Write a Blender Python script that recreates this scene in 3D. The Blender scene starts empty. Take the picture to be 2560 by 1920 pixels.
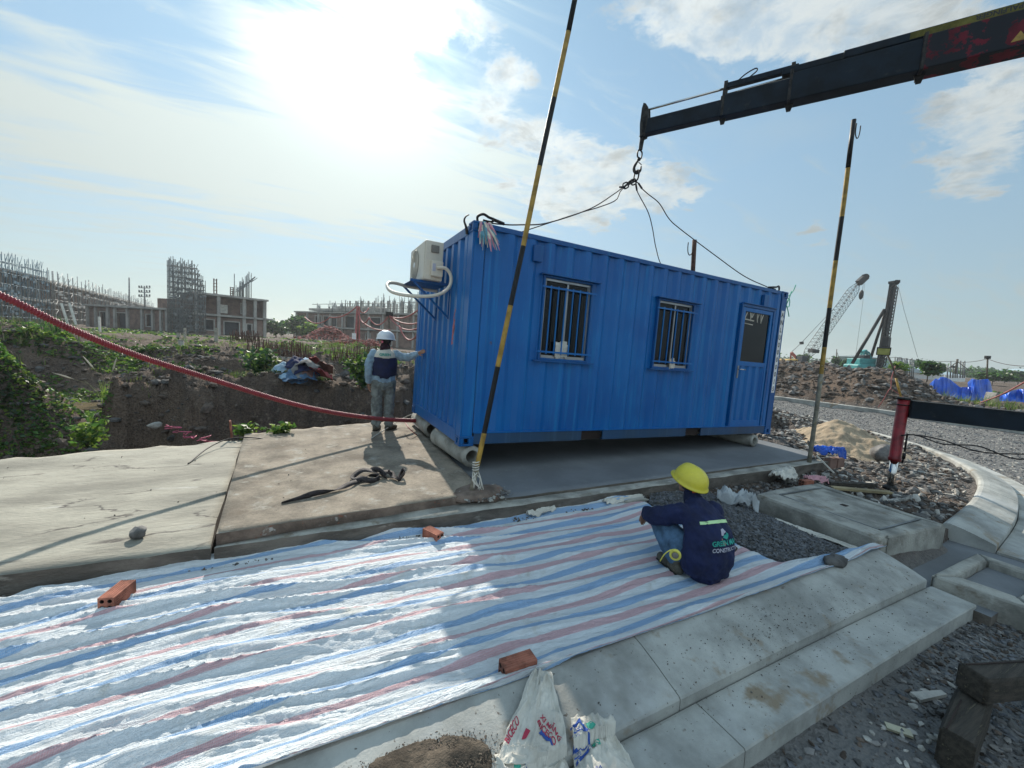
import bpy, bmesh, math, random
import numpy as np
from mathutils import Vector, Matrix
from mathutils.bvhtree import BVHTree
R = math.radians
random.seed(7); rng = np.random.default_rng(7)
scene = bpy.context.scene
COL = scene.collection

# ------------------------------------------------------------------ camera, sky, sun, exposure
F = 1008.07
CP = np.array([-1.58440867, -4.39374575, 1.48424555])
CM = np.array([[0.892672129521881, -0.013962938728706756, -0.4504902945868296],
               [-0.4462920644386605, 0.1121682879931409, -0.8878297519163043],
               [0.06292743752886065, 0.9935911188767471, 0.09389795575679565]])
cam = bpy.data.cameras.new('camera'); camo = bpy.data.objects.new('camera', cam); COL.objects.link(camo)
cam.sensor_width = 36; cam.lens = F / 2560 * 36; cam.clip_end = 3000; cam.clip_start = .05
m4 = Matrix([list(CM[i]) + [CP[i]] for i in range(3)] + [[0, 0, 0, 1]]); camo.matrix_world = m4
scene.camera = camo

def ray(u, v): return CM @ np.array([(u - 1280) / F, -(v - 960) / F, -1.])
def P(u, v, D): return CP + D * ray(u, v)                 # a point D metres in front of the lens
def G(u, v, z=0.):                                        # where that line meets level z
    d = ray(u, v); return CP + (z - CP[2]) / d[2] * d
def YP(u, v, y): d = ray(u, v); return CP + (y - CP[1]) / d[1] * d

SUN = Vector((.105, 1, .684)).normalized()
SEL = math.asin(SUN.z)
sl = bpy.data.lights.new('sun', 'SUN'); sl.energy = 4.3; sl.angle = R(.6); sl.color = (1, .93, .82)
so = bpy.data.objects.new('sun', sl); COL.objects.link(so)
so.rotation_euler = SUN.to_track_quat('Z', 'Y').to_euler()

W = bpy.data.worlds.new("World"); scene.world = W; W.use_nodes = True
nt = W.node_tree; nt.nodes.clear()
class NB:                                                 # small node helper
    def __init__(s, nt): s.nt = nt
    def n(s, t, **k):
        x = s.nt.nodes.new(t)
        for a, b in k.items(): setattr(x, a, b)
        return x
    def put(s, sock, v):
        if isinstance(v, bpy.types.NodeSocket): s.nt.links.new(v, sock)
        else: sock.default_value = v
    def m(s, op, a, b=0., c=None, clamp=False):
        x = s.n('ShaderNodeMath', operation=op, use_clamp=clamp); s.put(x.inputs[0], a); s.put(x.inputs[1], b)
        if c is not None: s.put(x.inputs[2], c)
        return x.outputs[0]
    def vm(s, op, a, b=None, out=0):
        x = s.n('ShaderNodeVectorMath', operation=op); s.put(x.inputs[0], a)
        if b is not None: s.put(x.inputs[1], b)
        return x.outputs[out]
    def dot(s, a, b): return s.vm('DOT_PRODUCT', a, b, 1)
    def mix(s, f, a, b, mode='MIX'):
        x = s.n('ShaderNodeMix', data_type='RGBA', blend_type=mode); s.put(x.inputs[0], f); s.put(x.inputs[6], a); s.put(x.inputs[7], b)
        return x.outputs[2]
    def noise(s, vec, scale=5, detail=4, rough=.55, dist=0., out=0):
        x = s.n('ShaderNodeTexNoise'); s.put(x.inputs['Vector'], vec); x.inputs['Scale'].default_value = scale
        x.inputs['Detail'].default_value = detail; x.inputs['Roughness'].default_value = rough; x.inputs['Distortion'].default_value = dist
        return x.outputs[out]
    def rr(s, v, a, b, c=0., d=1., smooth=True):
        x = s.n('ShaderNodeMapRange', interpolation_type='SMOOTHSTEP' if smooth else 'LINEAR'); s.put(x.inputs[0], v)
        for i, q in enumerate((a, b, c, d)): x.inputs[i + 1].default_value = q
        return x.outputs[0]
    def vor(s, vec, scale, feature='F1', out='Distance', rnd=1.):
        x = s.n('ShaderNodeTexVoronoi', feature=feature); s.put(x.inputs['Vector'], vec); x.inputs['Scale'].default_value = scale
        x.inputs['Randomness'].default_value = rnd
        return x.outputs[out]
    def map(s, vec, sc=(1, 1, 1), rot=(0, 0, 0), loc=(0, 0, 0)):
        x = s.n('ShaderNodeMapping'); s.put(x.inputs[0], vec); x.inputs[1].default_value = loc; x.inputs[2].default_value = rot; x.inputs[3].default_value = sc
        return x.outputs[0]
b = NB(nt)
sky = b.n('ShaderNodeTexSky', sky_type='NISHITA'); sky.sun_disc = False
sky.sun_elevation = SEL; sky.sun_rotation = math.atan2(SUN.x, SUN.y); sky.air_density = 1.0; sky.dust_density = .35; sky.ozone_density = 1.6
D = b.vm('NORMALIZE', b.n('ShaderNodeTexCoord').outputs['Generated'])
dz = b.m('MAXIMUM', b.n('ShaderNodeSeparateXYZ').outputs[2], .0)
sep = b.n('ShaderNodeSeparateXYZ'); b.put(sep.inputs[0], D); dz = b.m('MAXIMUM', sep.outputs[2], 0.)
pl = b.vm('DIVIDE', D, b.vm('ADD', (0, 0, .12), b.vm('MULTIPLY', D, (0, 0, 1))))   # clouds lie in a flat layer
comb = b.n('ShaderNodeCombineXYZ'); k = b.m('ADD', dz, .12)
b.put(comb.inputs[0], b.m('DIVIDE', sep.outputs[0], k)); b.put(comb.inputs[1], b.m('DIVIDE', sep.outputs[1], k)); pl = comb.outputs[0]
def blob(u, v, su, sv, ang, st):
    c = Vector(ray(u, v)).normalized(); e = Vector(ray(u + 10 * math.cos(R(ang)), v + 10 * math.sin(R(ang)))).normalized()
    e1 = (e - c * e.dot(c)).normalized(); e2 = c.cross(e1)
    cc = b.m('MAXIMUM', b.dot(D, tuple(c)), .05); L = Vector(ray(u, v)).length
    x = b.m('DIVIDE', b.dot(D, tuple(e1 * (F * L / su))), cc); y = b.m('DIVIDE', b.dot(D, tuple(e2 * (F * L / sv))), cc)
    return b.m('MULTIPLY', b.m('EXPONENT', b.m('MULTIPLY', b.m('ADD', b.m('MULTIPLY', x, x), b.m('MULTIPLY', y, y)), -1.)), st)
def total(l):
    o = 0.
    for q in l: o = b.m('ADD', o, blob(*q))
    return o
soft = total([(900, 240, 300, 260, 0, .9), (520, 370, 760, 100, 14, .85), (150, 360, 420, 110, 15, .5), (1150, 420, 260, 110, 10, .6), (700, 170, 190, 60, 50, .45),
              (1500, 420, 300, 150, 10, .35), (60, 60, 260, 60, 35, .35), (350, 560, 700, 110, 0, .35), (2500, 750, 600, 160, 0, .3), (2500, 20, 500, 60, 0, .4)])
puff = total([(1780, 60, 240, 90, 10, 1.15), (2150, 40, 300, 110, 5, 1.0), (2490, 300, 160, 130, 60, 1.1), (1270, 210, 110, 55, -35, .85), (1130, 50, 150, 80, 10, .95), (980, 120, 120, 90, 10, .7), (620, 110, 140, 40, 50, .45), (1520, 470, 190, 60, -20, .6), (1420, 540, 160, 50, 30, .5),
              (1700, 495, 200, 28, -8, .6), (1480, 400, 260, 60, 20, .75), (1360, 330, 190, 50, 0, .4), (2040, 560, 60, 30, 0, .45), (2060, 610, 110, 22, 0, .45), (1330, 470, 260, 60, 15, .5),
              (2400, 480, 120, 50, 20, .4), (360, 5, 70, 30, 20, .5)])
ns = b.noise(b.map(pl, (.8, 3.2, 1), (0, 0, .5)), 2.1, 8, .6, .8)
np_ = b.noise(pl, 5.2, 10, .64, .35)
csoft = b.rr(b.m('ADD', soft, b.m('MULTIPLY', b.m('SUBTRACT', ns, .5), 2.2)), .15, .95)
cpuff = b.rr(b.m('ADD', puff, b.m('MULTIPLY', b.m('SUBTRACT', np_, .5), 2.3)), .50, .86)
back = b.rr(sep.outputs[1], .25, -.25)                 # unseen cloud added behind the viewer, brightened to fill the shaded fronts
base_c = b.m('ADD', b.m('MULTIPLY', b.rr(b.noise(pl, .8, 6, .6), .5, .75), .25), b.m('MULTIPLY', back, b.rr(ns, .3, .6, .45, .95)), clamp=True)
sd = b.m('MAXIMUM', b.dot(D, tuple(SUN)), 0.)
g1 = b.m('POWER', sd, 110.); g2 = b.m('POWER', sd, 6.)
SKY_S = .07
skc = b.mix(1., sky.outputs[0], (SKY_S,) * 3 + (1,), 'MULTIPLY')
skc = b.mix(1., skc, b.mix(b.rr(dz, 0., .5), (.60, .74, .80, 1), (.62, .90, 1.02, 1)), 'MULTIPLY')
skc = b.mix(1., skc, (.12, .18, .195, 1), 'ADD')
shade = b.rr(np_, .46, .70, 1.10, .68)
cl = b.m('ADD', b.m('ADD', .50, b.m('MULTIPLY', g1, 1.3)), b.m('ADD', b.m('MULTIPLY', g2, .30), b.m('MULTIPLY', back, .32)))
clc = b.mix(1., b.mix(back, (.90, .98, 1.0, 1), (.74, .92, 1.12, 1)), b.m('MULTIPLY', cl, shade), 'MULTIPLY')
cls = b.mix(1., b.mix(back, (.84, .96, .95, 1), (.70, .92, 1.10, 1)), b.m('ADD', b.m('MULTIPLY', g1, 1.3), b.m('ADD', .44, b.m('ADD', b.m('MULTIPLY', g2, .42), b.m('MULTIPLY', back, .32)))), 'MULTIPLY')
c1 = b.mix(b.m('MAXIMUM', csoft, base_c), skc, cls)
c2 = b.mix(b.m('MULTIPLY', cpuff, b.rr(b.noise(pl, 9., 8, .65, .3), .32, .62, .45, 1.)), c1, clc)
hz = b.m('EXPONENT', b.m('MULTIPLY', dz, -3.3)) # murk near the horizon
hcol = b.mix(b.m('POWER', sd, 3.), (.30, .35, .36, 1), (.56, .59, .54, 1))
c3 = b.mix(b.m('MULTIPLY', hz, .85), c2, hcol)
bg = b.n('ShaderNodeBackground'); b.put(bg.inputs[0], c3); bg.inputs[1].default_value = 1.0
nt.links.new(bg.outputs[0], b.n('ShaderNodeOutputWorld').inputs[0])
scene.view_settings.view_transform = 'Standard'; scene.view_settings.look = 'None'
scene.view_settings.exposure = 0.44; scene.view_settings.gamma = 1.0
scene.render.engine = 'CYCLES'

# ------------------------------------------------------------------ helpers
def tag(o, label=None, cat=None, group=None, kind=None):
    if label: o['label'] = label
    if cat: o['category'] = cat
    if group: o['group'] = group
    if kind: o['kind'] = kind
    return o
def thing(name, label, cat, loc=(0, 0, 0), rz=0, group=None):
    o = bpy.data.objects.new(name, None); COL.objects.link(o); o.location = tuple(map(float, loc)); o.rotation_euler = (0, 0, rz)
    o.empty_display_size = .2
    return tag(o, label, cat, group)
def basis(d, up=(0, 0, 1)):
    d = np.array(d, float); d /= np.linalg.norm(d) + 1e-12; u = np.array(up, float)
    if abs(d @ u) > .96: u = np.array([1., 0, 0]) if abs(d[0]) < .9 else np.array([0, 1., 0])
    x = np.cross(u, d); x /= np.linalg.norm(x); y = np.cross(d, x); return x, y, d
class MB:
    def __init__(s): s.v = []; s.f = []; s.mi = []; s.sm = []; s.nv = 0; s.big = []
    def add(s, v, f, mi=0, sm=False):
        s.v.append(np.asarray(v, float).reshape(-1, 3)); k = s.nv; s.nv += len(s.v[-1])
        for q in f: s.f.append([i + k for i in q]); s.mi.append(mi); s.sm.append(sm)
        return s
    def box(s, c, d, rot=None, mi=0):
        h = np.array(d, float) / 2; v = np.array([[x, y, z] for x in (-1, 1) for y in (-1, 1) for z in (-1, 1)]) * h
        if rot is not None: v = v @ np.array(rot).T
        return s.add(v + np.array(c, float), [(0, 1, 3, 2), (4, 6, 7, 5), (0, 4, 5, 1), (2, 3, 7, 6), (0, 2, 6, 4), (1, 5, 7, 3)], mi)
    def b2(s, a, c, mi=0): a = np.array(a, float); c = np.array(c, float); return s.box((a + c) / 2, np.abs(c - a), None, mi)
    def beam(s, p, q, w, h=None, mi=0, up=(0, 0, 1), w2=None, h2=None):
        p = np.array(p, float); q = np.array(q, float); h = h or w; w2 = w2 or w; h2 = h2 or h; x, y, d = basis(q - p, up)
        v = [p - x * w / 2 - y * h / 2, p + x * w / 2 - y * h / 2, p + x * w / 2 + y * h / 2, p - x * w / 2 + y * h / 2,
             q - x * w2 / 2 - y * h2 / 2, q + x * w2 / 2 - y * h2 / 2, q + x * w2 / 2 + y * h2 / 2, q - x * w2 / 2 + y * h2 / 2]
        return s.add(v, [(3, 2, 1, 0), (4, 5, 6, 7), (0, 1, 5, 4), (1, 2, 6, 5), (2, 3, 7, 6), (3, 0, 4, 7)], mi)
    def tube(s, pts, r, seg=8, mi=0, cap=True, sm=True, ell=None, side=None):
        pts = np.array(pts, float); n = len(pts); r = np.broadcast_to(np.array(r, float), (n,)); t = np.gradient(pts, axis=0)
        x, y, d = basis(t[0], side if side is not None else (0, 0, 1)); a = np.linspace(0, 2 * np.pi, seg, endpoint=False); V = []
        for i in range(n):
            d = t[i] / (np.linalg.norm(t[i]) + 1e-12)
            if side is not None: x = np.array(side, float)
            x = x - d * (x @ d); x /= np.linalg.norm(x) + 1e-12; y = np.cross(d, x)
            e = ell[i] if ell is not None else 1.
            V += [pts[i] + r[i] * (math.cos(q) * x + e * math.sin(q) * y) for q in a]
        Fc = [(i * seg + j, i * seg + (j + 1) % seg, (i + 1) * seg + (j + 1) % seg, (i + 1) * seg + j) for i in range(n - 1) for j in range(seg)]
        s.add(V, Fc, mi, sm); k = s.nv - len(V)
        if cap:
            s.f.append([k + j for j in range(seg)][::-1]); s.mi.append(mi); s.sm.append(False)
            s.f.append([k + (n - 1) * seg + j for j in range(seg)]); s.mi.append(mi); s.sm.append(False)
        return s
    def rings(s, V, seg, mi=0, sm=True, close=True):
        n = len(V) // seg
        return s.add(V, [(i * seg + j, i * seg + (j + 1) % seg, (i + 1) * seg + (j + 1) % seg, (i + 1) * seg + j) for i in range(n - 1) for j in range(seg if close else seg - 1)], mi, sm)
    def lathe(s, prof, c=(0, 0, 0), seg=24, mi=0, sm=True, rot=None):
        V = np.array([[r * math.cos(a), r * math.sin(a), z] for r, z in prof for a in np.linspace(0, 2 * np.pi, seg, endpoint=False)])
        if rot is not None: V = V @ np.array(rot).T
        return s.rings(V + np.array(c, float), seg, mi, sm)
    def prism(s, poly, z0, z1, mi=0):
        n = len(poly); V = [(x, y, z0) for x, y in poly] + [(x, y, z1) for x, y in poly]
        return s.add(V, [tuple(range(n))[::-1], tuple(range(n, 2 * n))] + [(i, (i + 1) % n, n + (i + 1) % n, n + i) for i in range(n)], mi)
    def ball(s, c, r, mi=0, seg=12, rg=8, rot=None):
        r = np.broadcast_to(np.array(r, float), (3,))
        V = np.array([[math.sin(t) * math.cos(a), math.sin(t) * math.sin(a), math.cos(t)] for t in np.linspace(.02, np.pi - .02, rg) for a in np.linspace(0, 2 * np.pi, seg, endpoint=False)]) * r
        if rot is not None: V = V @ np.array(rot).T
        k = s.nv; s.rings(V + np.array(c, float), seg, mi)
        s.f += [[k + j for j in range(seg)], [k + (rg - 1) * seg + j for j in range(seg)][::-1]]; s.mi += [mi, mi]; s.sm += [True, True]
        return s
    def build(s, name, mats, parent=None, world=False, label=None, cat=None, group=None, kind=None, bevel=0, tri=False):
        V = np.concatenate(s.v) if s.v else np.zeros((0, 3))
        if parent is not None and world: V = V - np.array(parent.location)
        me = bpy.data.meshes.new(name); me.from_pydata(V.tolist(), [], s.f)
        if not isinstance(mats, (list, tuple)): mats = [mats]
        for q in mats: me.materials.append(q)
        if s.mi: me.polygons.foreach_set('material_index', s.mi); me.polygons.foreach_set('use_smooth', s.sm)
        me.update(); o = bpy.data.objects.new(name, me); COL.objects.link(o)
        if parent is not None: o.parent = parent
        if bevel:
            mo = o.modifiers.new('bevel', 'BEVEL'); mo.width = bevel; mo.segments = 2; mo.limit_method = 'ANGLE'; mo.harden_normals = False
        return tag(o, label, cat, group, kind)
def fast_mesh(name, V, Fa, mats, smooth=False, mi=None, uv=None, attr=None):
    n = Fa.shape[1]; me = bpy.data.meshes.new(name); me.vertices.add(len(V)); me.vertices.foreach_set('co', np.ascontiguousarray(V, dtype=np.float32).ravel())
    me.loops.add(Fa.size); me.loops.foreach_set('vertex_index', np.ascontiguousarray(Fa, dtype=np.int32).ravel()); me.polygons.add(len(Fa))
    me.polygons.foreach_set('loop_start', np.arange(0, Fa.size, n, dtype=np.int32))
    me.polygons.foreach_set('use_smooth', np.full(len(Fa), smooth))
    if not isinstance(mats, (list, tuple)): mats = [mats]
    for q in mats: me.materials.append(q)
    if mi is not None: me.polygons.foreach_set('material_index', np.asarray(mi, dtype=np.int32))
    me.update(calc_edges=True)
    if uv is not None:
        l = me.uv_layers.new(name='UVMap'); l.data.foreach_set('uv', np.ascontiguousarray(uv[Fa.ravel()], dtype=np.float32).ravel())
    if attr is not None:
        for k, v in attr.items():
            a = me.attributes.new(k, 'FLOAT', 'POINT'); a.data.foreach_set('value', np.ascontiguousarray(v, dtype=np.float32))
    me.validate(); o = bpy.data.objects.new(name, me); COL.objects.link(o); return o
def gridfaces(nu, nv):
    i = np.arange((nu - 1) * (nv - 1)); a = i // (nv - 1) * nv + i % (nv - 1); return np.stack([a, a + 1, a + nv + 1, a + nv], 1)
def h2(ix, iy, s):
    n = (ix.astype(np.int64) * 374761393 + iy.astype(np.int64) * 668265263 + s * 1442695041) & 0x7fffffff
    n = ((n ^ (n >> 13)) * 1274126177) & 0x7fffffff; return ((n ^ (n >> 16)) & 0xffff) / 65535.
def vn(x, y, s=0):
    x = np.asarray(x, float); y = np.asarray(y, float); ix = np.floor(x); iy = np.floor(y); fx = x - ix; fy = y - iy
    fx = fx * fx * (3 - 2 * fx); fy = fy * fy * (3 - 2 * fy)
    return (h2(ix, iy, s) * (1 - fx) + h2(ix + 1, iy, s) * fx) * (1 - fy) + (h2(ix, iy + 1, s) * (1 - fx) + h2(ix + 1, iy + 1, s) * fx) * fy
def fbm(x, y, o=4, s=0, g=.5):
    t = 0.; a = 1.; w = 0.
    for i in range(o): t = t + a * vn(x * 2.03 ** i + i * 7.3, y * 2.03 ** i - i * 3.1, s + i); w += a; a *= g
    return t / w
def sst(a, b_, x): t = np.clip((x - a) / (b_ - a), 0, 1); return t * t * (3 - 2 * t)

# ------------------------------------------------------------------ materials
def mat(name, col, rough=.8, metal=0., var=.2, sc=4., col2=None, bump=.15, bsc=60., fine=.12, spec=.5, stretch=(1, 1, 1), spots=None, coat=0., trans=0., bump2=0., cracks=None):
    M = bpy.data.materials.new(name); M.use_nodes = True; t = M.node_tree; t.nodes.clear(); q = NB(t)
    co = q.map(q.n('ShaderNodeTexCoord').outputs['Object'], stretch)
    c2 = col2 or tuple(max(0, c * (1 - var * 1.6)) for c in col); n1 = q.noise(co, sc, 6, .6)
    c = q.mix(q.rr(n1, .35, .68), tuple(min(1, x * (1 + var * .5)) for x in col) + (1,), tuple(c2) + (1,))
    if fine:
        n2 = q.noise(co, sc * 14, 3, .7); c = q.mix(1., c, q.m('ADD', 1 - fine, q.m('MULTIPLY', n2, 2 * fine)), 'MULTIPLY')
    if spots:
        for scol, ssc, a, b_ in spots:
            c = q.mix(q.rr(q.noise(co, ssc, 5, .65), a, b_), c, tuple(scol) + (1,))
    if cracks:
        wv_ = q.vm('ADD', co, q.vm('MULTIPLY', q.noise(co, 2.2, 5, .6, 0, 1), (.7, .7, .0))); e_ = q.vor(wv_, cracks, 'DISTANCE_TO_EDGE'); msk = q.rr(q.noise(co, 1.3, 3), .42, .52)
        c = q.mix(q.m('MULTIPLY', q.rr(e_, .0, .016, 1., 0.), msk), c, (.08, .07, .06, 1)); st_ = q.noise(q.map(co, (1.2, 16, 1), (0, 0, .25)), 1., 5, .6, .6); c = q.mix(q.rr(st_, .56, .78), c, tuple(x * .72 for x in col) + (1,))
    p = q.n('ShaderNodeBsdfPrincipled'); q.put(p.inputs['Base Color'], c)
    q.put(p.inputs['Roughness'], q.m('ADD', rough - .06, q.m('MULTIPLY', n1, .14), clamp=True)); p.inputs['Metallic'].default_value = metal
    p.inputs['Specular IOR Level'].default_value = spec; p.inputs['Coat Weight'].default_value = coat; p.inputs['Coat Roughness'].default_value = .25
    if bump:
        bn = q.n('ShaderNodeBump'); bn.inputs['Strength'].default_value = bump; bn.inputs['Distance'].default_value = .02
        h = q.noise(co, bsc, 4, .65)
        if bump2: h = q.m('ADD', h, q.m('MULTIPLY', q.noise(co, bsc / 8, 4, .6), bump2))
        q.put(bn.inputs['Height'], h); t.links.new(bn.outputs[0], p.inputs['Normal'])
    sh = p.outputs[0]
    if trans:
        tr = q.n('ShaderNodeBsdfTranslucent'); q.put(tr.inputs[0], c); mx = q.n('ShaderNodeMixShader'); mx.inputs[0].default_value = trans
        t.links.new(sh, mx.inputs[1]); t.links.new(tr.outputs[0], mx.inputs[2]); sh = mx.outputs[0]
    t.links.new(sh, q.n('ShaderNodeOutputMaterial').inputs[0]); return M
m_conc = mat('concrete_pale', (.315, .295, .24), .85, var=.25, sc=1.6, bump=.45, bsc=30, fine=.2, stretch=(.6, 1.4, 1), spots=[((.22, .20, .16), 7, .58, .74), ((.45, .43, .38), 3, .6, .8), ((.13, .11, .08), 26, .68, .73)], bump2=1.5, cracks=.8)
m_concb = mat('concrete_tan', (.28, .235, .18), .9, var=.3, sc=2.2, bump=.6, bsc=110, fine=.45, spots=[((.38, .36, .31), 5, .54, .72), ((.17, .125, .085), 2.3, .55, .8), ((.12, .10, .08), 45, .62, .7)], bump2=1.)
m_concs = mat('concrete_smooth', (.155, .165, .175), .8, var=.12, sc=1.3, bump=.1, bsc=60, fine=.08, spots=[((.22, .225, .22), 9, .6, .8)])
m_conck = mat('kerb_concrete', (.37, .37, .34), .82, var=.25, sc=2.3, bump=.18, bsc=90, fine=.1, spots=[((.46, .47, .46), 1.1, .5, .72), ((.24, .19, .13), 2.6, .58, .70), ((.11, .095, .08), 34, .645, .70), ((.14, .12, .10), 9, .67, .72)], bump2=.8)
m_concd = mat('concrete_weathered', (.34, .33, .29), .9, var=.3, sc=3., bump=.35, bsc=50, fine=.2, spots=[((.18, .15, .11), 5, .56, .72), ((.45, .44, .40), 8, .62, .8)], bump2=1.)
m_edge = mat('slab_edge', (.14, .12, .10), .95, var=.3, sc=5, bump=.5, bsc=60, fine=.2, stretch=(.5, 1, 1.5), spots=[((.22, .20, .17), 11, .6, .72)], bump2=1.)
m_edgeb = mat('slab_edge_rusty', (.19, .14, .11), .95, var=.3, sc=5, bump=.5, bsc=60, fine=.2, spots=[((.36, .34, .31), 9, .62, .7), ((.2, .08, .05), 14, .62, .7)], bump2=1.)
def dirt(name, c1, c2, c3, bs=.6):
    M = bpy.data.materials.new(name); M.use_nodes = True; t = M.node_tree; t.nodes.clear(); q = NB(t)
    co = q.n('ShaderNodeTexCoord').outputs['Object']; n1 = q.noise(co, .7, 8, .65); n2 = q.noise(co, 6, 6, .7); n3 = q.vor(co, 26)
    c = q.mix(q.rr(n1, .35, .65), c1 + (1,), c2 + (1,)); c = q.mix(q.rr(n2, .52, .74), c, c3 + (1,)); c = q.mix(1., c, q.m('ADD', .72, q.m('MULTIPLY', n3, .9)), 'MULTIPLY')
    at = q.n('ShaderNodeAttribute', attribute_name='grey').outputs['Fac']; c = q.mix(at, c, q.mix(n2, (.14, .145, .15, 1), (.25, .25, .24, 1)))
    p = q.n('ShaderNodeBsdfPrincipled'); q.put(p.inputs['Base Color'], c); p.inputs['Roughness'].default_value = .95; p.inputs['Specular IOR Level'].default_value = .25
    bn = q.n('ShaderNodeBump'); bn.inputs['Strength'].default_value = bs; bn.inputs['Distance'].default_value = .05
    q.put(bn.inputs['Height'], q.m('ADD', q.m('ADD', q.m('MULTIPLY', q.noise(co, 14, 6, .7), .9), q.m('MULTIPLY', q.vor(co, 34), .5)), q.m('MULTIPLY', q.noise(co, 3, 5, .6), 2.)))
    t.links.new(bn.outputs[0], p.inputs['Normal']); t.links.new(p.outputs[0], q.n('ShaderNodeOutputMaterial').inputs[0]); return M
m_dirt = dirt('earth', (.115, .082, .060), (.070, .052, .042), (.165, .13, .10), .9)
m_sand = mat('sand', (.36, .28, .19), .95, var=.18, sc=4, bump=.5, bsc=40, fine=.2, bump2=1.5)
m_rock = mat('rock', (.19, .18, .17), .9, var=.35, sc=6, bump=.4, bsc=30, fine=.2)
m_rockd = mat('rock_dark', (.10, .095, .09), .9, var=.35, sc=9, bump=.4, bsc=30, fine=.2)
m_rockb = mat('rock_brown', (.115, .088, .07), .95, var=.35, sc=9, bump=.4, bsc=30, fine=.2)
m_rockl = mat('rock_pale', (.42, .40, .36), .9, var=.25, sc=9, bump=.3, bsc=30, fine=.2)
m_gravel = mat('gravel_grey', (.125, .13, .14), .85, var=.35, sc=22, bump=.2, bsc=30, fine=.2)
m_brick = mat('hollow_brick_clay', (.34, .125, .08), .88, var=.35, sc=9, bump=.25, bsc=80, fine=.15, spots=[((.2, .09, .07), 14, .6, .75)])
m_hole = mat('shadow_hole', (.03, .018, .014), .95, bump=0, fine=0)
m_black = mat('black_paint', (.008, .008, .009), .5, spec=.3, var=.3, sc=8, bump=.1, bsc=50, spots=[((.1, .09, .08), 14, .68, .74)])
m_yel = mat('yellow_paint', (.36, .215, .03), .55, var=.3, sc=10, bump=.15, bsc=60, spots=[((.10, .07, .05), 16, .66, .74), ((.5, .45, .35), 23, .68, .74)])
m_polg = mat('bare_pole', (.24, .22, .17), .75, var=.3, sc=9, bump=.3, bsc=60, spots=[((.3, .2, .06), 12, .55, .7)])
m_steel = mat('dark_steel', (.035, .032, .03), .55, metal=.6, var=.4, sc=14, bump=.2, bsc=60, spots=[((.13, .06, .03), 18, .62, .75)])
m_chrome = mat('chrome', (.65, .63, .6), .12, metal=1., var=.05, bump=0)
m_wire = mat('wire_rope', (.07, .05, .045), .6, metal=.4, var=.3, sc=30, bump=.3, bsc=200)
m_boom = mat('boom_paint', (.004, .012, .022), .6, spec=.2, var=.3, sc=4, bump=.06, bsc=30, spots=[((.03, .035, .035), 6, .62, .76)])
m_boomr = mat('boom_red', (.13, .008, .02), .6, spec=.2, var=.3, sc=4, bump=.05, spots=[((.012, .014, .02), 5.2, .47, .5)])
m_red = mat('cylinder_red', (.28, .012, .018), .45, var=.35, sc=5, bump=.1, bsc=40, spots=[((.09, .01, .012), 7, .55, .75)])
m_hose = mat('red_hose', (.25, .018, .028), .42, var=.15, sc=12, bump=.05, trans=.0)
m_hosew = mat('faded_red_hose', (.42, .12, .11), .55, var=.2, sc=12, bump=.05)
m_ac = mat('ac_cream', (.62, .56, .46), .45, var=.06, sc=3, bump=.03)
m_acg = mat('ac_grille', (.20, .18, .15), .5, var=.1, sc=8, bump=.05)
m_white = mat('white_plastic', (.78, .78, .76), .4, var=.08, sc=5, bump=.05)
m_alu = mat('window_aluminium', (.34, .35, .36), .35, metal=.8, var=.1, bump=.03)
m_glass = mat('dark_glass', (.004, .006, .008), .06, var=.3, sc=2, bump=.02, bsc=5, fine=0, spec=.22)
m_wood = mat('weathered_timber', (.055, .045, .034), .85, var=.4, sc=5, bump=.5, bsc=40, stretch=(.6, 8, 8), spots=[((.14, .12, .08), 5, .58, .72)])
m_rust = mat('rusty_rebar', (.10, .045, .03), .85, var=.4, sc=20, bump=.3, bsc=80)
m_scaf = mat('scaffold_tube', (.21, .22, .22), .6, metal=.2, var=.3, sc=3, bump=.1)
m_scafb = mat('scaffold_blue', (.09, .17, .22), .6, metal=.2, var=.3, sc=3, bump=.1)
m_bconc = mat('frame_concrete', (.36, .34, .31), .9, var=.2, sc=.8, bump=.15, bsc=8, fine=.1)
m_bbrick = mat('brick_infill', (.20, .125, .10), .9, var=.25, sc=1.2, bump=.2, bsc=12, fine=.15)
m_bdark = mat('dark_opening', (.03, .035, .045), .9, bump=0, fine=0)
m_skin = mat('skin', (.30, .155, .095), .55, var=.15, sc=12, bump=.1)
m_hair = mat('black_hair', (.012, .010, .010), .6, bump=.3)
m_navy = mat('navy_cloth', (.005, .012, .060), .85, var=.25, sc=6, bump=.25, bsc=25, fine=.1)
m_denim = mat('denim', (.075, .15, .25), .9, var=.3, sc=9, bump=.3, bsc=60, fine=.2)
m_trou = mat('grey_green_trousers', (.19, .215, .205), .9, var=.3, sc=8, bump=.3, bsc=40)
m_shirt = mat('light_denim_shirt', (.25, .36, .45), .9, var=.2, sc=8, bump=.3, bsc=60)
m_cream = mat('cream_cloth', (.62, .59, .50), .9, var=.12, sc=8, bump=.2)
m_green = mat('print_green', (.02, .32, .26), .7, var=.1, bump=0)
m_grey = mat('print_grey', (.42, .42, .5), .7, var=.1, bump=0)
m_lime = mat('reflective_lime', (.50, .75, .38), .4, var=.05, bump=.05)
m_hely = mat('helmet_yellow', (.66, .57, .05), .34, var=.06, sc=6, bump=.03, spots=[((.40, .33, .07), 7, .6, .78), ((.3, .26, .12), 40, .68, .74)])
m_helw = mat('helmet_white', (.74, .76, .78), .3, var=.06, sc=6, bump=.03)
m_boot = mat('boot_leather', (.075, .068, .05), .6, var=.3, sc=14, bump=.3, bsc=50, spots=[((.2, .18, .13), 16, .55, .75)])
m_sole = mat('boot_sole', (.015, .015, .014), .8, bump=.2)
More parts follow.
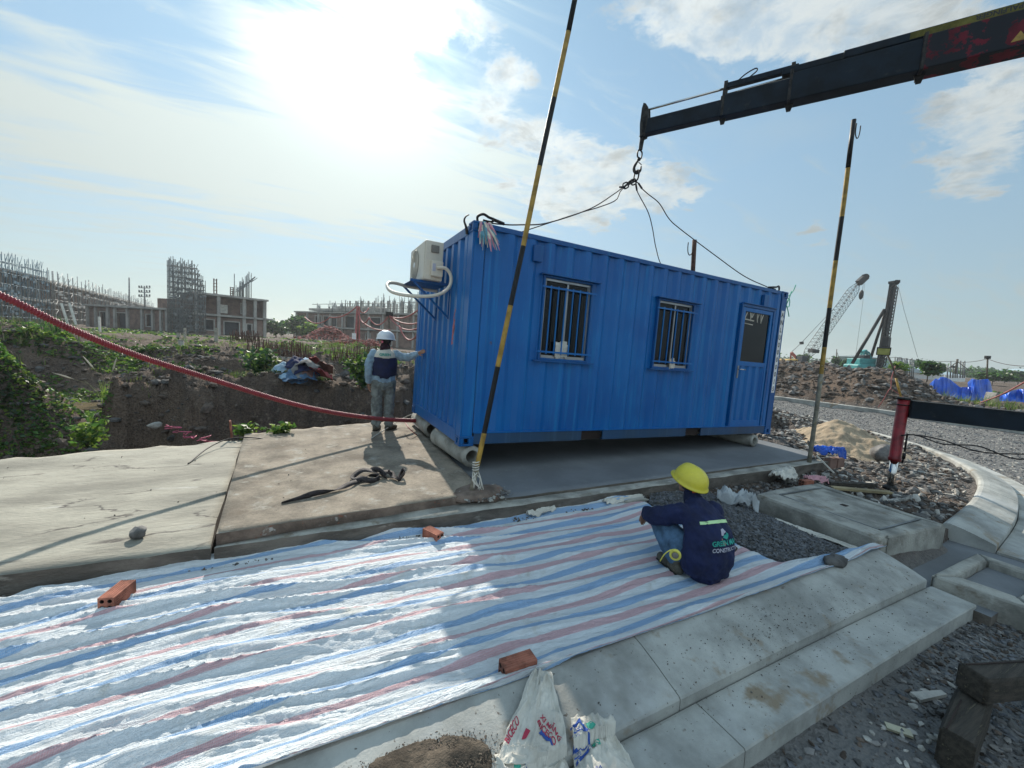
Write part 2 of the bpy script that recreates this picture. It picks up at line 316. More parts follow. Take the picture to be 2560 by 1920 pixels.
m_tapem = mat('tape_yellow', (.66, .60, .10), .4, var=.1, bump=.05)
m_leaf = mat('leaves_mid', (.085, .19, .035), .45, var=.5, sc=1.5, bump=0, fine=.3, trans=.5)
m_leafd = mat('leaves_dark', (.035, .085, .03), .5, var=.4, sc=1.5, bump=0, fine=.3, trans=.25)
m_leafy = mat('grass_light', (.20, .30, .05), .55, var=.4, sc=.8, bump=0, fine=.3, trans=.5)
m_leafg = mat('grass_dry', (.24, .22, .12), .7, var=.3, sc=1.2, bump=0, fine=.3, trans=.3)
m_leafp = mat('seed_head', (.6, .55, .45), .8, bump=0, trans=.3)
m_bag = mat('cement_bag', (.60, .57, .50), .7, var=.15, sc=4, bump=.25, bsc=90, spots=[((.42, .38, .32), 5, .6, .78)])
m_bagb = mat('print_blue', (.03, .09, .36), .7, bump=0, var=.1)
m_bagr = mat('print_red', (.42, .03, .07), .7, bump=0, var=.1)
m_bagg = mat('print_teal', (.05, .36, .26), .7, bump=0, var=.1)
m_btarp = mat('blue_tarpaulin', (.002, .10, .60), .35, var=.25, sc=1.5, bump=.3, bsc=6, fine=.05, bump2=1., trans=.12)
m_bklt = mat('black_webbing', (.035, .028, .03), .75, var=.3, sc=20, bump=.3, bsc=200)
m_water = mat('muddy_water', (.20, .155, .09), .08, var=.2, sc=1, bump=.05, bsc=6, fine=0)
m_teal = mat('machine_teal', (.05, .33, .33), .45, var=.2, sc=1.5, bump=.05)
m_yelm = mat('machine_yellow', (.58, .36, .07), .5, var=.2, sc=1.5, bump=.05)
m_redm = mat('machine_red', (.32, .06, .04), .5, var=.2, sc=1.5, bump=.05)
m_lat = mat('lattice_grey', (.16, .17, .17), .6, var=.2, sc=1.5, bump=0)
m_roofb = mat('sheet_roof', (.45, .56, .60), .4, metal=.2, var=.1, sc=.5, bump=.05, bsc=2)
m_wallb = mat('sheet_wall', (.25, .37, .36), .6, var=.15, sc=.5, bump=.05)
m_plate = mat('plate_white', (.75, .75, .74), .5, var=.1, sc=6, bump=0)
m_ink = mat('ink_black', (.01, .01, .012), .5, bump=0)
m_mould = mat('paper_litter', (.55, .5, .42), .8, var=.2, bump=.2)
m_pink = mat('pink_plastic', (.65, .12, .2), .5, var=.3, sc=12, bump=.2)
m_trunk = mat('bark', (.11, .085, .06), .9, var=.3, sc=6, bump=.3)

# container paint: chalky blue with lighter runs down the ribs
def paint(name, c0, c1, c2):
    M = bpy.data.materials.new(name); M.use_nodes = True; t = M.node_tree; t.nodes.clear(); q = NB(t)
    co = q.n('ShaderNodeTexCoord').outputs['Object']
    n1 = q.noise(co, 1.1, 4, .5); n2 = q.noise(q.map(co, (14, 14, .9)), 1., 5, .6); n3 = q.noise(q.map(co, (50, 50, 2.2)), 1., 3, .6)
    c = q.mix(q.rr(n1, .3, .7), c0 + (1,), c1 + (1,)); c = q.mix(q.m('MULTIPLY', q.rr(n2, .52, .70), .5), c, c2 + (1,)); c = q.mix(q.m('MULTIPLY', q.rr(n3, .64, .74), .3), c, tuple(x * 1.6 for x in c2) + (1,))
    c = q.mix(q.m('MULTIPLY', q.rr(q.noise(co, 7, 8, .75), .655, .70), .75), c, (.10, .06, .05, 1))
    p = q.n('ShaderNodeBsdfPrincipled'); q.put(p.inputs['Base Color'], c); q.put(p.inputs['Roughness'], q.m('ADD', .2, q.m('MULTIPLY', n2, .34))); p.inputs['Specular IOR Level'].default_value = .38
    bn = q.n('ShaderNodeBump'); bn.inputs['Strength'].default_value = .25; bn.inputs['Distance'].default_value = .03; q.put(bn.inputs['Height'], q.m('ADD', q.m('MULTIPLY', q.noise(co, 3.2, 3, .5), 1.), q.m('MULTIPLY', q.noise(co, 60, 2), .05)))
    t.links.new(bn.outputs[0], p.inputs['Normal']); t.links.new(p.outputs[0], q.n('ShaderNodeOutputMaterial').inputs[0]); return M
m_blue = paint('container_blue', (.001, .130, .39), (.001, .095, .32), (.006, .20, .46))
m_blued = paint('container_blue_trim', (.001, .09, .28), (.001, .065, .23), (.006, .15, .34))
m_bluer = paint('container_rail', (.02, .07, .16), (.03, .06, .10), (.06, .12, .2))

# striped woven tarp, coordinates carried by the sheet itself
def tarpmat():
    M = bpy.data.materials.new('striped_tarp'); M.use_nodes = True; t = M.node_tree; t.nodes.clear(); q = NB(t)
    uv = q.n('ShaderNodeUVMap', uv_map='UVMap').outputs[0]; s = q.n('ShaderNodeSeparateXYZ'); q.put(s.inputs[0], uv); x, y = s.outputs[0], s.outputs[1]
    ww = q.m('MULTIPLY', q.m('SUBTRACT', q.noise(q.map(uv, (.9, .8, 1)), 1., 2, .5), .5), .035)
    yy = q.m('ADD', y, ww)
    def band(off, hw):
        f = q.m('ABSOLUTE', q.m('SUBTRACT', q.m('FRACT', q.m('DIVIDE', q.m('ADD', yy, off), .2365)), .5)); return q.rr(q.m('DIVIDE', f, q.rr(x, -1.6, .5, .52, 1.12)), hw / .2365 - .015, hw / .2365 + .015, 1., 0.)
    red = band(1.16 + .11825 + 2.365, .025); blue = band(1.285 + .11825 + 2.365, .029)
    th = q.noise(q.map(uv, (260, 8, 1)), 1., 2, .6); th2 = q.noise(q.map(uv, (10, 260, 1)), 1., 2, .6)
    dm = q.noise(uv, 3.5, 7, .65)
    wv = q.m('MULTIPLY', q.m('SINE', q.m('MULTIPLY', q.m('ADD', x, y), 420)), q.m('SINE', q.m('MULTIPLY', q.m('SUBTRACT', x, y), 420)))
    wh = q.mix(q.rr(dm, .55, .78), (.76, .80, .82, 1), (.54, .52, .45, 1))
    den = q.m('ADD', .72, q.m('MULTIPLY', q.m('ADD', th, wv), .22), clamp=True)
    c = q.mix(q.m('MULTIPLY', red, den), wh, (.64, .38, .41, 1)); c = q.mix(q.m('MULTIPLY', blue, den), c, (.24, .43, .69, 1))
    c = q.mix(q.m('MULTIPLY', q.rr(q.noise(uv, 60, 3, .7), .72, .8), .5), c, (.12, .1, .08, 1))
    p = q.n('ShaderNodeBsdfPrincipled'); q.put(p.inputs['Base Color'], c); p.inputs['Roughness'].default_value = .5; p.inputs['Specular IOR Level'].default_value = .25
    bn = q.n('ShaderNodeBump'); bn.inputs['Strength'].default_value = .7; bn.inputs['Distance'].default_value = .016
    cr = q.m('ABSOLUTE', q.m('SUBTRACT', q.noise(q.map(uv, (4, 34, 1), (0, 0, .15)), 1., 5, .6, 1.2), .5)); cr2 = q.m('ABSOLUTE', q.m('SUBTRACT', q.noise(q.map(uv, (26, 34, 1)), 1., 4, .6, .8), .5))
    q.put(bn.inputs['Height'], q.m('ADD', q.m('ADD', q.m('MULTIPLY', cr, -4.), q.m('MULTIPLY', cr2, -2.6)), q.m('MULTIPLY', wv, .03)))
    t.links.new(bn.outputs[0], p.inputs['Normal'])
    tr = q.n('ShaderNodeBsdfTranslucent'); q.put(tr.inputs[0], c); mx = q.n('ShaderNodeMixShader'); mx.inputs[0].default_value = .12
    t.links.new(p.outputs[0], mx.inputs[1]); t.links.new(tr.outputs[0], mx.inputs[2]); t.links.new(mx.outputs[0], q.n('ShaderNodeOutputMaterial').inputs[0]); return M
m_tarp = tarpmat()

# ------------------------------------------------------------------ terrain height
KI = np.array([(3.0, -2.80), (4.7, -2.79), (6.62, -2.53), (8.51, -2.04), (10.09, -1.12), (11.04, -.19), (12.0, 1.4), (12.7, 3.6), (13.1, 6.5), (13.3, 12.), (13.4, 60.)])
def inside_block(x, y):      # signed-ish distance to the kerb of the corner: >0 inside the plot
    ky = np.interp(x, KI[:, 0], KI[:, 1], left=-2.8, right=200); return y - ky
def mound(x, y, cx, cy, rx, ry, h, ang=0, pw=1.):
    c, s = math.cos(ang), math.sin(ang); dx = ((x - cx) * c + (y - cy) * s) / rx; dy = (-(x - cx) * s + (y - cy) * c) / ry
    return h * np.exp(-(dx * dx + dy * dy) ** pw)
def H(x, y):
    x = np.asarray(x, float); y = np.asarray(y, float)
    n1 = fbm(x * .35, y * .35, 4, 11) - .5; n2 = fbm(x * 1.7, y * 1.7, 4, 21) - .5; n3 = fbm(x * 7., y * 7., 4, 31, .65) - .5
    ib = inside_block(x, y)
    # broken open land behind the slab
    rg = 1 - np.abs(2 * fbm(x * .45 + 3, y * .6, 3, 91) - 1); land = .14 + n1 * .65 + n2 * .34 + n3 * .2 + .38 * rg ** 3 - .45 * sst(.52, .66, fbm(x * .5, y * .5, 2, 95)) * sst(7.5, 9, y)
    edge = 5.9 + (fbm(x * .9, x * 0 + 3, 3, 5) - .5) * 2.8          # front lip of the cut bank
    bank = sst(edge - .55, edge + .25, y)
    pitw = sst(-4.75, -5.6, x + (n2 * 1.2)) * sst(15.5, 12.5, y)      # open pit on the left
    low = -1.15 + n2 * .22 + n3 * .10
    bank = np.clip(bank + (n3 * .5 + n2 * .5) * bank * (1 - bank) * 4, 0, 1); z = low * (1 - bank) + land * bank
    z = z * (1 - pitw) + (-1.05 + n2 * .15 + n3 * .06) * pitw
    t2 = sst(7.6, 8.4, y + n1 * 2.) * sst(11.2, 10.8, y + n1 * 2) * sst(-6, -5, x) * sst(0., -1., x)
    z = z - .6 * t2
    z = np.maximum(z, -2 + mound(x, y, -8.6, 5.5, 3.3, 1.6, 4.4, .0, 1.3) + n2 * .5 + n3 * .22)     # near left spoil slope
    z = np.maximum(z, -2 + mound(x, y, -10.6, 15.6, 3.6, 2.2, 2.95, -.25, 1.4) + n2 * .6 + n3 * .25)  # spoil ridge behind the pit
    z = np.maximum(z, -2 + mound(x, y, -14., 23., 6., 4, 3.1, -.1, 1.5) + n2 * .4)
    z = np.maximum(z, -2 + mound(x, y, 3.2, 8.5, 3.6, 2.6, 2.75, 0, 1.3) + n2 * .5 + n3 * .2)
    z = np.maximum(z, -2 + mound(x, y, 1.2, 27., 7, 3, 2.7, 0, 1.5) + n2 * .5 + n3 * .2)
    far = sst(28, 45, y); z = z * (1 - far) + (.25 + n1 * .6 + n2 * .3) * far
    # right rear: rubble, hollowed mound
    rb = sst(5.9, 6.9, x) * sst(13.5, 12.3, x + np.maximum(0, y - 6) * -.05)
    zr = -.22 + n1 * .12 + n2 * .16 + n3 * .10
    zr = zr + mound(x, y, 8.6, 2.6, 1.5, 1.2, .62, .2, 1.2) - mound(x, y, 8.95, 1.75, .62, .5, .75, .3, 1.5) + mound(x, y, 7.4, .55, 1., .55, .22, .2) + mound(x, y, 10.4, 5., 1.6, 3, .5)
    z = z * (1 - rb) + zr * rb
    # ground around slab, gravel, manhole
    s_ = sst(2.75, 2.45, y) * sst(6.6, 6.2, x); z = z * (1 - s_) + (-.38 + n3 * .03) * s_
    s_ = sst(-.85, -.98, y) * sst(4.6, 4.2, x); z = z * (1 - s_) + (-.235 + n3 * .02) * s_
    gq = sst(-.9, -1.0, y) * sst(1.6, 2., x) * sst(3.05, 2.8, x); z = z + gq * (.04 + n2 * .05)
    fr = sst(4.2, 4.6, x) * sst(-.8, -1.0, y) * (ib > 0); z = z * (1 - fr) + (-.24 + n2 * .10 + n3 * .07) * fr
    # roads
    zroad = -.42 + n1 * .04 + n2 * .03 + n3 * .012
    rd = sst(.0, -.25, ib) * (x > 2.9) + (x <= 2.9) * sst(-2.85, -3.05, y); z = z * (1 - rd) + zroad * rd
    fe = sst(19.5, 20.0, x + (y - 4) * .1) * sst(-12, -4, y)
    heap = -.3 + mound(x, y, 25., 9.4, 4.0, 5.0, 1.55, .1, 1.2) + mound(x, y, 22.8, 4.6, 2.4, 2.2, 1.25, 0, 1.2) + mound(x, y, 30., 18., 8, 8, 1.3, 0, 1.3) + n1 * .5 + n2 * .35 + n3 * .16
    heap = heap * sst(70, 45, x) + (-.2 + n1 * .5) * sst(45, 70, x)
    z = z * (1 - fe) + heap * fe
    d = np.hypot(x, y); z = z * sst(420, 140, d) - .2 * sst(140, 420, d)
    return z
def Hs(x, y): return float(H(np.array([x]), np.array([y]))[0])

# ------------------------------------------------------------------ ground, one sheet to the horizon
rad = np.concatenate([np.linspace(.05, .6, 8), .6 * (700 / .6) ** (np.linspace(0, 1, 560) ** 1.0)])
az = np.concatenate([np.linspace(-40, 92, 980), np.linspace(92, 320, 120)[1:-1]]) * math.pi / 180
RR, AA = np.meshgrid(rad, az, indexing='ij'); GX = CP[0] + RR * np.sin(AA); GY = CP[1] + RR * np.cos(AA); GZ = H(GX, GY)
nr, na = RR.shape; fa = gridfaces(nr, na)
wrap = np.stack([np.arange(nr - 1) * na + na - 1, np.arange(nr - 1) * na, np.arange(1, nr) * na, np.arange(1, nr) * na + na - 1], 1)
ib = inside_block(GX, GY); gy_ = np.clip(sst(.1, -.2, ib) * (GX > 2.9) + (GX <= 2.9) * sst(-2.9, -3.1, GY), 0, 1) * sst(20., 19.6, GX + (GY - 4) * .1) * .75
gy_ = np.maximum(gy_, sst(-.9, -1., GY) * sst(1.4, 1.8, GX) * sst(3.1, 2.9, GX) * .85); gy_ = np.maximum(gy_, .45 * sst(5.9, 6.9, GX) * sst(3.2, .5, GY) * (ib > 0) * sst(12.5, 12, GX))
ground = fast_mesh('ground', np.stack([GX, GY, GZ], -1).reshape(-1, 3), np.concatenate([fa, wrap])[:, ::-1], m_dirt, True, attr={'grey': gy_.ravel()})
tag(ground, kind='structure')

# ------------------------------------------------------------------ concrete yard
def slab(name, poly, z, th, mt, med, res=.06, amp=.004, seed=1, bevel=0):
    """a poured slab: gently uneven top made as a grid cut to the outline, with real sides"""
    xs = [p[0] for p in poly]; ys = [p[1] for p in poly]; bm = bmesh.new()
    vs = [bm.verts.new((x, y, z)) for x, y in poly]; f = bm.faces.new(vs); f.normal_update()
    if f.normal.z < 0: f.normal_flip()
    for k in np.arange(min(xs), max(xs), res): bmesh.ops.bisect_plane(bm, geom=bm.verts[:] + bm.edges[:] + bm.faces[:], plane_co=(k, 0, 0), plane_no=(1, 0, 0))
    for k in np.arange(min(ys), max(ys), res): bmesh.ops.bisect_plane(bm, geom=bm.verts[:] + bm.edges[:] + bm.faces[:], plane_co=(0, k, 0), plane_no=(0, 1, 0))
    for v in bm.verts: v.co.z += (float(fbm(v.co.x * 1.3, v.co.y * 1.3, 3, seed)) - .5) * amp * 4 + (float(vn(v.co.x * 9, v.co.y * 9, seed)) - .5) * amp
    for f in bm.faces: f.material_index = 0; f.smooth = True
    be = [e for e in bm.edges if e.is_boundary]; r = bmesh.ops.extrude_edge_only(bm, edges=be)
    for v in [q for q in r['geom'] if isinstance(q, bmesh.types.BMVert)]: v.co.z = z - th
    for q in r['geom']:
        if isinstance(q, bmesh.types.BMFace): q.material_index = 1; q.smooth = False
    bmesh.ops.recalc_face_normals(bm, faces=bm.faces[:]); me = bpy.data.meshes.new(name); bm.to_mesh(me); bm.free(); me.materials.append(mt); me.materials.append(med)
    o = bpy.data.objects.new(name, me); COL.objects.link(o); return tag(o, kind='structure')
rj = random.Random(3)
def jag(a, b_, n, amp):
    a = np.array(a, float); b_ = np.array(b_, float); d = b_ - a; nn = np.array([-d[1], d[0]]) / np.linalg.norm(d)
    return [tuple(a + d * t + nn * (rj.uniform(-amp, amp) if 0 < t < 1 else 0)) for t in np.linspace(0, 1, n)]
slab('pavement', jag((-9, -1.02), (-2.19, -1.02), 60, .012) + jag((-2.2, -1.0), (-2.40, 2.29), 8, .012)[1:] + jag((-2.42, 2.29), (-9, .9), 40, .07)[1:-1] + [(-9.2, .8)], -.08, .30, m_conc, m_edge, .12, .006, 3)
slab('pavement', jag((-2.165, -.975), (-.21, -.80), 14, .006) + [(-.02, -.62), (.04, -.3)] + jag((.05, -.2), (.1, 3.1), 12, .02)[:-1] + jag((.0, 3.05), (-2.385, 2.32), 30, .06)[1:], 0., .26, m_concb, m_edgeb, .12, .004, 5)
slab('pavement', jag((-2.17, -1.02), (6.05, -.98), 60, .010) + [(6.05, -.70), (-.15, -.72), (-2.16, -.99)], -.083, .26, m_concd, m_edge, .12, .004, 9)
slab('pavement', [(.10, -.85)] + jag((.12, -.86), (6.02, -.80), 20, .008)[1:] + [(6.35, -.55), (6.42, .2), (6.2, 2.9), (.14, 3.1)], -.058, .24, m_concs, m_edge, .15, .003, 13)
# rubble mortar smeared round the pole foot
# ------------------------------------------------------------------ kerbs: sloped top, small step, flat gutter
def kerb(name, line, prof, mt, nz=.003):
    line = np.array(line, float); t = np.gradient(line, axis=0); t /= np.linalg.norm(t, axis=1)[:, None]; nrm = np.stack([t[:, 1], -t[:, 0]], 1)
    m = len(prof); V = np.zeros((len(line), m, 3))
    for j, (o, z) in enumerate(prof):
        p = line + nrm * o; V[:, j, :2] = p; V[:, j, 2] = z + (fbm(p[:, 0] * 3, p[:, 1] * 3 + j, 3, j) - .5) * nz * 2
    k = V.reshape(-1, 3); fa = gridfaces(len(line), m); o = fast_mesh(name, k, fa, mt, False)
    mb = bmesh.new(); mb.from_mesh(o.data)
    mb.verts.ensure_lookup_table()
    for i in (0, len(line) - 1): mb.faces.new([mb.verts[i * m + j] for j in range(m)])
    bmesh.ops.recalc_face_normals(mb, faces=mb.faces[:]); mb.to_mesh(o.data); mb.free()
    return tag(o, kind='structure')
prof = [(-.06, -.5), (-.055, -.17), (-.03, -.150), (0., -.145)] + [(q, -.145 - .095 * (q / .33) ** 1.25) for q in (.06, .12, .18, .24, .29, .33)] + [(.338, -.25), (.345, -.29), (.36, -.302), (.45, -.302), (.56, -.303), (.605, -.304), (.612, -.312), (.62, -.55)]
def kl(x0, x1, n=40, y=-2.8): return [(x, y + .012 * math.sin(x * .9)) for x in np.linspace(x0, x1, n)]
profA = [(o, z) for o, z in prof if o <= .34] + [(.342, -.55)]; profG = [(.345, -.55), (.347, -.304)] + [(o, z) for o, z in prof if o >= .36]
for a, c in ((-6.2, -4.3), (-4.294, -2.2), (-2.194, .118), (.124, 3.06)): kerb('kerb', kl(a, c), profA, m_conck)
for a, c in ((-6.2, -3.5), (-3.494, -1.5), (-1.494, .235), (.241, 3.12)): kerb('kerb', kl(a, c), profG, m_conck)
def resample(pts, n):
    pts = np.array(pts, float); q = np.linspace(0, len(pts) - 1, 12 * len(pts)); i = np.clip(q.astype(int), 1, len(pts) - 3) if len(pts) > 3 else np.zeros(len(q), int)
    out = []
    for t in q:
        i = min(int(t), len(pts) - 2); f = t - i; p0 = pts[max(i - 1, 0)]; p1 = pts[i]; p2 = pts[i + 1]; p3 = pts[min(i + 2, len(pts) - 1)]
        out.append(.5 * ((2 * p1) + (-p0 + p2) * f + (2 * p0 - 5 * p1 + 4 * p2 - p3) * f * f + (-p0 + 3 * p1 - 3 * p2 + p3) * f ** 3))
    out = np.array(out); L = np.concatenate([[0], np.cumsum(np.linalg.norm(np.diff(out, axis=0), axis=1))])
    return np.stack([np.interp(np.linspace(0, L[-1], n), L, out[:, k]) for k in range(out.shape[1])], 1)
KB = resample(KI[1:10], 200)
j = 0
for a, c in ((0, 26), (26, 60), (60, 95), (95, 200)):
    seg = KB[a:c + 1].copy(); d = seg[-1] - seg[-2]; seg[-1] -= d * .12
    kerb('kerb', seg, profA, m_conck); kerb('kerb', seg, profG, m_conck)
fk = [(19.75 + .1 * (4 - y) , y) for y in np.linspace(-9, 60, 60)]
kerb('kerb', fk[::-1] if False else [(x, y) for x, y in fk], [(-.12, -.6), (-.11, -.2), (0, -.18), (.16, -.22), (.18, -.42), (.19, -.6)][::1], m_conck)
# ------------------------------------------------------------------ the tarp
ux = np.arange(-4.6, 3.25, .011); uy = np.arange(-2.93, -.94, .0085); UX, UY = np.meshgrid(ux, uy, indexing='ij')
bend = -.20 * sst(-1.2, -3.4, UX); xr = 1.72 + .30 * np.sin((UY + 1.4) * 2.2) * 0
right = np.interp(UY, [-2.93, -2.75, -2.66, -2.58, -2.3, -2.0, -1.7, -1.45, -1.2, -.94], [3.15, 3.10, 2.3, 1.95, 1.86, 1.93, 1.88, 1.74, 1.80, 1.62])
TX = UX.copy(); sc_ = (right + 4.6) / (3.25 + 4.6 - .011); TX = -4.6 + (UX + 4.6) * sc_
amp = .55 + .45 * sst(.3, -.6, TX); wx = TX + .25 * (fbm(TX * 2, UY * 2, 2, 3) - .5)
r1 = 1 - np.abs(2 * fbm(wx * .55, UY * 6.5 + wx * .9, 3, 41, .4) - 1); r2 = 1 - np.abs(2 * fbm(wx * 1.5 + 5, UY * 19 + wx * 2.2, 3, 51) - 1); r3 = 1 - np.abs(2 * fbm(wx * 11, UY * 34 + wx * 5, 3, 61) - 1)
TZ = -.218 + (r1 ** 3 * .056 + r2 ** 3 * .013 + r3 ** 4 * .005) * amp + (fbm(TX * 1.5, UY * 1.5, 2, 9) - .5) * .02
TZ += .016 * amp * (vn(wx * 1.0, UY * 6.5 + wx * .7, 8) - .5)
ed = sst(1.0, 1.7, TX - right + 1.75); TZ += ed * (.03 + .05 * (vn(TX * 6, UY * 6, 71) - .3))
TY = UY + bend + .05 * (fbm(TX * .8, UY * 1.5, 2, 77) - .5)
kz = np.interp(-2.8 - TY, [0, .04, .2], [-.3, -.138, -.17], left=-1, right=-.17); TZ = np.maximum(TZ, np.where(TY < -2.745, -.142 + (r2 * .006), TZ)) if False else TZ
TZ += .07 * sst(-2.62, -2.80, TY)
TY = np.maximum(TY, -2.80 + (TY + 2.8) * .12)
TZ += .02 * sst(-1.12, -.96, TY)
tarp = fast_mesh('striped_tarp', np.stack([TX, TY, TZ], -1).reshape(-1, 3), gridfaces(*TX.shape)[:, ::-1], m_tarp, True, uv=np.stack([TX, UY], -1).reshape(-1, 2))
tag(tarp, 'crumpled white plastic sheet with red and blue stripes spread between slab and kerb', 'tarp')

# ------------------------------------------------------------------ stones (things nobody could count)
def icos():
    bm = bmesh.new(); bmesh.ops.create_icosphere(bm, subdivisions=1, radius=1); bm.verts.ensure_lookup_table()
    v = np.array([q.co[:] for q in bm.verts]); f = np.array([[w.index for w in q.verts] for q in bm.faces]); bm.free(); return v, f
IV, IF = icos()
def rot3(n, r):
    q = r.normal(size=(n, 4)); q /= np.linalg.norm(q, axis=1)[:, None]; w, x, y, z = q.T
    return np.stack([np.stack([1 - 2 * (y * y + z * z), 2 * (x * y - z * w), 2 * (x * z + y * w)], -1), np.stack([2 * (x * y + z * w), 1 - 2 * (x * x + z * z), 2 * (y * z - x * w)], -1), np.stack([2 * (x * z - y * w), 2 * (y * z + x * w), 1 - 2 * (x * x + y * y)], -1)], 1)
def stones(name, pts, size, mats, flat=.6, seed=0, sink=.25, smooth=False):
    r = np.random.default_rng(seed); n = len(pts)
    V = IV[None] * (1 + r.uniform(-.32, .32, (n, len(IV), 1))); V = V * np.array([1, r.uniform(.8, .8), flat]) * np.stack([r.uniform(.7, 1.4, n), r.uniform(.6, 1.1, n), r.uniform(.6, 1.1, n)], -1)[:, None]
    a = r.uniform(0, 6.28, n); tl = rot3(n, r); cz, sz = np.cos(a), np.sin(a); Z0 = np.zeros(n); Rz = np.stack([np.stack([cz, -sz, Z0], -1), np.stack([sz, cz, Z0], -1), np.stack([Z0, Z0, Z0 + 1], -1)], 1)
    Rm = np.where(r.uniform(size=(n, 1, 1)) < .4, tl, Rz); V = np.einsum('nij,nvj->nvi', Rm, V) * np.asarray(size)[:, None, None]
    V = V + np.asarray(pts)[:, None, :]; V[..., 2] += np.asarray(size)[:, None] * (flat - sink) * .6
    Fa = (IF[None] + (np.arange(n) * len(IV))[:, None, None]).reshape(-1, 3)
    mi = np.repeat(r.integers(0, len(mats), n), len(IF)) if len(mats) > 1 else None
    return fast_mesh(name, V.reshape(-1, 3), Fa, mats, smooth, mi)
def scatter(n, x0, x1, y0, y1, seed, cond=None, zf=None):
    r = np.random.default_rng(seed); x = r.uniform(min(x0, x1), max(x0, x1), n); y = r.uniform(min(y0, y1), max(y0, y1), n); k = np.ones(n, bool) if cond is None else cond(x, y); x, y = x[k], y[k]
    return np.stack([x, y, (H if zf is None else zf)(x, y)], -1), r
def sizes(r, n, a, b_, p=2.5): return a + (b_ - a) * r.uniform(size=n) ** p
kz0 = lambda y: np.where(y > -3.14, -.145 - .095 * (np.clip(-2.8 - y, 0, .33) / .33) ** 1.25, -.302)
def inpoly(poly):
    poly = np.array(poly)
    def f(x, y):
        c = np.zeros(len(x), bool); j = len(poly) - 1
        for i in range(len(poly)):
            a, d = poly[i], poly[j]; q = ((a[1] > y) != (d[1] > y)) & (x < (d[0] - a[0]) * (y - a[1]) / (d[1] - a[1] + 1e-12) + a[0]); c ^= q; j = i
        return c
    return f
gp_poly = [(1.86, -1.2), (2.1, -1.0), (3.0, -1.15), (3.02, -2.75), (2.2, -2.72), (1.92, -2.5), (1.9, -2.2), (1.96, -1.9), (1.92, -1.6), (1.8, -1.45)]
hp = lambda x, y: H(x, y) + .085 * np.exp(-(((x - 2.3) / .5) ** 2 + ((y + 1.85) / .75) ** 2))
pts, r = scatter(15000, 1.7, 3.1, -2.9, -.9, 101, inpoly(gp_poly), hp)
heap_v = None
o = stones('gravel', pts, sizes(r, len(pts), .008, .021, 1.5), [m_gravel, m_rockd, m_gravel], .6, 1); tag(o, kind='stuff', label='dark grey gravel heap beside the squatting worker')
gx, gyy = np.meshgrid(np.linspace(1.7, 3.1, 60), np.linspace(-2.9, -.9, 70), indexing='ij'); gzz = hp(gx, gyy) - .008 * (1) - .05 * (1 - inpoly(gp_poly)(gx.ravel(), gyy.ravel()).reshape(gx.shape))
o = fast_mesh('gravel', np.stack([gx, gyy, gzz], -1).reshape(-1, 3), gridfaces(60, 70)[:, ::-1], m_gravel, True); tag(o, kind='stuff')
pts, r = scatter(26000, -.6, 6.5, -4.6, -3.38, 102, lambda x, y: (np.random.default_rng(5).uniform(size=len(x)) < .25 + .75 * sst(1.2, 2.2, x)) & (y < -3.42))
o = stones('road_stones', pts, sizes(r, len(pts), .006, .028, 3), [m_rock, m_rockd, m_gravel, m_rockb], .5, 2); tag(o, kind='stuff')
pts, r = scatter(60, 1., 2.2, -3.75, -3.5, 103); o = stones('pale_stones', pts, sizes(r, len(pts), .010, .03, 1.5), [m_rockl, m_rock], .6, 3); tag(o, kind='stuff')
inb = lambda x, y: (inside_block(x, y) > .1) & ~((x < 4.45) & (y < -1.55)) & ~((x < 6.35) & (y > -1.))
pts, r = scatter(26000, 4.3, 12.6, -2.8, 3.5, 104, inb)
o = stones('rubble', pts, sizes(r, len(pts), .012, .075, 5), [m_rock, m_rockb, m_rockl, m_rockd], .55, 4); tag(o, kind='stuff')
pts, r = scatter(22000, 9, 20, -5., 14, 105, lambda x, y: inside_block(x, y) < -.8)
o = stones('road_gravel', pts, sizes(r, len(pts), .015, .04, 2), [m_rock, m_gravel, m_rockl], .5, 5); tag(o, kind='stuff')
pts, r = scatter(16000, 20.2, 36, -2, 18, 106); o = stones('spoil_clods', pts, sizes(r, len(pts), .04, .22, 4), [m_rockb, m_rockb, m_rock], .6, 6); tag(o, kind='stuff')
pts, r = scatter(34000, -14, 4, 2.7, 19, 107, lambda x, y: (x < 2.5 * y)); o = stones('earth_clods', pts, sizes(r, len(pts), .015, .12, 6), [m_rockb, m_rockb, m_rockd], .6, 7); tag(o, kind='stuff')
pts, r = scatter(1500, 1.7, 4.6, -1.65, -.98, 108, lambda x, y: x > 1.6 + .5 * (y + 1.6)); o = stones('rubble', pts, sizes(r, len(pts), .008, .05, 3), [m_rock, m_rockb, m_rockd], .5, 8); tag(o, kind='stuff')
pts, r = scatter(260, -.35, .35, -.97, -.45, 109, lambda x, y: ((x - .0) ** 2 * 6 + (y + .72) ** 2 * 12) < r_ if False else ((x - .05) ** 2 * 8 + (y + .78) ** 2 * 14) < .8, lambda x, y: -.02 + 0 * x)
o = stones('mortar_crumbs', pts, sizes(r, len(pts), .008, .035, 2), [m_concd, m_rock], .5, 9); tag(o, kind='stuff')
pts, r = scatter(500, -1.5, 3.0, -2.8, -3.42, 110, None, lambda x, y: np.where(y > -3.14, -.145 - .095 * (np.clip(-2.8 - y, 0, .33) / .33) ** 1.25, -.30))
pts = pts[np.abs(pts[:, 1] + 3.14 + .06 * np.sin(pts[:, 0] * 4)) < .12 + .1 * (pts[:, 0] > .5)]; r = np.random.default_rng(3)
o = stones('kerb_grit', pts, sizes(r, len(pts), .002, .007, 3), [m_rockd, m_rockb, m_rockl], .7, 10); tag(o, kind='stuff')
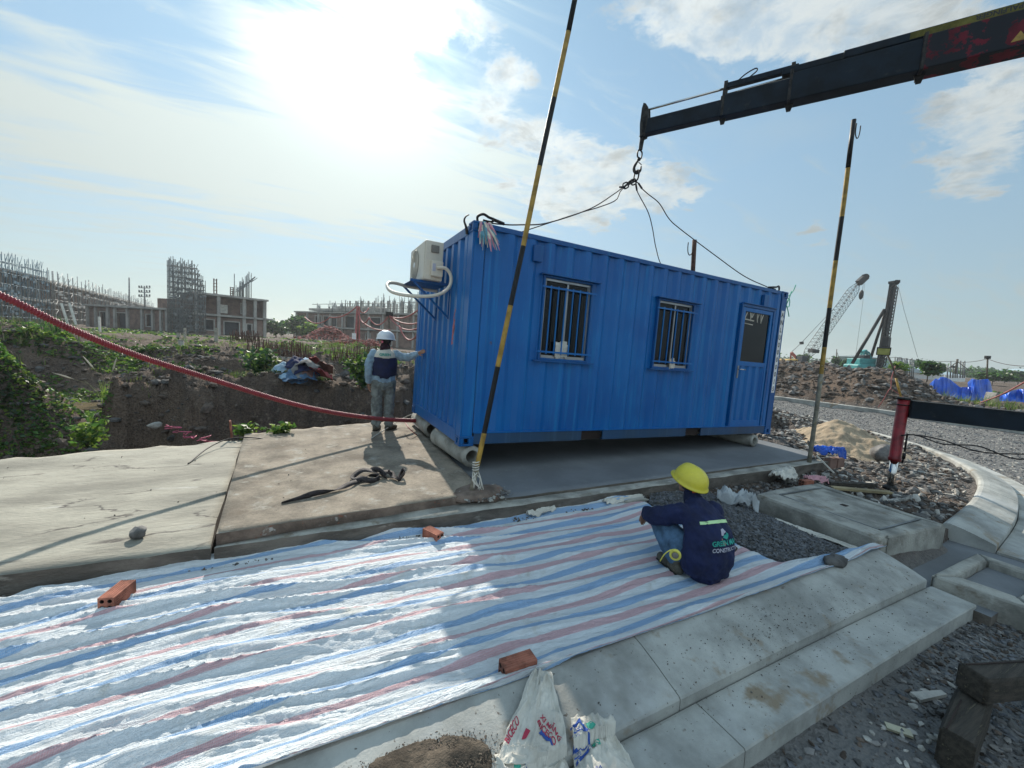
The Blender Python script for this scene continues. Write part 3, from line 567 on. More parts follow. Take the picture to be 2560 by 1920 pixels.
pts, r = scatter(30000, -1.75, -.7, -2.84, -3.3, 111, lambda x, y: (((x + 1.22) / .36) ** 2 + ((y + 3.02) / .12) ** 2) < 1.3 * np.random.default_rng(6).uniform(size=len(x)), lambda x, y: kz0(y) + .035 * np.exp(-((x + 1.22) / .25) ** 2 - ((y + 3.04) / .09) ** 2))
o = stones('soil_crumbs', pts, sizes(r, len(pts), .0012, .005, 3), [mat('soil', (.15, .12, .09), .95), m_rockb], .45, 12); tag(o, kind='stuff')
pts, r = scatter(900, -3.2, 2.0, -1.10, -1.02, 112, lambda x, y: (vn(x * 3, y * 0, 4) > .45), lambda x, y: -.20 + 0 * x)
o = stones('base_rubble', pts, sizes(r, len(pts), .004, .018, 2), [m_rockb, m_rockd, m_rock], .6, 13); tag(o, kind='stuff')
pts, r = scatter(160, -8, -.2, -.95, 2.1, 113, None, lambda x, y: np.where(x < -2.2, -.078, .002)); o = stones('slab_grit', pts, sizes(r, len(pts), .003, .010, 3), [m_rockd, m_rockb], .6, 14); tag(o, kind='stuff')

# ------------------------------------------------------------------ text laid onto things
def text_mesh(body, size, font_extrude=.0, bold=.0, align='LEFT'):
    c = bpy.data.curves.new('t', 'FONT'); c.body = body; c.size = size; c.extrude = font_extrude; c.offset = bold; c.align_x = align; c.resolution_u = 3
    o = bpy.data.objects.new('t', c); COL.objects.link(o); me = bpy.data.meshes.new_from_object(o.evaluated_get(bpy.context.evaluated_depsgraph_get())); bpy.data.objects.remove(o); bpy.data.curves.remove(c); return me
def text(name, body, size, parent, origin, ux, uy, mt, bold=0., align='LEFT', thick=.0008, drape=None, off=.003, sx=1.):
    """letters on the plane origin + a*ux + b*uy; with drape they are pressed onto that object's surface"""
    me = text_mesh(body, size, thick, bold, align); ux = Vector(ux).normalized(); uy = Vector(uy).normalized(); n = ux.cross(uy); og = Vector(origin)
    if drape is not None:
        bm = bmesh.new(); bm.from_mesh(me)
        bmesh.ops.triangulate(bm, faces=bm.faces[:]); bmesh.ops.subdivide_edges(bm, edges=[e for e in bm.edges if e.calc_length() > size * .3], cuts=2, use_grid_fill=False); bm.to_mesh(me); bm.free()
    miss = set()
    for v in me.vertices:
        p = og + ux * (v.co.x * sx) + uy * v.co.y
        if drape is not None:
            h = drape.ray_cast(p + n * .25, -n, .6)
            if not h[0]: miss.add(v.index)
            p = (h[0] + n * (off + v.co.z)) if h[0] else p + n * v.co.z
        else: p = p + n * v.co.z
        v.co = p
    if miss:
        bm = bmesh.new(); bm.from_mesh(me); bm.verts.ensure_lookup_table(); bmesh.ops.delete(bm, geom=[bm.verts[i] for i in miss], context='VERTS'); bm.to_mesh(me); bm.free()
    me.materials.append(mt); me.name = name; o = bpy.data.objects.new(name, me); COL.objects.link(o); o.parent = parent; return o

# ------------------------------------------------------------------ the container office
L_, W_, H_ = 6.058, 2.438, 2.591
cont = thing('container_office', 'large blue corrugated steel container office with two barred windows, standing on pipe rollers', 'container', (0, 0, .27))
RC = Matrix(((.9998, -.0001, .0176), (0, 1, .005), (-.0176, -.005, .9998))); cont.rotation_euler = RC.to_euler()
RCn = np.array(RC)
def CW(p): return np.array([0, 0, .27]) + RCn @ np.array(p, float)          # container to world
def corr(mb, a, c, z0, z1, pitch, ph, depth, fo, fs, face='y', base=.012, mi=0):
    """corrugated sheet between a and c; outer flat fo, slope fs"""
    xs = [a]; k = math.floor((a - ph) / pitch) - 1
    while ph + k * pitch < c + pitch:
        for q in (0, fs, fs + fo, 2 * fs + fo): xs.append(ph + k * pitch + q)
        k += 1
    xs = sorted({round(x, 5) for x in xs if a <= x <= c} | {a, c})
    def dep(x):
        t = (x - ph) % pitch
        if t < fs: return depth * (1 - t / fs)
        if t < fs + fo: return 0
        if t < 2 * fs + fo: return depth * (t - fs - fo) / fs
        return depth
    V = []; nz = 7
    for x in xs:
        for j in range(nz):
            z = z0 + (z1 - z0) * j / (nz - 1); d = base + dep(x + (1e-5 if x == a else -1e-5 if x == c else 0)) + (.0035 * (vn(x * 5, z * 2.2, 5) - .5) + .004 * (vn(x * 2, z * 1.2, 8) - .5) if 0 < j < nz - 1 else 0)
            V.append((x, d, z) if face == 'y' else (d, x, z))
    n = len(xs); f = [(i * nz + j, (i + 1) * nz + j, (i + 1) * nz + j + 1, i * nz + j + 1) for i in range(n - 1) for j in range(nz - 1)]
    if face != 'y': f = [q[::-1] for q in f]
    mb.add(V, f, mi)
W1 = (.975, 1.735, 1.11, 2.105); W2 = (2.935, 3.70, 1.10, 2.07); DR = (4.86, 5.74, .16, 2.235)
z0c, z1c = .16, 2.53; mb = MB(); PH = .395; fr = dict(pitch=.2815, ph=PH, depth=.036, fo=.07, fs=.062)
for a, c, p, q in ((.165, W1[0], z0c, z1c), (W1[0], W1[1], z0c, W1[2]), (W1[0], W1[1], W1[3], z1c), (W1[1], W2[0], z0c, z1c), (W2[0], W2[1], z0c, W2[2]), (W2[0], W2[1], W2[3], z1c), (W2[1], DR[0], z0c, z1c), (DR[0], DR[1], DR[3], z1c), (DR[1], L_ - .165, z0c, z1c)): corr(mb, a, c, p, q, **fr)
for x in np.arange(PH + .062, 5.9, .2815):                     # the pressed hoods that close each rib under the top rail
    if .2 < x < 5.8: mb.add([(x - .062, .046, 2.53), (x + .132, .046, 2.53), (x + .07, .012, 2.50), (x, .012, 2.50)], [(0, 1, 2, 3)])
corr(mb, .16, L_ - .16, z0c, z1c, pitch=.2815, ph=PH, depth=.036, fo=.07, fs=.062, base=W_ - .05)
mb.build('side_wall', m_blue, cont)
mb = MB(); corr(mb, .15, W_ - .15, .17, 2.47, pitch=.25, ph=.165, depth=.045, fo=.085, fs=.045, face='x', base=.012)
mb.build('end_wall', m_blue, cont)
mb = MB(); corr(mb, .15, W_ - .15, .17, 2.47, pitch=.25, ph=.165, depth=.045, fo=.085, fs=.045, face='x', base=L_ - .06); mb.build('end_wall', m_blue, cont)
mb = MB()
for x in np.arange(.1, L_ - .1, .1): mb.b2((x, .06, 2.545 + .012 * (int(x * 10) % 2)), (x + .1, W_ - .06, 2.56 + .012 * (int(x * 10) % 2)))
mb.build('roof', m_blued, cont)
mb = MB(); mb.b2((.08, .08, .10), (L_ - .08, W_ - .08, .15)); mb.build('floor_pan', m_edge, cont)
for x in (0, L_):
    for y in (0, W_):
        sx = 1 if x == 0 else -1; sy = 1 if y == 0 else -1; mb = MB()
        mb.b2((x + sx * .003, y + sy * .003, .118), (x + sx * .02, y + sy * .16, H_ - .118)); mb.b2((x + sx * .022, y + sy * .003, .118), (x + sx * .155, y + sy * .015, H_ - .118))
        mb.b2((x + sx * .12, y + sy * .017, .118), (x + sx * .155, y + sy * .05, H_ - .118)); mb.b2((x + sx * .022, y + sy * .12, .118), (x + sx * .06, y + sy * .16, H_ - .118))
        mb.build('corner_post', m_blued if x else m_blue, cont, bevel=.004)
for x in (0, L_):
    for y in (0, W_):
        for z in (0, H_ - .118):
            sx = 1 if x == 0 else -1; sy = 1 if y == 0 else -1; mb = MB()
            # cast block with oblong holes in the faces: outer frame pieces round each opening
            zc = z + .059; X = lambda a: x + sx * a; Y = lambda a: y + sy * a
            mb.b2((X(-.004), Y(-.004), z), (X(.178), Y(.162), z + .026)); mb.b2((X(-.004), Y(-.004), z + .092), (X(.178), Y(.162), z + .118))
            mb.b2((X(-.004), Y(-.004), z + .0265), (X(.055), Y(.055), z + .0915)); mb.b2((X(.115), Y(-.004), z + .0265), (X(.178), Y(.04), z + .0915)); mb.b2((X(-.004), Y(.105), z + .0265), (X(.04), Y(.162), z + .0915))
            mb.b2((X(.1), Y(.09), z + .0265), (X(.176), Y(.16), z + .0915), 1); mb.build('corner_casting', [m_blued, m_hole], cont, bevel=.006)
mb = MB(); mb.b2((.18, .006, 2.53), (L_ - .18, .06, 2.588)); mb.b2((.18, W_ - .06, 2.53), (L_ - .18, W_ - .006, 2.588)); mb.build('top_rail', m_blued, cont, bevel=.004)
for x0 in (.006, L_ - .066): MB().b2((x0, .18, 2.47), (x0 + .06, W_ - .18, 2.575)).build('end_header', m_blued, cont, bevel=.004)
mb = MB()
for a, c in ((.18, 1.76), (2.13, 3.81), (4.17, L_ - .18)): mb.b2((a, .008, .02), (c, .03, .152)); mb.b2((a, .0305, .02), (c, .09, .034))
mb.b2((.18, W_ - .03, .02), (L_ - .18, W_ - .008, .152)); mb.build('bottom_rail', m_bluer, cont, bevel=.003)
mb = MB(); mb.b2((.18, -.002, .153), (L_ - .18, .06, .165)); mb.b2((1.76, .06, .02), (2.13, .075, .152), 1); mb.b2((3.81, .06, .02), (4.17, .075, .152), 1); mb.build('rail_lip', [m_blue, m_hole], cont)
for x0 in (.006, L_ - .026):
    mb = MB(); mb.b2((x0, .18, .02), (x0 + .02, W_ - .18, .165)); mb.b2((x0 - .004, .18, .1655), (x0 + .05, W_ - .18, .172)); mb.build('end_sill', m_blue, cont, bevel=.003)
mb = MB()
for x in np.arange(.5, 5.8, .45): mb.b2((x, .1, -.0), (x + .05, W_ - .1, .098))
mb.build('cross_member', m_edge, cont)
def window(w, nb, idx):
    x0, x1, za, zb = w; fy = .052
    mb = MB(); t = .03                                   # frame lining the cut in the wall
    for p, q in (((x0 - .004, -.004, za - .03), (x0 + .022, .09, zb + .03)), ((x1 - .022, -.004, za - .03), (x1 + .004, .09, zb + .03)), ((x0 + .0225, -.004, zb + .004), (x1 - .0225, .09, zb + .03)), ((x0 + .0225, -.004, za - .03), (x1 - .0225, .09, za - .004))): mb.b2(p, q)
    wf = mb.build('window_frame', m_blued, cont, bevel=.003)
    MB().b2((x0 - .06, -.055, zb + .031), (x1 + .09, .03, zb + .046)).build('drip_hood', m_blued, wf)
    MB().b2((x0 - .07, -.035, za - .048), (x1 + .09, .03, za - .031)).build('sill', m_blued, wf)
    mb = MB(); xm = (x0 + x1) / 2 + .01
    for p, q in (((x0 + .023, .03, za - .003), (x0 + .045, .08, zb)), ((x1 - .045, .03, za - .003), (x1 - .023, .08, zb)), ((x0 + .046, .03, zb - .03), (x1 - .046, .08, zb)), ((x0 + .046, .02, za - .003), (x1 - .046, .08, za + .035)),
                 ((xm - .022, .035, za + .036), (xm + .004, .075, zb - .031)), ((x0 + .046, .046, za + .036), (x0 + .06, .075, zb - .031)), ((x1 - .06, .046, za + .036), (x1 - .046, .075, zb - .031))): mb.b2(p, q)
    mb.build('sash', m_alu, wf, bevel=.002)
    for a, c in ((x0 + .061, xm - .023), (xm + .005, x1 - .061)): MB().b2((a, .057, za + .036), (c, .062, zb - .031)).build('pane', m_glass, wf)
    MB().b2((x0 + .02, .12, za), (x1 - .02, .14, zb)).build('dim_backing', mat_dim, wf)  # dark sheet stands in for the unlit room behind the panes
    for z in (za + .065, zb - .125): MB().b2((x0 - .035, -.024, z), (x1 + .05, -.018, z + .022)).build('grille_rail', m_blue, wf)
    mb = MB()
    for i in range(nb): x = x0 + .045 + (x1 - x0 - .09) * (i + .5) / nb; mb.b2((x - .007, -.0175, za + .05), (x + .007, -.0035, zb - .09))
    mb.build('grille_bars', m_blue, wf)
    return wf
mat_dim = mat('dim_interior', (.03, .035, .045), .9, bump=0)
wf1 = window(W1, 6, 0); wf2 = window(W2, 5, 1)
def crumple(name, c, d, mt, seed, n=14, amp=.25):
    r = np.random.default_rng(seed); mb = MB(); mb.ball((0, 0, 0), 1, 0, 18, 12); V = mb.v[0]; nn = r.normal(size=(n, 3)); nn /= np.linalg.norm(nn, axis=1)[:, None]
    for q in nn: k = r.uniform(.55, .95); dd = V @ q; V = V - q * np.maximum(dd - k, 0)[:, None] * .9
    V = V * (1 + amp * (fbm(V[:, 0] * 4 + seed, V[:, 1] * 4 + V[:, 2] * 3, 3, seed)[:, None] - .5) * 2); mb.v[0] = V * np.array(d) + np.array(c); return mb
def paper(name, c, d, seed, mt, label, cat='paper'):
    mb = MB(); r = np.random.default_rng(seed)
    for k in range(4):
        n = 7; g = np.linspace(-1, 1, n); A, B = np.meshgrid(g, g, indexing='ij'); off = r.uniform(-.3, .3, 3); V = np.stack([A * .6, .25 * (vn(A * 3 + k, B * 3 + seed, k) - .5) * 2 + k * .12, B * .8 + .3 * (vn(A * 2, B * 2, k + 9) - .5)], -1).reshape(-1, 3) * (.6 + .4 * r.uniform()) + off * np.array([1, .3, .5])
        mb.add(V * np.array(d) + CWl(c), [tuple(q) for q in gridfaces(n, n)])
    o = mb.build(name, mt); so = o.modifiers.new('s', 'SOLIDIFY'); so.thickness = .003; tag(o, label, cat); return o
CWl = lambda p: CW(p)
paper('crumpled_paper', (1.32, .0, 1.22), (.14, .03, .13), 3, m_bag, 'crumpled white paper bag caught behind the bars of the left window')
paper('crumpled_paper', (3.33, -.01, 1.15), (.09, .03, .10), 5, m_mould, 'torn tan paper scrap caught in the bars of the right window')
# door
x0, x1, za, zb = DR; mb = MB()
for p, q in (((x0 - .03, -.004, za), (x0 + .012, .09, zb + .02)), ((x1 - .03, -.004, za), (x1 + .02, .09, zb + .02)), ((x0 + .0125, -.004, zb - .03), (x1 - .0305, .09, zb + .02))): mb.b2(p, q)
MBd = mb.build('door_frame', m_blued, cont, bevel=.003)
MB().b2((x0 - .02, -.03, zb + .021), (x1 + .02, .03, zb + .034)).build('drip_hood', m_blued, MBd)
mb = MB(); a, c = x0 + .018, x1 - .036
for p, q in (((a, .008, za + .004), (a + .07, .05, zb - .036)), ((c - .06, .008, za + .004), (c, .05, zb - .036)), ((a + .0705, .008, zb - .10), (c - .0605, .05, zb - .036)), ((a + .0705, .008, 1.215), (c - .0605, .05, 1.29)), ((a + .0705, .008, za + .004), (c - .0605, .05, za + .10))): mb.b2(p, q)
corr(mb, a + .07, c - .06, za + .10, 1.215, pitch=.2, ph=a + .11, depth=.03, fo=.08, fs=.03, base=.014)
dr = mb.build('door', m_blue, cont, bevel=.002)
MB().b2((a + .071, .03, 1.291), (c - .061, .036, zb - .101)).build('pane', m_glass, dr)
mb = MB()
for i in range(5): x = a + .12 + i * .1; mb.b2((x, .040, 1.29), (x + .012, .048, zb - .10))
mb.build('inner_bars', m_scaf, dr)
mb = MB(); r_ = random.Random(4)
for i in range(9): x = a + .09 + i * .06 + r_.uniform(-.015, .015); z = zb - .11; mb.beam((x, .026, z), (x + r_.uniform(-.05, .05), .026, z - r_.uniform(.05, .17)), .018, .003, up=(0, 1, 0))
mb.beam((a + .08, .026, zb - .23), (a + .34, .026, zb - .24), .02, .003, up=(0, 1, 0)); mb.beam((a + .1, .026, zb - .30), (a + .32, .026, zb - .31), .014, .003, up=(0, 1, 0)); mb.build('tape_scraps', m_mould, dr)
hd = MB().b2((a + .018, -.004, 1.0), (a + .05, .0075, 1.21)).build('lock_plate', m_alu, dr, bevel=.003)
mb = MB(); mb.tube([(a + .034, -.004, 1.15), (a + .034, -.045, 1.15), (a + .05, -.055, 1.15), (a + .15, -.055, 1.148)], .009, 8); mb.build('handle', m_chrome, hd)
for z in (.35, 1.15, 2.0): MB().tube([(c + .008, .0, z - .05), (c + .008, .0, z + .05)], .009, 8).build('hinge', m_blued, dr)
# number plate down the right corner post, and small vents
pl_ = MB().b2((5.925, -.0035, .77), (6.01, -.0005, 2.25)).build('number_strip', m_plate, cont)
for i, ch in enumerate('ANLU0000015'):
    text('letter', ch, .118, pl_, (5.9675, -.0040, 2.135 - i * .1335), (1, 0, 0), (0, 0, 1), m_ink, .002, 'CENTER', .0005, sx=.92)
for x in (.78, 5.35): MB().b2((x, -.03, 2.27), (x + .13, .03, 2.46)).build('vent_box', m_blued, cont, bevel=.004)

# ------------------------------------------------------------------ air conditioner on the left end
ac = thing('air_conditioner', 'cream outdoor air conditioner unit bracketed high on the left end of the blue container', 'air conditioner', CW((-.26, .99, 1.96)))
ac.rotation_euler = RC.to_euler(); ax0, ax1, ay0, ay1, h_ = -.12, .11, -.39, .39, .47
mb = MB(); mb.b2((ax0, ay0, 0), (ax1, ay1, h_)); cas = mb.build('casing', m_ac, ac, bevel=.012)
mb = MB(); mb.b2((ax0 - .004, ay0 + .01, .02), (ax0 - .0015, ay1 - .01, h_ - .02)); mb.build('front_panel', m_ac, ac)
cy, cz = .10, .235; mb = MB(); a = np.linspace(0, 2 * np.pi, 40)
for rr_ in np.linspace(.03, .19, 9): mb.tube([(ax0 - .012, cy + rr_ * math.cos(q), cz + rr_ * math.sin(q)) for q in a], .0035, 4, cap=False)
for q in np.linspace(0, 2 * np.pi, 16, endpoint=False): mb.tube([(ax0 - .014, cy + .03 * math.cos(q), cz + .03 * math.sin(q)), (ax0 - .014, cy + .195 * math.cos(q), cz + .195 * math.sin(q))], .003, 4)
fg = mb.build('fan_grille', m_ac, ac)
mb = MB(); mb.tube([(ax0 - .0045, cy, cz), (ax0 - .006, cy, cz)], .195, 36); mb.build('fan_recess', m_acg, fg)
mb = MB(); mb.tube([(ax0 - .018, cy, cz), (ax0 - .008, cy, cz)], .035, 20); mb.build('fan_hub', m_white, fg)
MB().b2((-.05, ay0 - .018, .33), (.05, ay0 - .0005, .42)).build('side_handle', m_acg, ac, bevel=.006)
vc = MB().b2((-.045, ay0 - .06, .04), (.10, ay0 - .0005, .23)).build('valve_cover', m_ac, ac, bevel=.012)
MB().b2((-.035, ay0 - .0625, .10), (.005, ay0 - .0602, .19)).build('label_sticker', m_grey, vc)
bk = thing('x', None, None) if False else None
mb = MB()
for y in (-.30, .28):
    mb.b2((-.26, y, -.03), (.245, y + .03, -.002)); mb.beam((-.22, y + .015, -.03), (.235, y + .015, -.42), .025, .025); mb.b2((.235, y, -.45), (.255, y + .03, .1))
mb.b2((-.26, -.30, -.034), (.20, .31, -.031)); mb.build('bracket', m_blued, ac)
hp_ = [(.02, -.46, .14), (.07, -.49, .15), (.14, -.50, .13), (.19, -.50, .05), (.18, -.50, -.06), (.10, -.50, -.15), (-.05, -.48, -.21), (-.25, -.45, -.23), (-.42, -.38, -.22), (-.50, -.25, -.17), (-.49, -.08, -.08), (-.38, .05, -.04), (-.15, .15, -.05), (.22, .2, -.05)]
mb = MB(); mb.tube(resample(hp_, 90), .021, 12); mb.build('pipe_sleeve', m_ac, ac)
mb = MB(); r_ = random.Random(9)
mb.tube(resample([CW((-.03, .35, 1.62)), CW((-.05, .34, 1.5)), CW((-.03, .35, 1.38)), CW((-.05, .36, 1.25))], 14), .004, 5)
for k in range(5): mb.add([CW((-.035 - .004 * k, .33 + k * .01, 1.5 - k * .06)), CW((-.04, .37 + k * .008, 1.48 - k * .06)), CW((-.055, .36, 1.38 - k * .05)), CW((-.045, .325, 1.40 - k * .05))], [(0, 1, 2, 3)])
o = mb.build('rope_scrap', m_hosew); tag(o, 'short frayed pink and white rope hanging on the left end wall under the bracket', 'rope')

# ------------------------------------------------------------------ pipe rollers under the box
def pipe(name, p, q, r, label, ri=None, group='concrete pipes used as rollers'):
    p = np.array(p, float); q = np.array(q, float); t = thing(name, label, 'pipe', p, group=group); x, y, d = basis(q - p); Lp = np.linalg.norm(q - p); ri = ri or r * .6; seg = 36; a = np.linspace(0, 2 * np.pi, seg, endpoint=False)
    pr = [(ri, 0), (r * .97, 0), (r, .012), (r, .05), (r * .985, .055), (r, .06), (r, Lp * .5), (r, Lp - .012), (r * .97, Lp), (ri, Lp), (ri, 0)]
    V = np.array([d * l + (x * math.cos(s) + y * math.sin(s)) * (k * (1 + .01 * math.sin(5 * s + l * 9))) for k, l in pr for s in a]); mb = MB(); mb.rings(V, seg); mb.build('pipe_shell', m_concd, t)
    return t
pr = .130
pipe('concrete_pipe', G(1178, 1140, .03) * 0 + np.array([.18, .02, pr + .002]), (.10, 1.15, pr), pr, 'hollow concrete pipe roller under the near left corner of the container')
pipe('concrete_pipe', (.13, 1.62, pr), (.16, 2.62, pr - .005), pr, 'concrete pipe roller under the far left corner of the container, behind the standing worker')
pipe('concrete_pipe', (.28, 1.55, .10), (1.4, 1.9, .09), .095, 'dark short pipe lying askew under the left end of the container', group=None)
pipe('concrete_pipe', (5.62, .0, .054), (5.55, 2.3, .045), .108, 'hollow pipe roller under the right end of the container below the door')

# ------------------------------------------------------------------ poles
def pole(name, p, q, r, bands, label, loops=None):
    t = thing(name, label, 'pole', p, group='black and yellow striped poles'); p = np.array(p, float); q = np.array(q, float); M_ = {'k': m_black, 'y': m_yel, 'g': m_polg}
    o = None
    for a, c, m in bands:
        mb = MB(); n = max(2, int((c - a) * 24)); pts = [p + (q - p) * s + .004 * np.array([math.sin(s * 17), math.cos(s * 13), 0]) for s in np.linspace(a, c, n)]; mb.tube(pts, r, 14, cap=(a == 0 or c == 1)); mb.build('painted_band', M_[m], t, world=True)
    return t
pb = np.array([-.11, -.74, -.01]); pt = np.array([.69, -.74, 4.89]); Lp = pt - pb; pt2 = pb + Lp * 1.12
def frac(v, u):      # share of the pole's height at image row v
    best = min(np.linspace(0, 1, 2000), key=lambda s: abs(prow(pb + (pt2 - pb) * s) - v)); return best
CMi = np.linalg.inv(CM)
def prow(p): c = CMi @ (np.array(p) - CP); return 960 - F * c[1] / -c[2] if False else 960 + F * (-c[1]) / (-c[2])
bd = [frac(v, 0) for v in (1165, 1083, 917, 764, 615, 416, 246, 80)]
bl = [(0, bd[0], 'g')] + [(bd[i], bd[i + 1], 'yk'[i % 2]) for i in range(7)] + [(bd[7], 1., 'k')]
p1 = pole('striped_pole', pb, pt2, .026, bl, 'tall leaning black and yellow pole in front of the left end of the container')
mb = MB(); s_ = random.Random(2)
f1 = pb + (pt2 - pb) * bd[0] * .72
for k in range(7): mb.tube(resample([f1 + np.array([.03 * math.cos(k), .03 * math.sin(k), .02]), f1 + np.array([.05 * math.cos(k * 2), -.03, -.05]), f1 + np.array([.06 * s_.uniform(-1, 1) + .03, -.04, -.13 - .05 * s_.random()])], 8), .0055, 5)
mb.tube([f1 + np.array([.031 * math.cos(a), .031 * math.sin(a), .03 + .004 * a]) for a in np.linspace(0, 25, 90)], .006, 5); mb.build('rag_binding', m_bag, p1, world=True)
o = crumple('m', (-.02, -.74, -.03), (.30, .20, .075), None, 4, 8, .2).build('mortar_lump', m_edgeb); tag(o, 'rough grey mortar lump poured round the foot of the leaning striped pole', 'mortar lump')
pb, pt2 = np.array([5.67, -.89, -.1]), G(2025, 1143, 0) * 0 + np.array([5.69, -.86, 5.19])
bd = [frac(v, 0) for v in (935, 868, 770, 652, 542, 420, 300)]
p2 = pole('striped_pole', pb, pt2, .031, [(0, bd[0], 'g'), (bd[0], bd[1], 'y'), (bd[1], bd[2], 'k'), (bd[2], bd[3], 'y'), (bd[3], bd[4], 'k'), (bd[4], bd[5], 'y'), (bd[5], 1, 'k')], 'tall upright black and yellow pole to the right of the container, hook at its top')
def hook(parent, top, d, s=1.):
    pts = [top + np.array(q) * s for q in ((0, 0, -.05), (0, 0, -.16), (.02 * d, 0, -.22), (.06 * d, 0, -.25), (.10 * d, 0, -.22), (.12 * d, 0, -.14), (.12 * d, 0, -.05))]
    mb = MB(); mb.tube(resample(pts, 30), .008 * s, 6); mb.build('top_hook', m_steel, parent, world=True)
hook(p2, pt2 + np.array([.035, -.02, .0]), 1)
pb = P(1753, 705, 10.2); pb[2] = 0.; tp = P(1737, 600, 10.2); pb = np.array([tp[0] + .25, tp[1], 0.])
p3 = pole('striped_pole', pb, tp, .055, [(0, .8, 'g'), (.8, 1, 'k')], 'short rust-brown pole rising behind the roof of the container, hook at its top'); 
for ch in p3.children: ch.data.materials[0] = m_rust if ch.data.materials[0] == m_black else m_rust
hook(p3, tp + np.array([-.04, 0, -.02]), -1, 1.5)

# ------------------------------------------------------------------ the truck crane: boom, chain, slings, outrigger
tipu = P(1608, 322, 6.8); dirB = P(2560, 92, 4.45) - tipu; dl = np.linalg.norm(dirB); dB = dirB / dl
boom = thing('crane_boom', 'long dark blue telescopic truck crane boom reaching over the container from the right', 'crane boom', tipu)
bx, by, bz = basis(dB)            # bx sideways, by upward of the boom
def bp(s, sx=0, up=0): return tipu + dB * s + bx * sx + by * up
upv = by
def bbeam(s0, s1, w, h, up0=0, side=0, m=m_boom, name='boom_section', taper=None, bevel=.012, parent=boom):
    mb = MB(); p = bp(s0, side, up0); q = bp(s1, side, up0); mb.beam(p, q, w, h, up=upv); return mb.build(name, m, parent, world=True, bevel=bevel)
bbeam(0, dl * .50, .15, .235); bbeam(dl * .28, dl * .66, .19, .30, .01); bbeam(dl * .485, dl * 1.02, .23, .36, .03); o = bbeam(dl * .80, dl * 1.45, .27, .38, .035, m=m_boomr)
bbeam(dl * .285, dl * .505, .075, .085, .34 - .02, .0, name='cylinder_barrel'); bbeam(dl * .46, dl * .86, .12, .09, .285, 0, name='cylinder_barrel'); bbeam(dl * .62, dl * 1.45, .13, .10, .285, -.02, name='cylinder_barrel')
mb = MB(); mb.tube([bp(.03, 0, .29), bp(dl * .29, 0, .30)], .018, 12); mb.build('piston_rod', m_chrome, boom, world=True)
mb = MB(); mb.tube([bp(dl * .28, .05, .235), bp(dl * .5, .05, .255)], .014, 12); mb.build('piston_rod', m_chrome, boom, world=True)
mb = MB(); mb.tube([bp(dl * .84, .05, .355), bp(dl * 1.1, .05, .375), bp(dl * 1.4, .05, .38)], .009, 8); mb.build('hydraulic_line', m_black, boom, world=True)
mb = MB()     # tip head: two cheeks rising above and below
for sx in (-.06, .06):
    V = [bp(-.02, sx, -.16), bp(.06, sx, -.14), bp(.09, sx, .12), bp(.07, sx, .30), bp(.03, sx, .36), bp(-.01, sx, .38), bp(-.03, sx, .30), bp(-.04, sx, .05)]; w = bx * .015
    mb.add([v - w for v in V] + [v + w for v in V], [tuple(range(8))[::-1], tuple(range(8, 16))] + [(i, (i + 1) % 8, 8 + (i + 1) % 8, 8 + i) for i in range(8)])
mb.tube([bp(.03, -.09, .29), bp(.03, .09, .29)], .022, 10); mb.tube([bp(.02, -.09, -.12), bp(.02, .09, -.12)], .022, 10); mb.build('tip_head', m_steel, boom, world=True)
for s in (.285, .485, .80):
    k = {.285: (.21, .36, .05), .485: (.25, .41, .05), .80: (.285, .42, .045)}[s]; mb = MB(); mb.beam(bp(dl * s, 0, k[2]), bp(dl * s + .035, 0, k[2]), k[0], k[1], up=upv)
    lug = [bp(dl * s - .03, 0, -k[1] / 2 + k[2] + .02), bp(dl * s + .08, 0, -k[1] / 2 + k[2] + .02), bp(dl * s + .05, 0, -k[1] / 2 + k[2] - .09), bp(dl * s, 0, -k[1] / 2 + k[2] - .09)]
    w = bx * .012; mb.add([v - w for v in lug] + [v + w for v in lug], [(3, 2, 1, 0), (4, 5, 6, 7), (0, 1, 5, 4), (1, 2, 6, 5), (2, 3, 7, 6), (3, 0, 4, 7)])
    if s < .5: mb.beam(bp(dl * s + .02, 0, .2), bp(dl * s + .02, 0, .39), .09, .05, up=dB)
    mb.build('collar', m_steel, boom, world=True, bevel=.006)
mb = MB(); q0 = dl * .33; mb.tube(resample([bp(q0 - .02, 0, .36), bp(q0 + .08, 0, .43), bp(q0 + .2, 0, .47), bp(q0 + .22, 0, .43), bp(q0 + .12, 0, .36)], 30), .009, 6); mb.build('hose_loop', m_black, boom, world=True)
m_decal = mat('decal_faded_yellow', (.15, .135, .03), .7, spec=.2, var=.3, sc=9, bump=0)
# yellow lettered band and warning triangle on the side that faces the camera
sd_ = 1 if (CP - bp(dl)) @ bx > 0 else -1; uxv = -dB * 1.; 
fl = .153 * sd_
o = MB().beam(bp(dl * .77, .0665 * sd_ - .02 * 1, .285), bp(dl * 1.0, .0665 * sd_ - .02, .285), .004, .075, up=upv).build('decal_strip', m_decal, boom, world=True)
ex = dB * 1.0 if sd_ < 0 else dB
text('decal_text', 'PALFINGER', .072, boom, Vector(bp(dl * .985, .0695 * sd_ - .02, .312)) - Vector(boom.location), -dB, -by, m_ink, .002, 'LEFT', .0006)
tr0 = bp(dl * .97, .1365 * sd_, -.10)
mb = MB(); mb.add([tr0, tr0 + dB * .12, tr0 + dB * .06 + by * .10, tr0 + bx * .003 * sd_, tr0 + dB * .12 + bx * .003 * sd_, tr0 + dB * .06 + by * .10 + bx * .003 * sd_], [(0, 1, 2), (5, 4, 3), (0, 3, 4, 1), (1, 4, 5, 2), (2, 5, 3, 0)]); mb.build('warning_triangle', m_yel, boom, world=True)

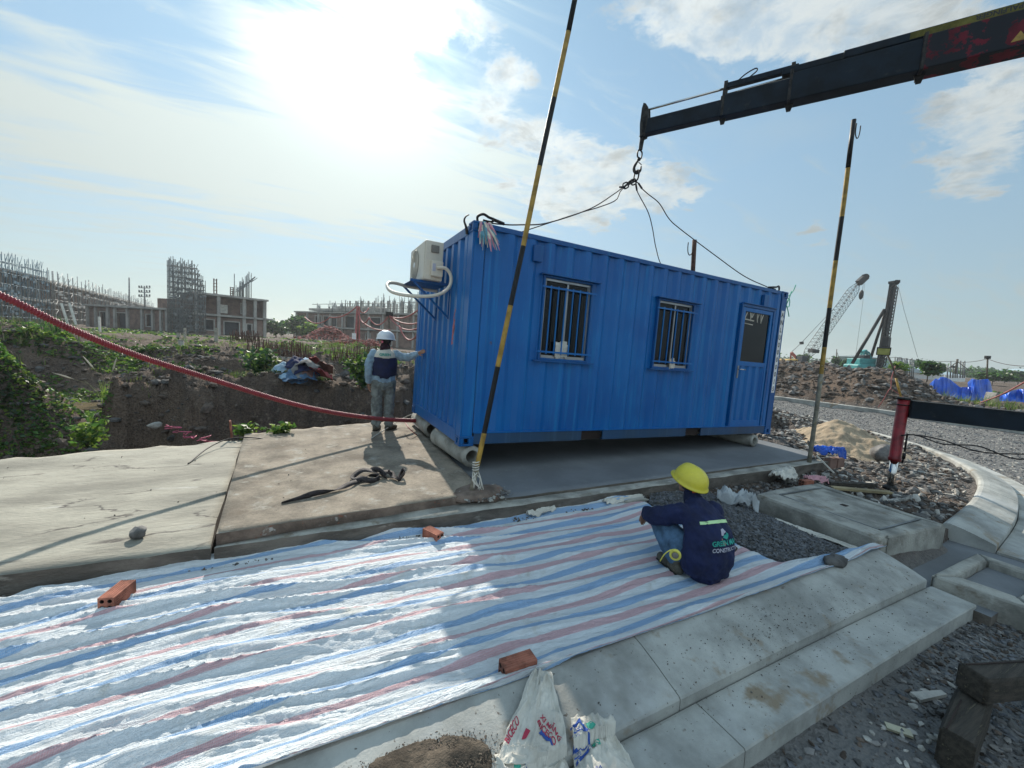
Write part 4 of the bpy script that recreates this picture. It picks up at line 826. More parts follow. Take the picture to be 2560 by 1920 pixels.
ring = P(1590, 446, 6.78); tipb = bp(.0, 0, -.13)
chain = thing('hook_and_chain', 'black shackle, chain links and hook hanging from the tip of the crane boom', 'crane hook', tipb)
def link(c, d, side, ln, w, r, name='chain_link', par=chain):
    d = np.array(d, float); d /= np.linalg.norm(d); x, y, _ = basis(d, side); a = np.linspace(0, 2 * np.pi, 21)
    pts = [np.array(c) + d * (ln / 2 - w / 2) * (1 if math.sin(q) > 0 else -1) * min(1, abs(math.sin(q)) * 3) + d * w / 2 * math.sin(q) * .9 + x * w / 2 * math.cos(q) for q in a]
    MB().tube(pts, r, 7, cap=False).build(name, m_steel, par, world=True)
hd_ = ring - tipb; Lh = np.linalg.norm(hd_); hd_ /= Lh
mb = MB(); mb.beam(tipb - hd_ * .04, tipb + hd_ * Lh * .32, .07, .05, up=(0, 1, 0), w2=.05); mb.tube([tipb + hd_ * .0 - np.array([.06, 0, 0]), tipb + np.array([.06, 0, 0])], .018, 8); mb.build('swivel_block', m_steel, chain, world=True, bevel=.008)
link(tipb + hd_ * Lh * .42, hd_, (0, 1, 0), .15, .10, .013); sp = tipb + hd_ * Lh * .54; mb = MB(); mb.ball(sp, .032, 0, 12, 8)
vx = np.array(ray(1400, 460)) - np.array(ray(1280, 460)); vx /= np.linalg.norm(vx)
mb.tube(resample([sp, sp + hd_ * .06 - vx * .03, sp + hd_ * .14 - vx * .06, sp + hd_ * .21 - vx * .045, sp + hd_ * .24 + vx * .0, sp + hd_ * .20 + vx * .05, sp + hd_ * .12 + vx * .055], 26), np.interp(np.linspace(0, 1, 26), [0, .3, .7, 1], [.014, .024, .026, .01]), 8)
mb.tube([sp + hd_ * .10 + vx * .06, sp + hd_ * .05 + vx * .0], .007, 6); mb.build('hook', m_steel, chain, world=True)
mr = sp + hd_ * .29; link(mr, hd_, (1, 0, 0), .20, .11, .013, 'master_ring')
R0 = mr + hd_ * .09
def cable(name, pts2, D0, D1, r, label, mt=m_wire, grp=None, cat='wire sling', par=None, n=60, jitter=0):
    ts = np.array([0.] + list(np.cumsum([math.hypot(pts2[i + 1][0] - pts2[i][0], pts2[i + 1][1] - pts2[i][1]) for i in range(len(pts2) - 1)]))); ts /= ts[-1]
    pts = [P(u, v, 1 / ((1 - s) / D0 + s / D1)) for (u, v), s in zip(pts2, ts)]; c = resample(pts, n)
    return c
def DZ(p): return -(CMi @ (np.array(p) - CP))[2]
dR = DZ(R0); tl = CW((.1, .08, 2.61)); bl_ = CW((.12, W_ - .1, 2.60)); trr = CW((L_ - .15, .1, 2.60)); brr = CW((L_ - .12, W_ - .1, 2.6))
def sling(pts2, end, label, chainlen=0):
    d1 = DZ(end); c = cable('s', pts2, dR, d1, .009, label); c[0] = R0
    t = thing('wire_sling', label, 'wire sling', R0, group='wire rope slings lifting the container')
    MB().tube(c, .0085, 7).build('rope', m_wire, t, world=True)
    MB().tube([c[1], c[3]], .016, 8).build('ferrule', m_steel, t, world=True)
    return t, c
def pix(p): c = CMi @ (np.array(p) - CP); return (1280 + F * c[0] / -c[2], 960 - F * c[1] / -c[2])
e1, e2, e3, e4 = pix(tl), pix(bl_), pix(brr), pix(trr)
t1, c1_ = sling([(1582, 447), (1555, 470), (1535, 485), (1475, 522), (1370, 557), (1300, 562), (1255, 561), e1], tl, 'wire sling running left from the hook to the near top left corner of the container')
t2_, c2_ = sling([(1582, 447), (1552, 477), (1540, 500), (1500, 517), (1440, 535), (1325, 573), (1200, 612), e2], bl_, 'wire sling dipping low behind the leaning pole to the far left corner')
t3, c3_ = sling([(1590, 452), (1593, 478), (1620, 530), (1631, 570), (1640, 620), (1656, 667), (1700, 720), e3], brr, 'steep wire sling dropping from the hook to behind the middle of the roof')
t4, c4_ = sling([(1592, 450), (1602, 468), (1620, 485), (1648, 508), (1672, 546), (1700, 572), (1790, 640), (1860, 690), (1915, 716), e4], trr, 'wire sling curving right from the hook to the near top right corner of the container')
dv = (c1_[6] - c1_[0]); dv /= np.linalg.norm(dv)
for i in range(3): link(c1_[0] + dv * (.07 + .13 * i), dv, (0, 0, 1) if i % 2 else (0, 1, 0), .17, .085, .012, par=t1)
MB().tube([c1_[0] + dv * .44 - vx * .05, c1_[0] + dv * .44 + vx * .05], .015, 7).build('shackle', m_steel, t1, world=True)
for t, e in ((t1, tl), (t4, trr)):
    s = 1 if t is t1 else -1
    mb = MB(); mb.tube(resample([e + np.array(q) for q in ((-.02 * s, 0, -.02), (-.03 * s, 0, .05), (.03 * s, -.02, .085), (.10 * s, -.03, .06), (.17 * s, -.02, .05), (.14 * s, .02, .03), (.05 * s, .02, .03))], 40), .015, 8); mb.build('shackle', m_steel, t, world=True)
    mb = MB(); mb.tube([e + np.array([.16 * s, -.02, .05]), e + np.array([.30 * s, -.01, .03])], .02, 8); mb.build('ferrule', m_steel, t, world=True)
mb = MB(); hk = CW((-.01, .17, 2.52)); mb.tube(resample([hk + np.array(q) for q in ((.0, 0, -.05), (-.02, 0, .03), (-.045, 0, .09), (-.03, 0, .14), (.01, 0, .17))], 20), np.linspace(.02, .006, 20), 8); o = mb.build('lifting_hook', m_steel); tag(o, 'dark steel hook sticking up beside the top left corner of the container', 'hook')
# frayed cloth tied to the corner
mb = MB(); r = np.random.default_rng(5); c0 = CW((.12, -.02, 2.56))
for k in range(46):
    a = r.uniform(-1, 1); ln = r.uniform(.09, .26); p = c0 + np.array([a * .06, -.02 - .02 * r.uniform(), r.uniform(-.06, .03)]); q = p + np.array([a * .08 + .05, -.03 * r.uniform(), -ln]); w = r.uniform(.006, .02)
    mb.add([p + np.array([-w, 0, 0]), p + np.array([w, 0, .0]), (p + q) / 2 + np.array([w, -.012, .0]), q + np.array([w * .3, 0, 0]), q - np.array([w * .3, 0, 0]), (p + q) / 2 - np.array([w, .012, 0])], [(0, 1, 2, 5), (5, 2, 3, 4)], int(r.integers(0, 3)))
o = mb.build('frayed_cloth', [m_cream, mat('cloth_pink', (.55, .25, .33), .9), mat('cloth_blue', (.12, .3, .38), .9)]); tag(o, 'frayed pink and blue cloth strips tied to the top left corner of the container', 'cloth')
mb = MB(); c0 = CW((L_ + .02, .02, 2.5))
for pp in ([(0, 0, -.12), (.03, -.02, .0), (.05, -.03, .12)], [(.02, 0, 0), (.08, 0, -.03), (.09, 0, -.14), (.03, 0, -.16), (0, 0, -.12), (.03, 0, -.03)], [(0, 0, -.14), (.03, -.02, -.22), (.09, -.02, -.33)], [(.03, 0, .03), (.10, -.03, .13), (.12, -.05, .24)]):
    mb.tube(resample([c0 + np.array(q) for q in pp], 20), .008, 5)
o = mb.build('green_strap', mat('strap_green', (.05, .42, .28), .6)); tag(o, 'thin green strap ends tied to the top right corner of the container', 'strap')

# outrigger
og = np.array([5.9, -1.84, -.22]); out = thing('crane_outrigger', 'truck crane outrigger: red jack cylinder with chrome leg under a dark beam', 'outrigger', og)
zt = 1.10; mb = MB(); mb.tube([og + np.array([0, 0, .42]), og + np.array([0, 0, .47]), og + np.array([0, 0, .475]), (5.9, -1.84, zt)], [.072, .072, .067, .067], 28); mb.build('jack_cylinder', m_red, out, world=True)
mb = MB(); mb.tube([(5.9, -1.84, zt - .02), (5.9, -1.84, zt + .012)], .076, 28); mb.tube([(5.9, -1.84, zt - .1), (5.9, -1.84, zt - .085)], .071, 28); mb.build('cylinder_cap', m_steel, out, world=True)
mb = MB(); mb.tube([og + np.array([0, 0, .02]), og + np.array([0, 0, .42])], .046, 24); mb.build('chrome_leg', m_chrome, out, world=True)
mb = MB(); mb.tube([og, og + np.array([0, 0, .035]), og + np.array([0, 0, .06])], [.085, .085, .06], 20); mb.build('foot', m_steel, out, world=True)
bd_ = np.array([.64, -1., 0]); bd_ /= np.linalg.norm(bd_); b0 = np.array([5.9, -1.84, .955]) + bd_ * .07; b1 = b0 + bd_ * 3.2 + np.array([0, 0, -.06])
mb = MB(); mb.beam(b0, b1, .17, .235); mb.build('beam', m_boom, out, world=True, bevel=.008)
mb = MB(); mb.beam(b0 + np.array([0, 0, .121]), b1 + np.array([0, 0, .121]), .18, .008); mb.build('beam_flange', m_steel, out, world=True)
sd3 = np.cross(bd_, [0, 0, 1]) * .1; sd3 = sd3 if (CP - b0) @ sd3 > 0 else -sd3
for k in range(2):
    hz_ = [(.0, .55 + .0 * k), (.15, .585), (.42, .56 - .05 * k), (.75, .47 + .07 * k), (1.1, .50 + .06 * k * -1), (1.5, .60 - .02 * k), (2.0, .66), (2.6, .7)]
    pts = [np.array([5.9, -1.84, 0]) + bd_ * s + sd3 * (1 + .2 * k) + np.array([0, 0, z + .03]) for s, z in hz_]; MB().tube(resample(pts, 60), .0085, 7).build('hydraulic_hose', m_black, out, world=True)
mb = MB(); s0 = np.array([5.9, -1.84, 0]) + sd3 * .85 + bd_ * .07; mb.tube([s0 + np.array([0, 0, .62]), s0 + np.array([0, 0, .36])], .012, 8); mb.tube([s0 + np.array([0, 0, .34]), s0 + np.array([0, 0, .26])], .02, 8); mb.tube([s0 + np.array([0, 0, .27]), s0 + np.array([-.02, 0, .2])], .012, 8); mb.build('valve_block', m_black, out, world=True)

# ------------------------------------------------------------------ big red corrugated hose across the left
hp2 = [((-260, 640), 3.05), ((0, 738), 3.3), ((169, 819), 3.62), ((337, 887), 4.05), ((506, 941), 4.5), ((700, 1001), 5.05), ((825, 1030), 5.5), ((938, 1046), 6.05), ((1016, 1051), 6.5), ((1045, 1052), 6.8)]
hc = resample([P(u, v, d) for (u, v), d in hp2], 40); L = float(np.sum(np.linalg.norm(np.diff(hc, axis=0), axis=1))); n = int(L / .0042); hc = resample([P(u, v, d) for (u, v), d in hp2], n)
rad_ = .0285 + .0042 * np.sign(np.sin(np.arange(n) * 2 * np.pi / 5.2)) * np.abs(np.sin(np.arange(n) * 2 * np.pi / 5.2)) ** .4
o = MB().tube(hc, rad_, 16).build('corrugated_hose', m_hose); tag(o, 'long thick dark red corrugated hose sagging across the left foreground to the container', 'hose')

# ------------------------------------------------------------------ bricks, rocks, strap, bits on the slab
def brick(p, rz, label, parent=None, tilt=0., broken=False):
    t = thing('hollow_brick', label, 'brick', p, rz, group='loose hollow clay bricks'); Lb, Wb, Hb = .18, .08, .08; mb = MB()
    # section with four round holes, extruded: front plate cut round each hole
    seg = 16; cs = [(-.019, .021), (.019, .021), (-.019, .059), (.019, .059)]
    bm = bmesh.new(); 
    for i, (cx, cz) in enumerate(cs):
        sx = -1 if i % 2 == 0 else 1; sz = 0 if i < 2 else 1; x0, x1 = (-.04, 0) if sx < 0 else (0, .04); z0, z1 = (0, .04) if sz == 0 else (.04, .08)
        ring = []
        for k in range(seg):
            a = 2 * math.pi * k / seg; dx, dz = math.cos(a), math.sin(a); ex = (x1 if dx > 0 else x0) - (x0 + x1) / 2; ez = (z1 if dz > 0 else z0) - (z0 + z1) / 2
            s = min(abs(ex / dx) if abs(dx) > 1e-6 else 9, abs(ez / dz) if abs(dz) > 1e-6 else 9); ring.append(((x0 + x1) / 2 + dx * s, (z0 + z1) / 2 + dz * s, cx + .0115 * dx, cz + .0115 * dz))
        for y, fl_ in ((-Lb / 2, 1), (Lb / 2, 0)):
            V = [(q[0], y, q[1]) for q in ring] + [(q[2], y, q[3]) for q in ring]; f = [(k, (k + 1) % seg, seg + (k + 1) % seg, seg + k) for k in range(seg)]; mb.add(V, f if fl_ else [q[::-1] for q in f])
        V = [(q[2], -Lb / 2, q[3]) for q in ring] + [(q[2], Lb / 2, q[3]) for q in ring]; mb.add(V, [(k, (k + 1) % seg, seg + (k + 1) % seg, seg + k) for k in range(seg)], 1)
    for (a, c) in (((-.04, 0), (.04, 0)), ((.04, 0), (.04, .08)), ((.04, .08), (-.04, .08)), ((-.04, .08), (-.04, 0))):   # grooved skins
        a = np.array(a); c = np.array(c); d = c - a; nn = np.array([d[1], -d[0]]) / .08; pr_ = [(0, 0)]
        for k in range(5): s = .16 + k * .17; pr_ += [(s - .035, 0), (s - .025, -.0022), (s + .025, -.0022), (s + .035, 0)]
        pr_.append((1, 0)); V = [(a[0] + d[0] * s + nn[0] * o_, y, a[1] + d[1] * s + nn[1] * o_) for y in (-Lb / 2, Lb / 2) for s, o_ in pr_]; m_ = len(pr_)
        mb.add(V, [(i, i + 1, m_ + i + 1, m_ + i) for i in range(m_ - 1)])
    bm.free(); b_ = mb.build('brick_body', [m_brick, m_hole], t); b_.rotation_euler = (0, tilt, 0); return t
brick((-2.58, -1.36, -.175), R(-15), 'hollow red brick lying on the left part of the striped sheet, holes towards the viewer')
b2 = brick((-.615, -1.17, -.205), R(25), 'hollow brick at the back edge of the striped sheet, in front of the slab'); b2.scale = (1, 1, 1)
brick((-.61, -2.74, -.18), R(90), 'dark red brick against the kerb above the cement bags')
brick((4.65, -1.38, -.2), R(80), 'reddish brick beside the torn bag at the end of the slab')
def rock(name, c, d, mt, seed, label, cat='rock', group=None): o = crumple(name, (0, 0, 0), d, mt, seed, 12, .18).build(name, mt); o.location = tuple(c); return tag(o, label, cat, group)
rock('rock', (-2.68, -.70, -.035), (.062, .05, .05), m_rock, 3, 'single grey stone lying on the pale left slab')
rock('rock', (1.72, -2.28, -.15), (.075, .06, .055), m_rockb, 8, 'brown stone holding down the edge of the striped sheet beside the squatting worker')
rock('rock', (2.35, -2.77, -.13), (.16, .08, .045), m_rockd, 11, 'dark asphalt lump at the corner of the striped sheet on the kerb')
rock('rock', (1.75, -1.12, -.17), (.20, .05, .045), m_concd, 12, 'long grey concrete lump lying on the back corner of the striped sheet')
rock('rock', (7.6, -1.1, .0), (.22, .18, .17), m_rock, 15, 'pale boulder in front of the sand pile')
rock('rock', (2.95, -.98, -.15), (.22, .13, .05), m_wood, 17, 'broken dark board fragment under the front edge of the slab')
rock('rock', (-6.2, 5.9, -.75), (.30, .24, .22), m_rockd, 19, 'dark boulder on the near side of the pit left of the well ring')
rock('rock', (-4.2, 5.4, -.45), (.13, .10, .07), m_rockl, 23, 'pale stone on the face of the cut bank above the pink ribbon')
rock('rock', (-6.3, 11.6, -.85), (.45, .3, .22), m_concd, 25, 'pale concrete lump at the edge of the pond')
o = MB().beam((1.00 + .6, -3.56, -.405), (2.05 - .25, -3.62, -.40), .055, .02, w2=.03).build('stone_flake', m_rockl); tag(o, 'long pale pointed stone flake lying on the road beside the timber', 'stone')
o = MB().beam((1.20, -3.575, -.41), (1.26, -3.66, -.405), .045, .012).build('metal_scrap', mat('tin', (.45, .42, .3), .35, metal=.5)); tag(o, 'small shiny yellowish metal scrap on the road', 'scrap')
# webbing strap
def ribbon(name, pts, w, tw, mt, th=.004):
    c = resample(pts, 140); t = np.gradient(c, axis=0); mb = MB(); V = []
    for i in range(len(c)):
        d = t[i] / np.linalg.norm(t[i]); sd = np.cross(d, [0, 0, 1]); sd /= np.linalg.norm(sd) + 1e-9; a = tw(i / len(c)); n_ = np.cross(sd, d); v = sd * math.cos(a) + n_ * math.sin(a); V += [c[i] - v * w / 2, c[i] + v * w / 2]
    mb.add(V, [(2 * i, 2 * i + 1, 2 * i + 3, 2 * i + 2) for i in range(len(c) - 1)], 0, True); o = mb.build(name, mt); s = o.modifiers.new('s', 'SOLIDIFY'); s.thickness = th; return o
o = ribbon('webbing_strap', [(-1.78, -.50, .006), (-1.66, -.47, .008), (-1.52, -.42, .03), (-1.35, -.36, .02), (-1.2, -.26, .035), (-1.1, -.14, .02), (-1.0, -.08, .045), (-.9, -.1, .03), (-.98, -.2, .02), (-1.10, -.17, .05), (-1.16, -.03, .02), (-1.05, .06, .06), (-.93, -.02, .05), (-.84, -.14, .03),
                               (-.90, -.02, .075), (-.98, .08, .05), (-.88, .05, .04), (-.80, -.1, .07), (-.78, -.05, .05), (-.74, -.24, .02), (-.66, -.18, .075), (-.66, -.08, .06), (-.72, -.2, .015)], .055, lambda s: 1.1 * math.sin(s * 22) + .5, m_bklt)
tag(o, 'dark webbing sling dropped in a tangled heap on the tan slab', 'strap')
o = MB().tube(resample([G(u, v, z) for u, v, z in ((470, 1160, -.08), (520, 1120, -.03), (570, 1098, .0), (630, 1094, .02), (690, 1102, -.05))], 40), .008, 6).build('black_cable', m_black); tag(o, 'thin black cable arching along the back edge of the left slab', 'cable')
mb = MB(); r = np.random.default_rng(3)
for k in range(12):
    p = P(415 + 11 * k, 1068 + 3.5 * k + r.uniform(-6, 6), 7.2 + r.uniform(-.2, .2)); mb.tube(resample([p + r.uniform(-.1, .1, 3) * np.array([1.4, 1, .4]) for _ in range(4)], 12), .008, 5)
o = mb.build('pink_ribbon', m_pink); tag(o, 'tangle of pink plastic ribbon on the earth bank behind the left slab', 'ribbon')
o = MB().beam(G(580, 1096, -.08), G(572, 1080, .05) + np.array([0, .1, .14]), .05, .02).build('broken_tile', m_brick); tag(o, 'broken red tile leaning at the back edge of the tan slab', 'tile')
o = MB().tube(resample([G(928, 1096, -.0), P(1000, 1050, 6.9), P(1030, 1035, 6.9)], 20), .008, 6).build('thin_pipe', m_bag); tag(o, 'thin pale rod leaning from the slab edge behind the worker to the pipe roller', 'rod')
o = MB().tube(resample([P(1008, 1048, 6.6), P(1022, 1070, 6.2), G(1042, 1088, .01)], 20), .008, 6).build('thin_pipe', m_hosew); tag(o, 'thin faded pink rod leaning against the far left pipe roller', 'rod')

# ------------------------------------------------------------------ manhole slab, catch basin, timber, bags
def rough_block(name, poly, z0, z1, mt, parent=None, cham=.02, res=.05, amp=.006, hole=None):
    bm = bmesh.new(); f = bm.faces.new([bm.verts.new((x, y, z0)) for x, y in poly]); f.normal_update()
    if f.normal.z > 0: f.normal_flip()
    r = bmesh.ops.extrude_face_region(bm, geom=[f]); 
    for v in r['geom']:
        if isinstance(v, bmesh.types.BMVert): v.co.z = z1
    bmesh.ops.recalc_face_normals(bm, faces=bm.faces[:])
    bmesh.ops.bevel(bm, geom=bm.edges[:], offset=cham, segments=2, affect='EDGES')
    xs = [p[0] for p in poly]; ys = [p[1] for p in poly]
    for k in np.arange(min(xs), max(xs), res): bmesh.ops.bisect_plane(bm, geom=bm.verts[:] + bm.edges[:] + bm.faces[:], plane_co=(k, 0, 0), plane_no=(1, 0, 0))
    for k in np.arange(min(ys), max(ys), res): bmesh.ops.bisect_plane(bm, geom=bm.verts[:] + bm.edges[:] + bm.faces[:], plane_co=(0, k, 0), plane_no=(0, 1, 0))
    for v in bm.verts:
        q = v.co; v.co += Vector(((vn(q.x * 9 + q.z * 14, q.y * 9, 3) - .5), (vn(q.x * 9, q.y * 9 + q.z * 14, 4) - .5), (vn(q.x * 5, q.y * 5, 5) - .5))) * amp
    for f in bm.faces: f.smooth = True
    me = bpy.data.meshes.new(name); bm.to_mesh(me); bm.free(); me.materials.append(mt); o = bpy.data.objects.new(name, me); COL.objects.link(o)
    o.modifiers.new('w', 'WEIGHTED_NORMAL')
    if parent is not None: o.parent = parent; o.location = -Vector(parent.location)
    return o
mh = thing('manhole_slab', 'large raised concrete manhole slab with an inset rectangular lid', 'manhole', (3.7, -2.2, -.25))
rough_block('collar', [(3.08, -1.63), (3.40, -1.60), (3.33, -2.80), (3.06, -2.79)], -.32, -.05, m_concd, mh, .02)
rough_block('collar', [(4.26, -1.62), (4.40, -1.62), (4.24, -2.89), (4.14, -2.86)], -.32, -.05, m_concd, mh, .02)
rough_block('collar', [(3.36, -1.60), (4.27, -1.62), (4.27, -1.745), (3.355, -1.725)], -.32, -.051, m_concd, mh, .012)
rough_block('collar', [(3.31, -2.685), (4.17, -2.71), (4.18, -2.885), (3.20, -2.80)], -.32, -.051, m_concd, mh, .015)
rough_block('lid', [(3.372, -1.742), (4.25, -1.762), (4.165, -2.695), (3.325, -2.668)], -.2, -.062, m_concd, mh, .006, amp=.003)
mb = MB(); mb.b2((3.78, -2.22, -.0605), (3.84, -2.16, -.057)); mb.build('lifting_hole', m_hole, mh, world=True)
for a, c in (((3.39, -1.735), (4.23, -1.753)), ((3.35, -2.68), (4.16, -2.702)), ((3.365, -1.74), (3.338, -2.67))): MB().beam((a[0], a[1], -.0535), (c[0], c[1], -.0535), .018, .012).build('steel_edge', m_scaf, mh, world=True)
slab('pavement', [(1.9, -2.75), (3.1, -1.2), (3.12, -2.9), (4.9, -2.9), (4.9, -3.45), (3.0, -3.45)][0:0] or [(3.0, -2.7), (3.15, -2.8), (4.75, -2.75), (4.8, -3.5), (3.06, -3.5), (3.06, -2.9)], -.33, .1, m_concs, m_edge, .1, .004, 17)
cb = thing('catch_basin', 'square concrete catch basin frame with a sunken middle, beyond the kerb end', 'catch basin', (3.8, -3.3, -.4))
q = [(3.13, -3.12), (4.15, -3.10), (4.35, -3.40), (3.27, -3.56)]; c0 = np.mean(q, 0); inner = [tuple(c0 + (np.array(p) - c0) * np.array([.72, .50])) for p in q]
# project a squarer frame
q = [(3.14, -3.13), (4.20, -3.12), (4.20, -3.66), (3.24, -3.66)]; inner = [(3.36, -3.23), (4.08, -3.22), (4.08, -3.54), (3.40, -3.54)]
for i in range(4): a, c, d, e = q[i], q[(i + 1) % 4], inner[(i + 1) % 4], inner[i]; rough_block('frame_side', [a, c, d, e], -.46, -.215 - .0015 * i, m_concd, cb, .014)
rough_block('basin_floor', inner, -.5, -.285, m_concs, cb, .004)

def timber(label, p, q, w, h, seed):
    t = thing('timber_baulk', label, 'timber', p, group='old timber baulks'); p = np.array(p, float); q = np.array(q, float); x, y, d = basis(q - p); Lb = np.linalg.norm(q - p); bm = bmesh.new(); n = 30
    bmesh.ops.create_cube(bm, size=1)
    for v in bm.verts: v.co = Vector((v.co.x * w, v.co.y * h, (v.co.z + .5) * Lb))
    bmesh.ops.bevel(bm, geom=bm.edges[:], offset=.012, segments=2, affect='EDGES')
    for k in np.linspace(0, Lb, n)[1:-1]: bmesh.ops.bisect_plane(bm, geom=bm.verts[:] + bm.edges[:] + bm.faces[:], plane_co=(0, 0, k), plane_no=(0, 0, 1))
    M_ = np.stack([x, y, d], 1)
    for v in bm.verts:
        c = np.array(v.co); c[:2] += (np.array([vn(c[0] * 30, c[2] * 6, seed), vn(c[1] * 30, c[2] * 6, seed + 1)]) - .5) * .008; v.co = Vector(M_ @ c)
    me = bpy.data.meshes.new('baulk'); bm.to_mesh(me); bm.free(); me.materials.append(m_wood)
    for f in me.polygons: f.use_smooth = True
    o = bpy.data.objects.new('baulk', me); COL.objects.link(o); o.parent = t; o.modifiers.new('w', 'WEIGHTED_NORMAL')
    a = M_ @ np.array([.3 * w, h / 2, Lb * .02]); c = M_ @ np.array([.25 * w, h / 2, Lb * .6]); MB().beam(a + y * .003, c + y * .003, .006, .004).build('crack', m_hole, t); return t
timber('short dark timber baulk lying on the road at the lower right, under the other', (1.17, -3.83, -.31), (1.72, -3.755, -.31), .125, .19, 4)
timber('timber baulk with mossy end laid across the shorter one', (1.56, -3.76, -.135), (2.40, -4.04, -.135), .13, .14, 9)
rng2 = np.random.default_rng(12)

def sheet_thing(name, label, cat, fn, nu, nv, mt, thick=.006, group=None):
    U, V = np.meshgrid(np.linspace(0, 1, nu), np.linspace(0, 1, nv), indexing='ij'); Pp = fn(U, V).reshape(-1, 3); t = thing(name, label, cat, Pp.mean(0), group=group)
    o = fast_mesh('sack', Pp - Pp.mean(0), gridfaces(nu, nv), mt, True, uv=np.stack([U, V], -1).reshape(-1, 2)); o.parent = t; s = o.modifiers.new('s', 'SOLIDIFY'); s.thickness = thick; s.offset = 0; return t, o
def kz_(y): q = np.clip(-2.8 - y, 0, .33) / .33; return np.where(y > -3.14, -.145 - .095 * q ** 1.25, -.303) * (y < -2.8) + -.145 * (y >= -2.8)
def bag(label, q, hump, seed, dz=0., humpc=(.5, .5)):
    """an empty woven sack on the kerb; q = ground corners lower left, lower right, upper right, upper left"""
    q = [G(u, v, -.17)[:2] for u, v in q]
    def f(U, V):
        w = .012 * (vn(U * 5, V * 5, seed) - .5); A = [((1 - U) * (1 - V) * q[0][k] + (1 - U) * V * q[1][k] + U * V * q[2][k] + U * (1 - V) * q[3][k]) for k in (0, 1)]; X = A[0] + w; Y = A[1] + .012 * (vn(U * 5, V * 5, seed + 4) - .5)
        cr = (1 - np.abs(2 * fbm(U * 3 + V * 2.5, V * 4 - U * 2, 3, seed, .4) - 1)) ** 3 * .030 + (1 - np.abs(2 * fbm(U * 9, V * 11, 2, seed + 3) - 1)) ** 4 * .006
        Z = kz_(Y) + .008 + dz + cr + hump * np.exp(-((U - humpc[0]) / .38) ** 2 - ((V - humpc[1]) / .34) ** 2); return np.stack([X, Y, Z], -1)
    return sheet_thing('cement_bag', label, 'cement bag', f, 90, 80, m_bag, .003, 'empty cement bags on the kerb')
dg = bpy.context.evaluated_depsgraph_get
def bvh(o):
    dgr = bpy.context.evaluated_depsgraph_get(); dgr.update(); e = o.evaluated_get(dgr); me = e.to_mesh(); mw = o.matrix_world.copy(); par = o.parent; T = (par.matrix_world if par else Matrix()) @ o.matrix_basis if False else o.matrix_world
    v = [T @ q.co for q in me.vertices]; f = [tuple(p.vertices) for p in me.polygons]; return BVHTree.FromPolygons(v, f)
def decal(name, body, size, t, o_bvh, org, ang, mt, bold=.002, sx=1., align='LEFT'):
    """print pressed down on to a sack lying under it; written in world space then made a child"""
    ux = Vector((math.cos(ang), math.sin(ang), 0)); uy = Vector((-math.sin(ang), math.cos(ang), 0)); o = text(name, body, size, None, org, ux, uy, mt, bold, align, .0, o_bvh, .004, sx)
    for v in o.data.vertices: v.co -= t.location
    o.parent = t; return o
def patch(name, pts2d, t, bv, mt, off=.0035):
    bm = bmesh.new(); bm.faces.new([bm.verts.new((x, y, .2)) for x, y in pts2d]); bmesh.ops.triangulate(bm, faces=bm.faces[:])
    for _ in range(3): bmesh.ops.subdivide_edges(bm, edges=[e for e in bm.edges if e.calc_length() > .012], cuts=1)
    for v in bm.verts:
        h = bv.ray_cast(Vector((v.co.x, v.co.y, .25)), Vector((0, 0, -1)), 1); v.co = (h[0] + Vector((0, 0, off))) if h[0] else Vector((v.co.x, v.co.y, -.2)); v.co -= t.location
    me = bpy.data.meshes.new(name); bm.to_mesh(me); bm.free(); me.materials.append(mt); o = bpy.data.objects.new(name, me); COL.objects.link(o); o.parent = t; return o
A1 = R(62)
bt1, bo1 = bag('empty cement bag folded to a point with red lettering, lying on the kerb', [(1240, 1892), (1432, 1888), (1378, 1700), (1332, 1700)], .035, 3, .012, (.4, .5))
bt2, bo2 = bag('crumpled cement bag with green print below the other two bags', [(1265, 1990), (1420, 1990), (1422, 1868), (1238, 1868)], .02, 8, .0)
bt3, bo3 = bag('cement bag with blue table and fine print, right of the lettered bag', [(1460, 1990), (1675, 1990), (1532, 1780), (1428, 1785)], .03, 13, .012)
bpy.context.view_layer.update(); v1, v2, v3 = bvh(bo1), bvh(bo2), bvh(bo3)
g = lambda u, v, z=-.14: tuple(G(u, v, z)[:2]) + (0,)
def dirpx(a, b_, z=-.14): d = G(*b_, z) - G(*a, z); return math.atan2(d[1], d[0]), float(np.linalg.norm(d))
an, ln = dirpx((1362, 1795), (1424, 1835)); p_ = G(1350, 1797, -.14); decal('bag_text', 'XI MĂNG', .030, bt1, v1, (p_[0], p_[1], .0), an, m_bagr, .0008, .8)
p_ = G(1342, 1810, -.14); decal('bag_text', 'BICECO', .030, bt1, v1, (p_[0], p_[1], .0), an, m_bagr, .0008, .85)
an2, _ = dirpx((1253, 1852), (1300, 1780)); p_ = G(1272, 1842, -.14); decal('bag_text', 'BICECO', .030, bt1, v1, (p_[0], p_[1], .0), an2, m_bagr, .0008, .9)
def pxpoly(l, z=-.15): return [tuple(G(u, v, z)[:2]) for u, v in l]
sc3 = .27125
def bx_(x, y): return (1100 + x * sc3, 1600 + y * sc3)
for l in ([(790, 880), (830, 800), (870, 830), (830, 885)],): patch('red_emblem', pxpoly([(bx_(*q)[0] - 10, bx_(*q)[1]) for q in l]), bt1, v1, m_bagr)
patch('blue_emblem', pxpoly([bx_(*q) for q in [(910, 850), (940, 815), (1050, 905), (1030, 915)]]), bt1, v1, m_bagb)
for i, l in enumerate(([(1205, 720), (1290, 690), (1310, 715), (1215, 750)], [(1400, 790), (1420, 810), (1275, 955), (1255, 945)], [(1300, 710), (1415, 800), (1400, 815), (1290, 725)])): patch('blue_table', pxpoly([bx_(*q) for q in l]), bt3, v3, m_bagb)
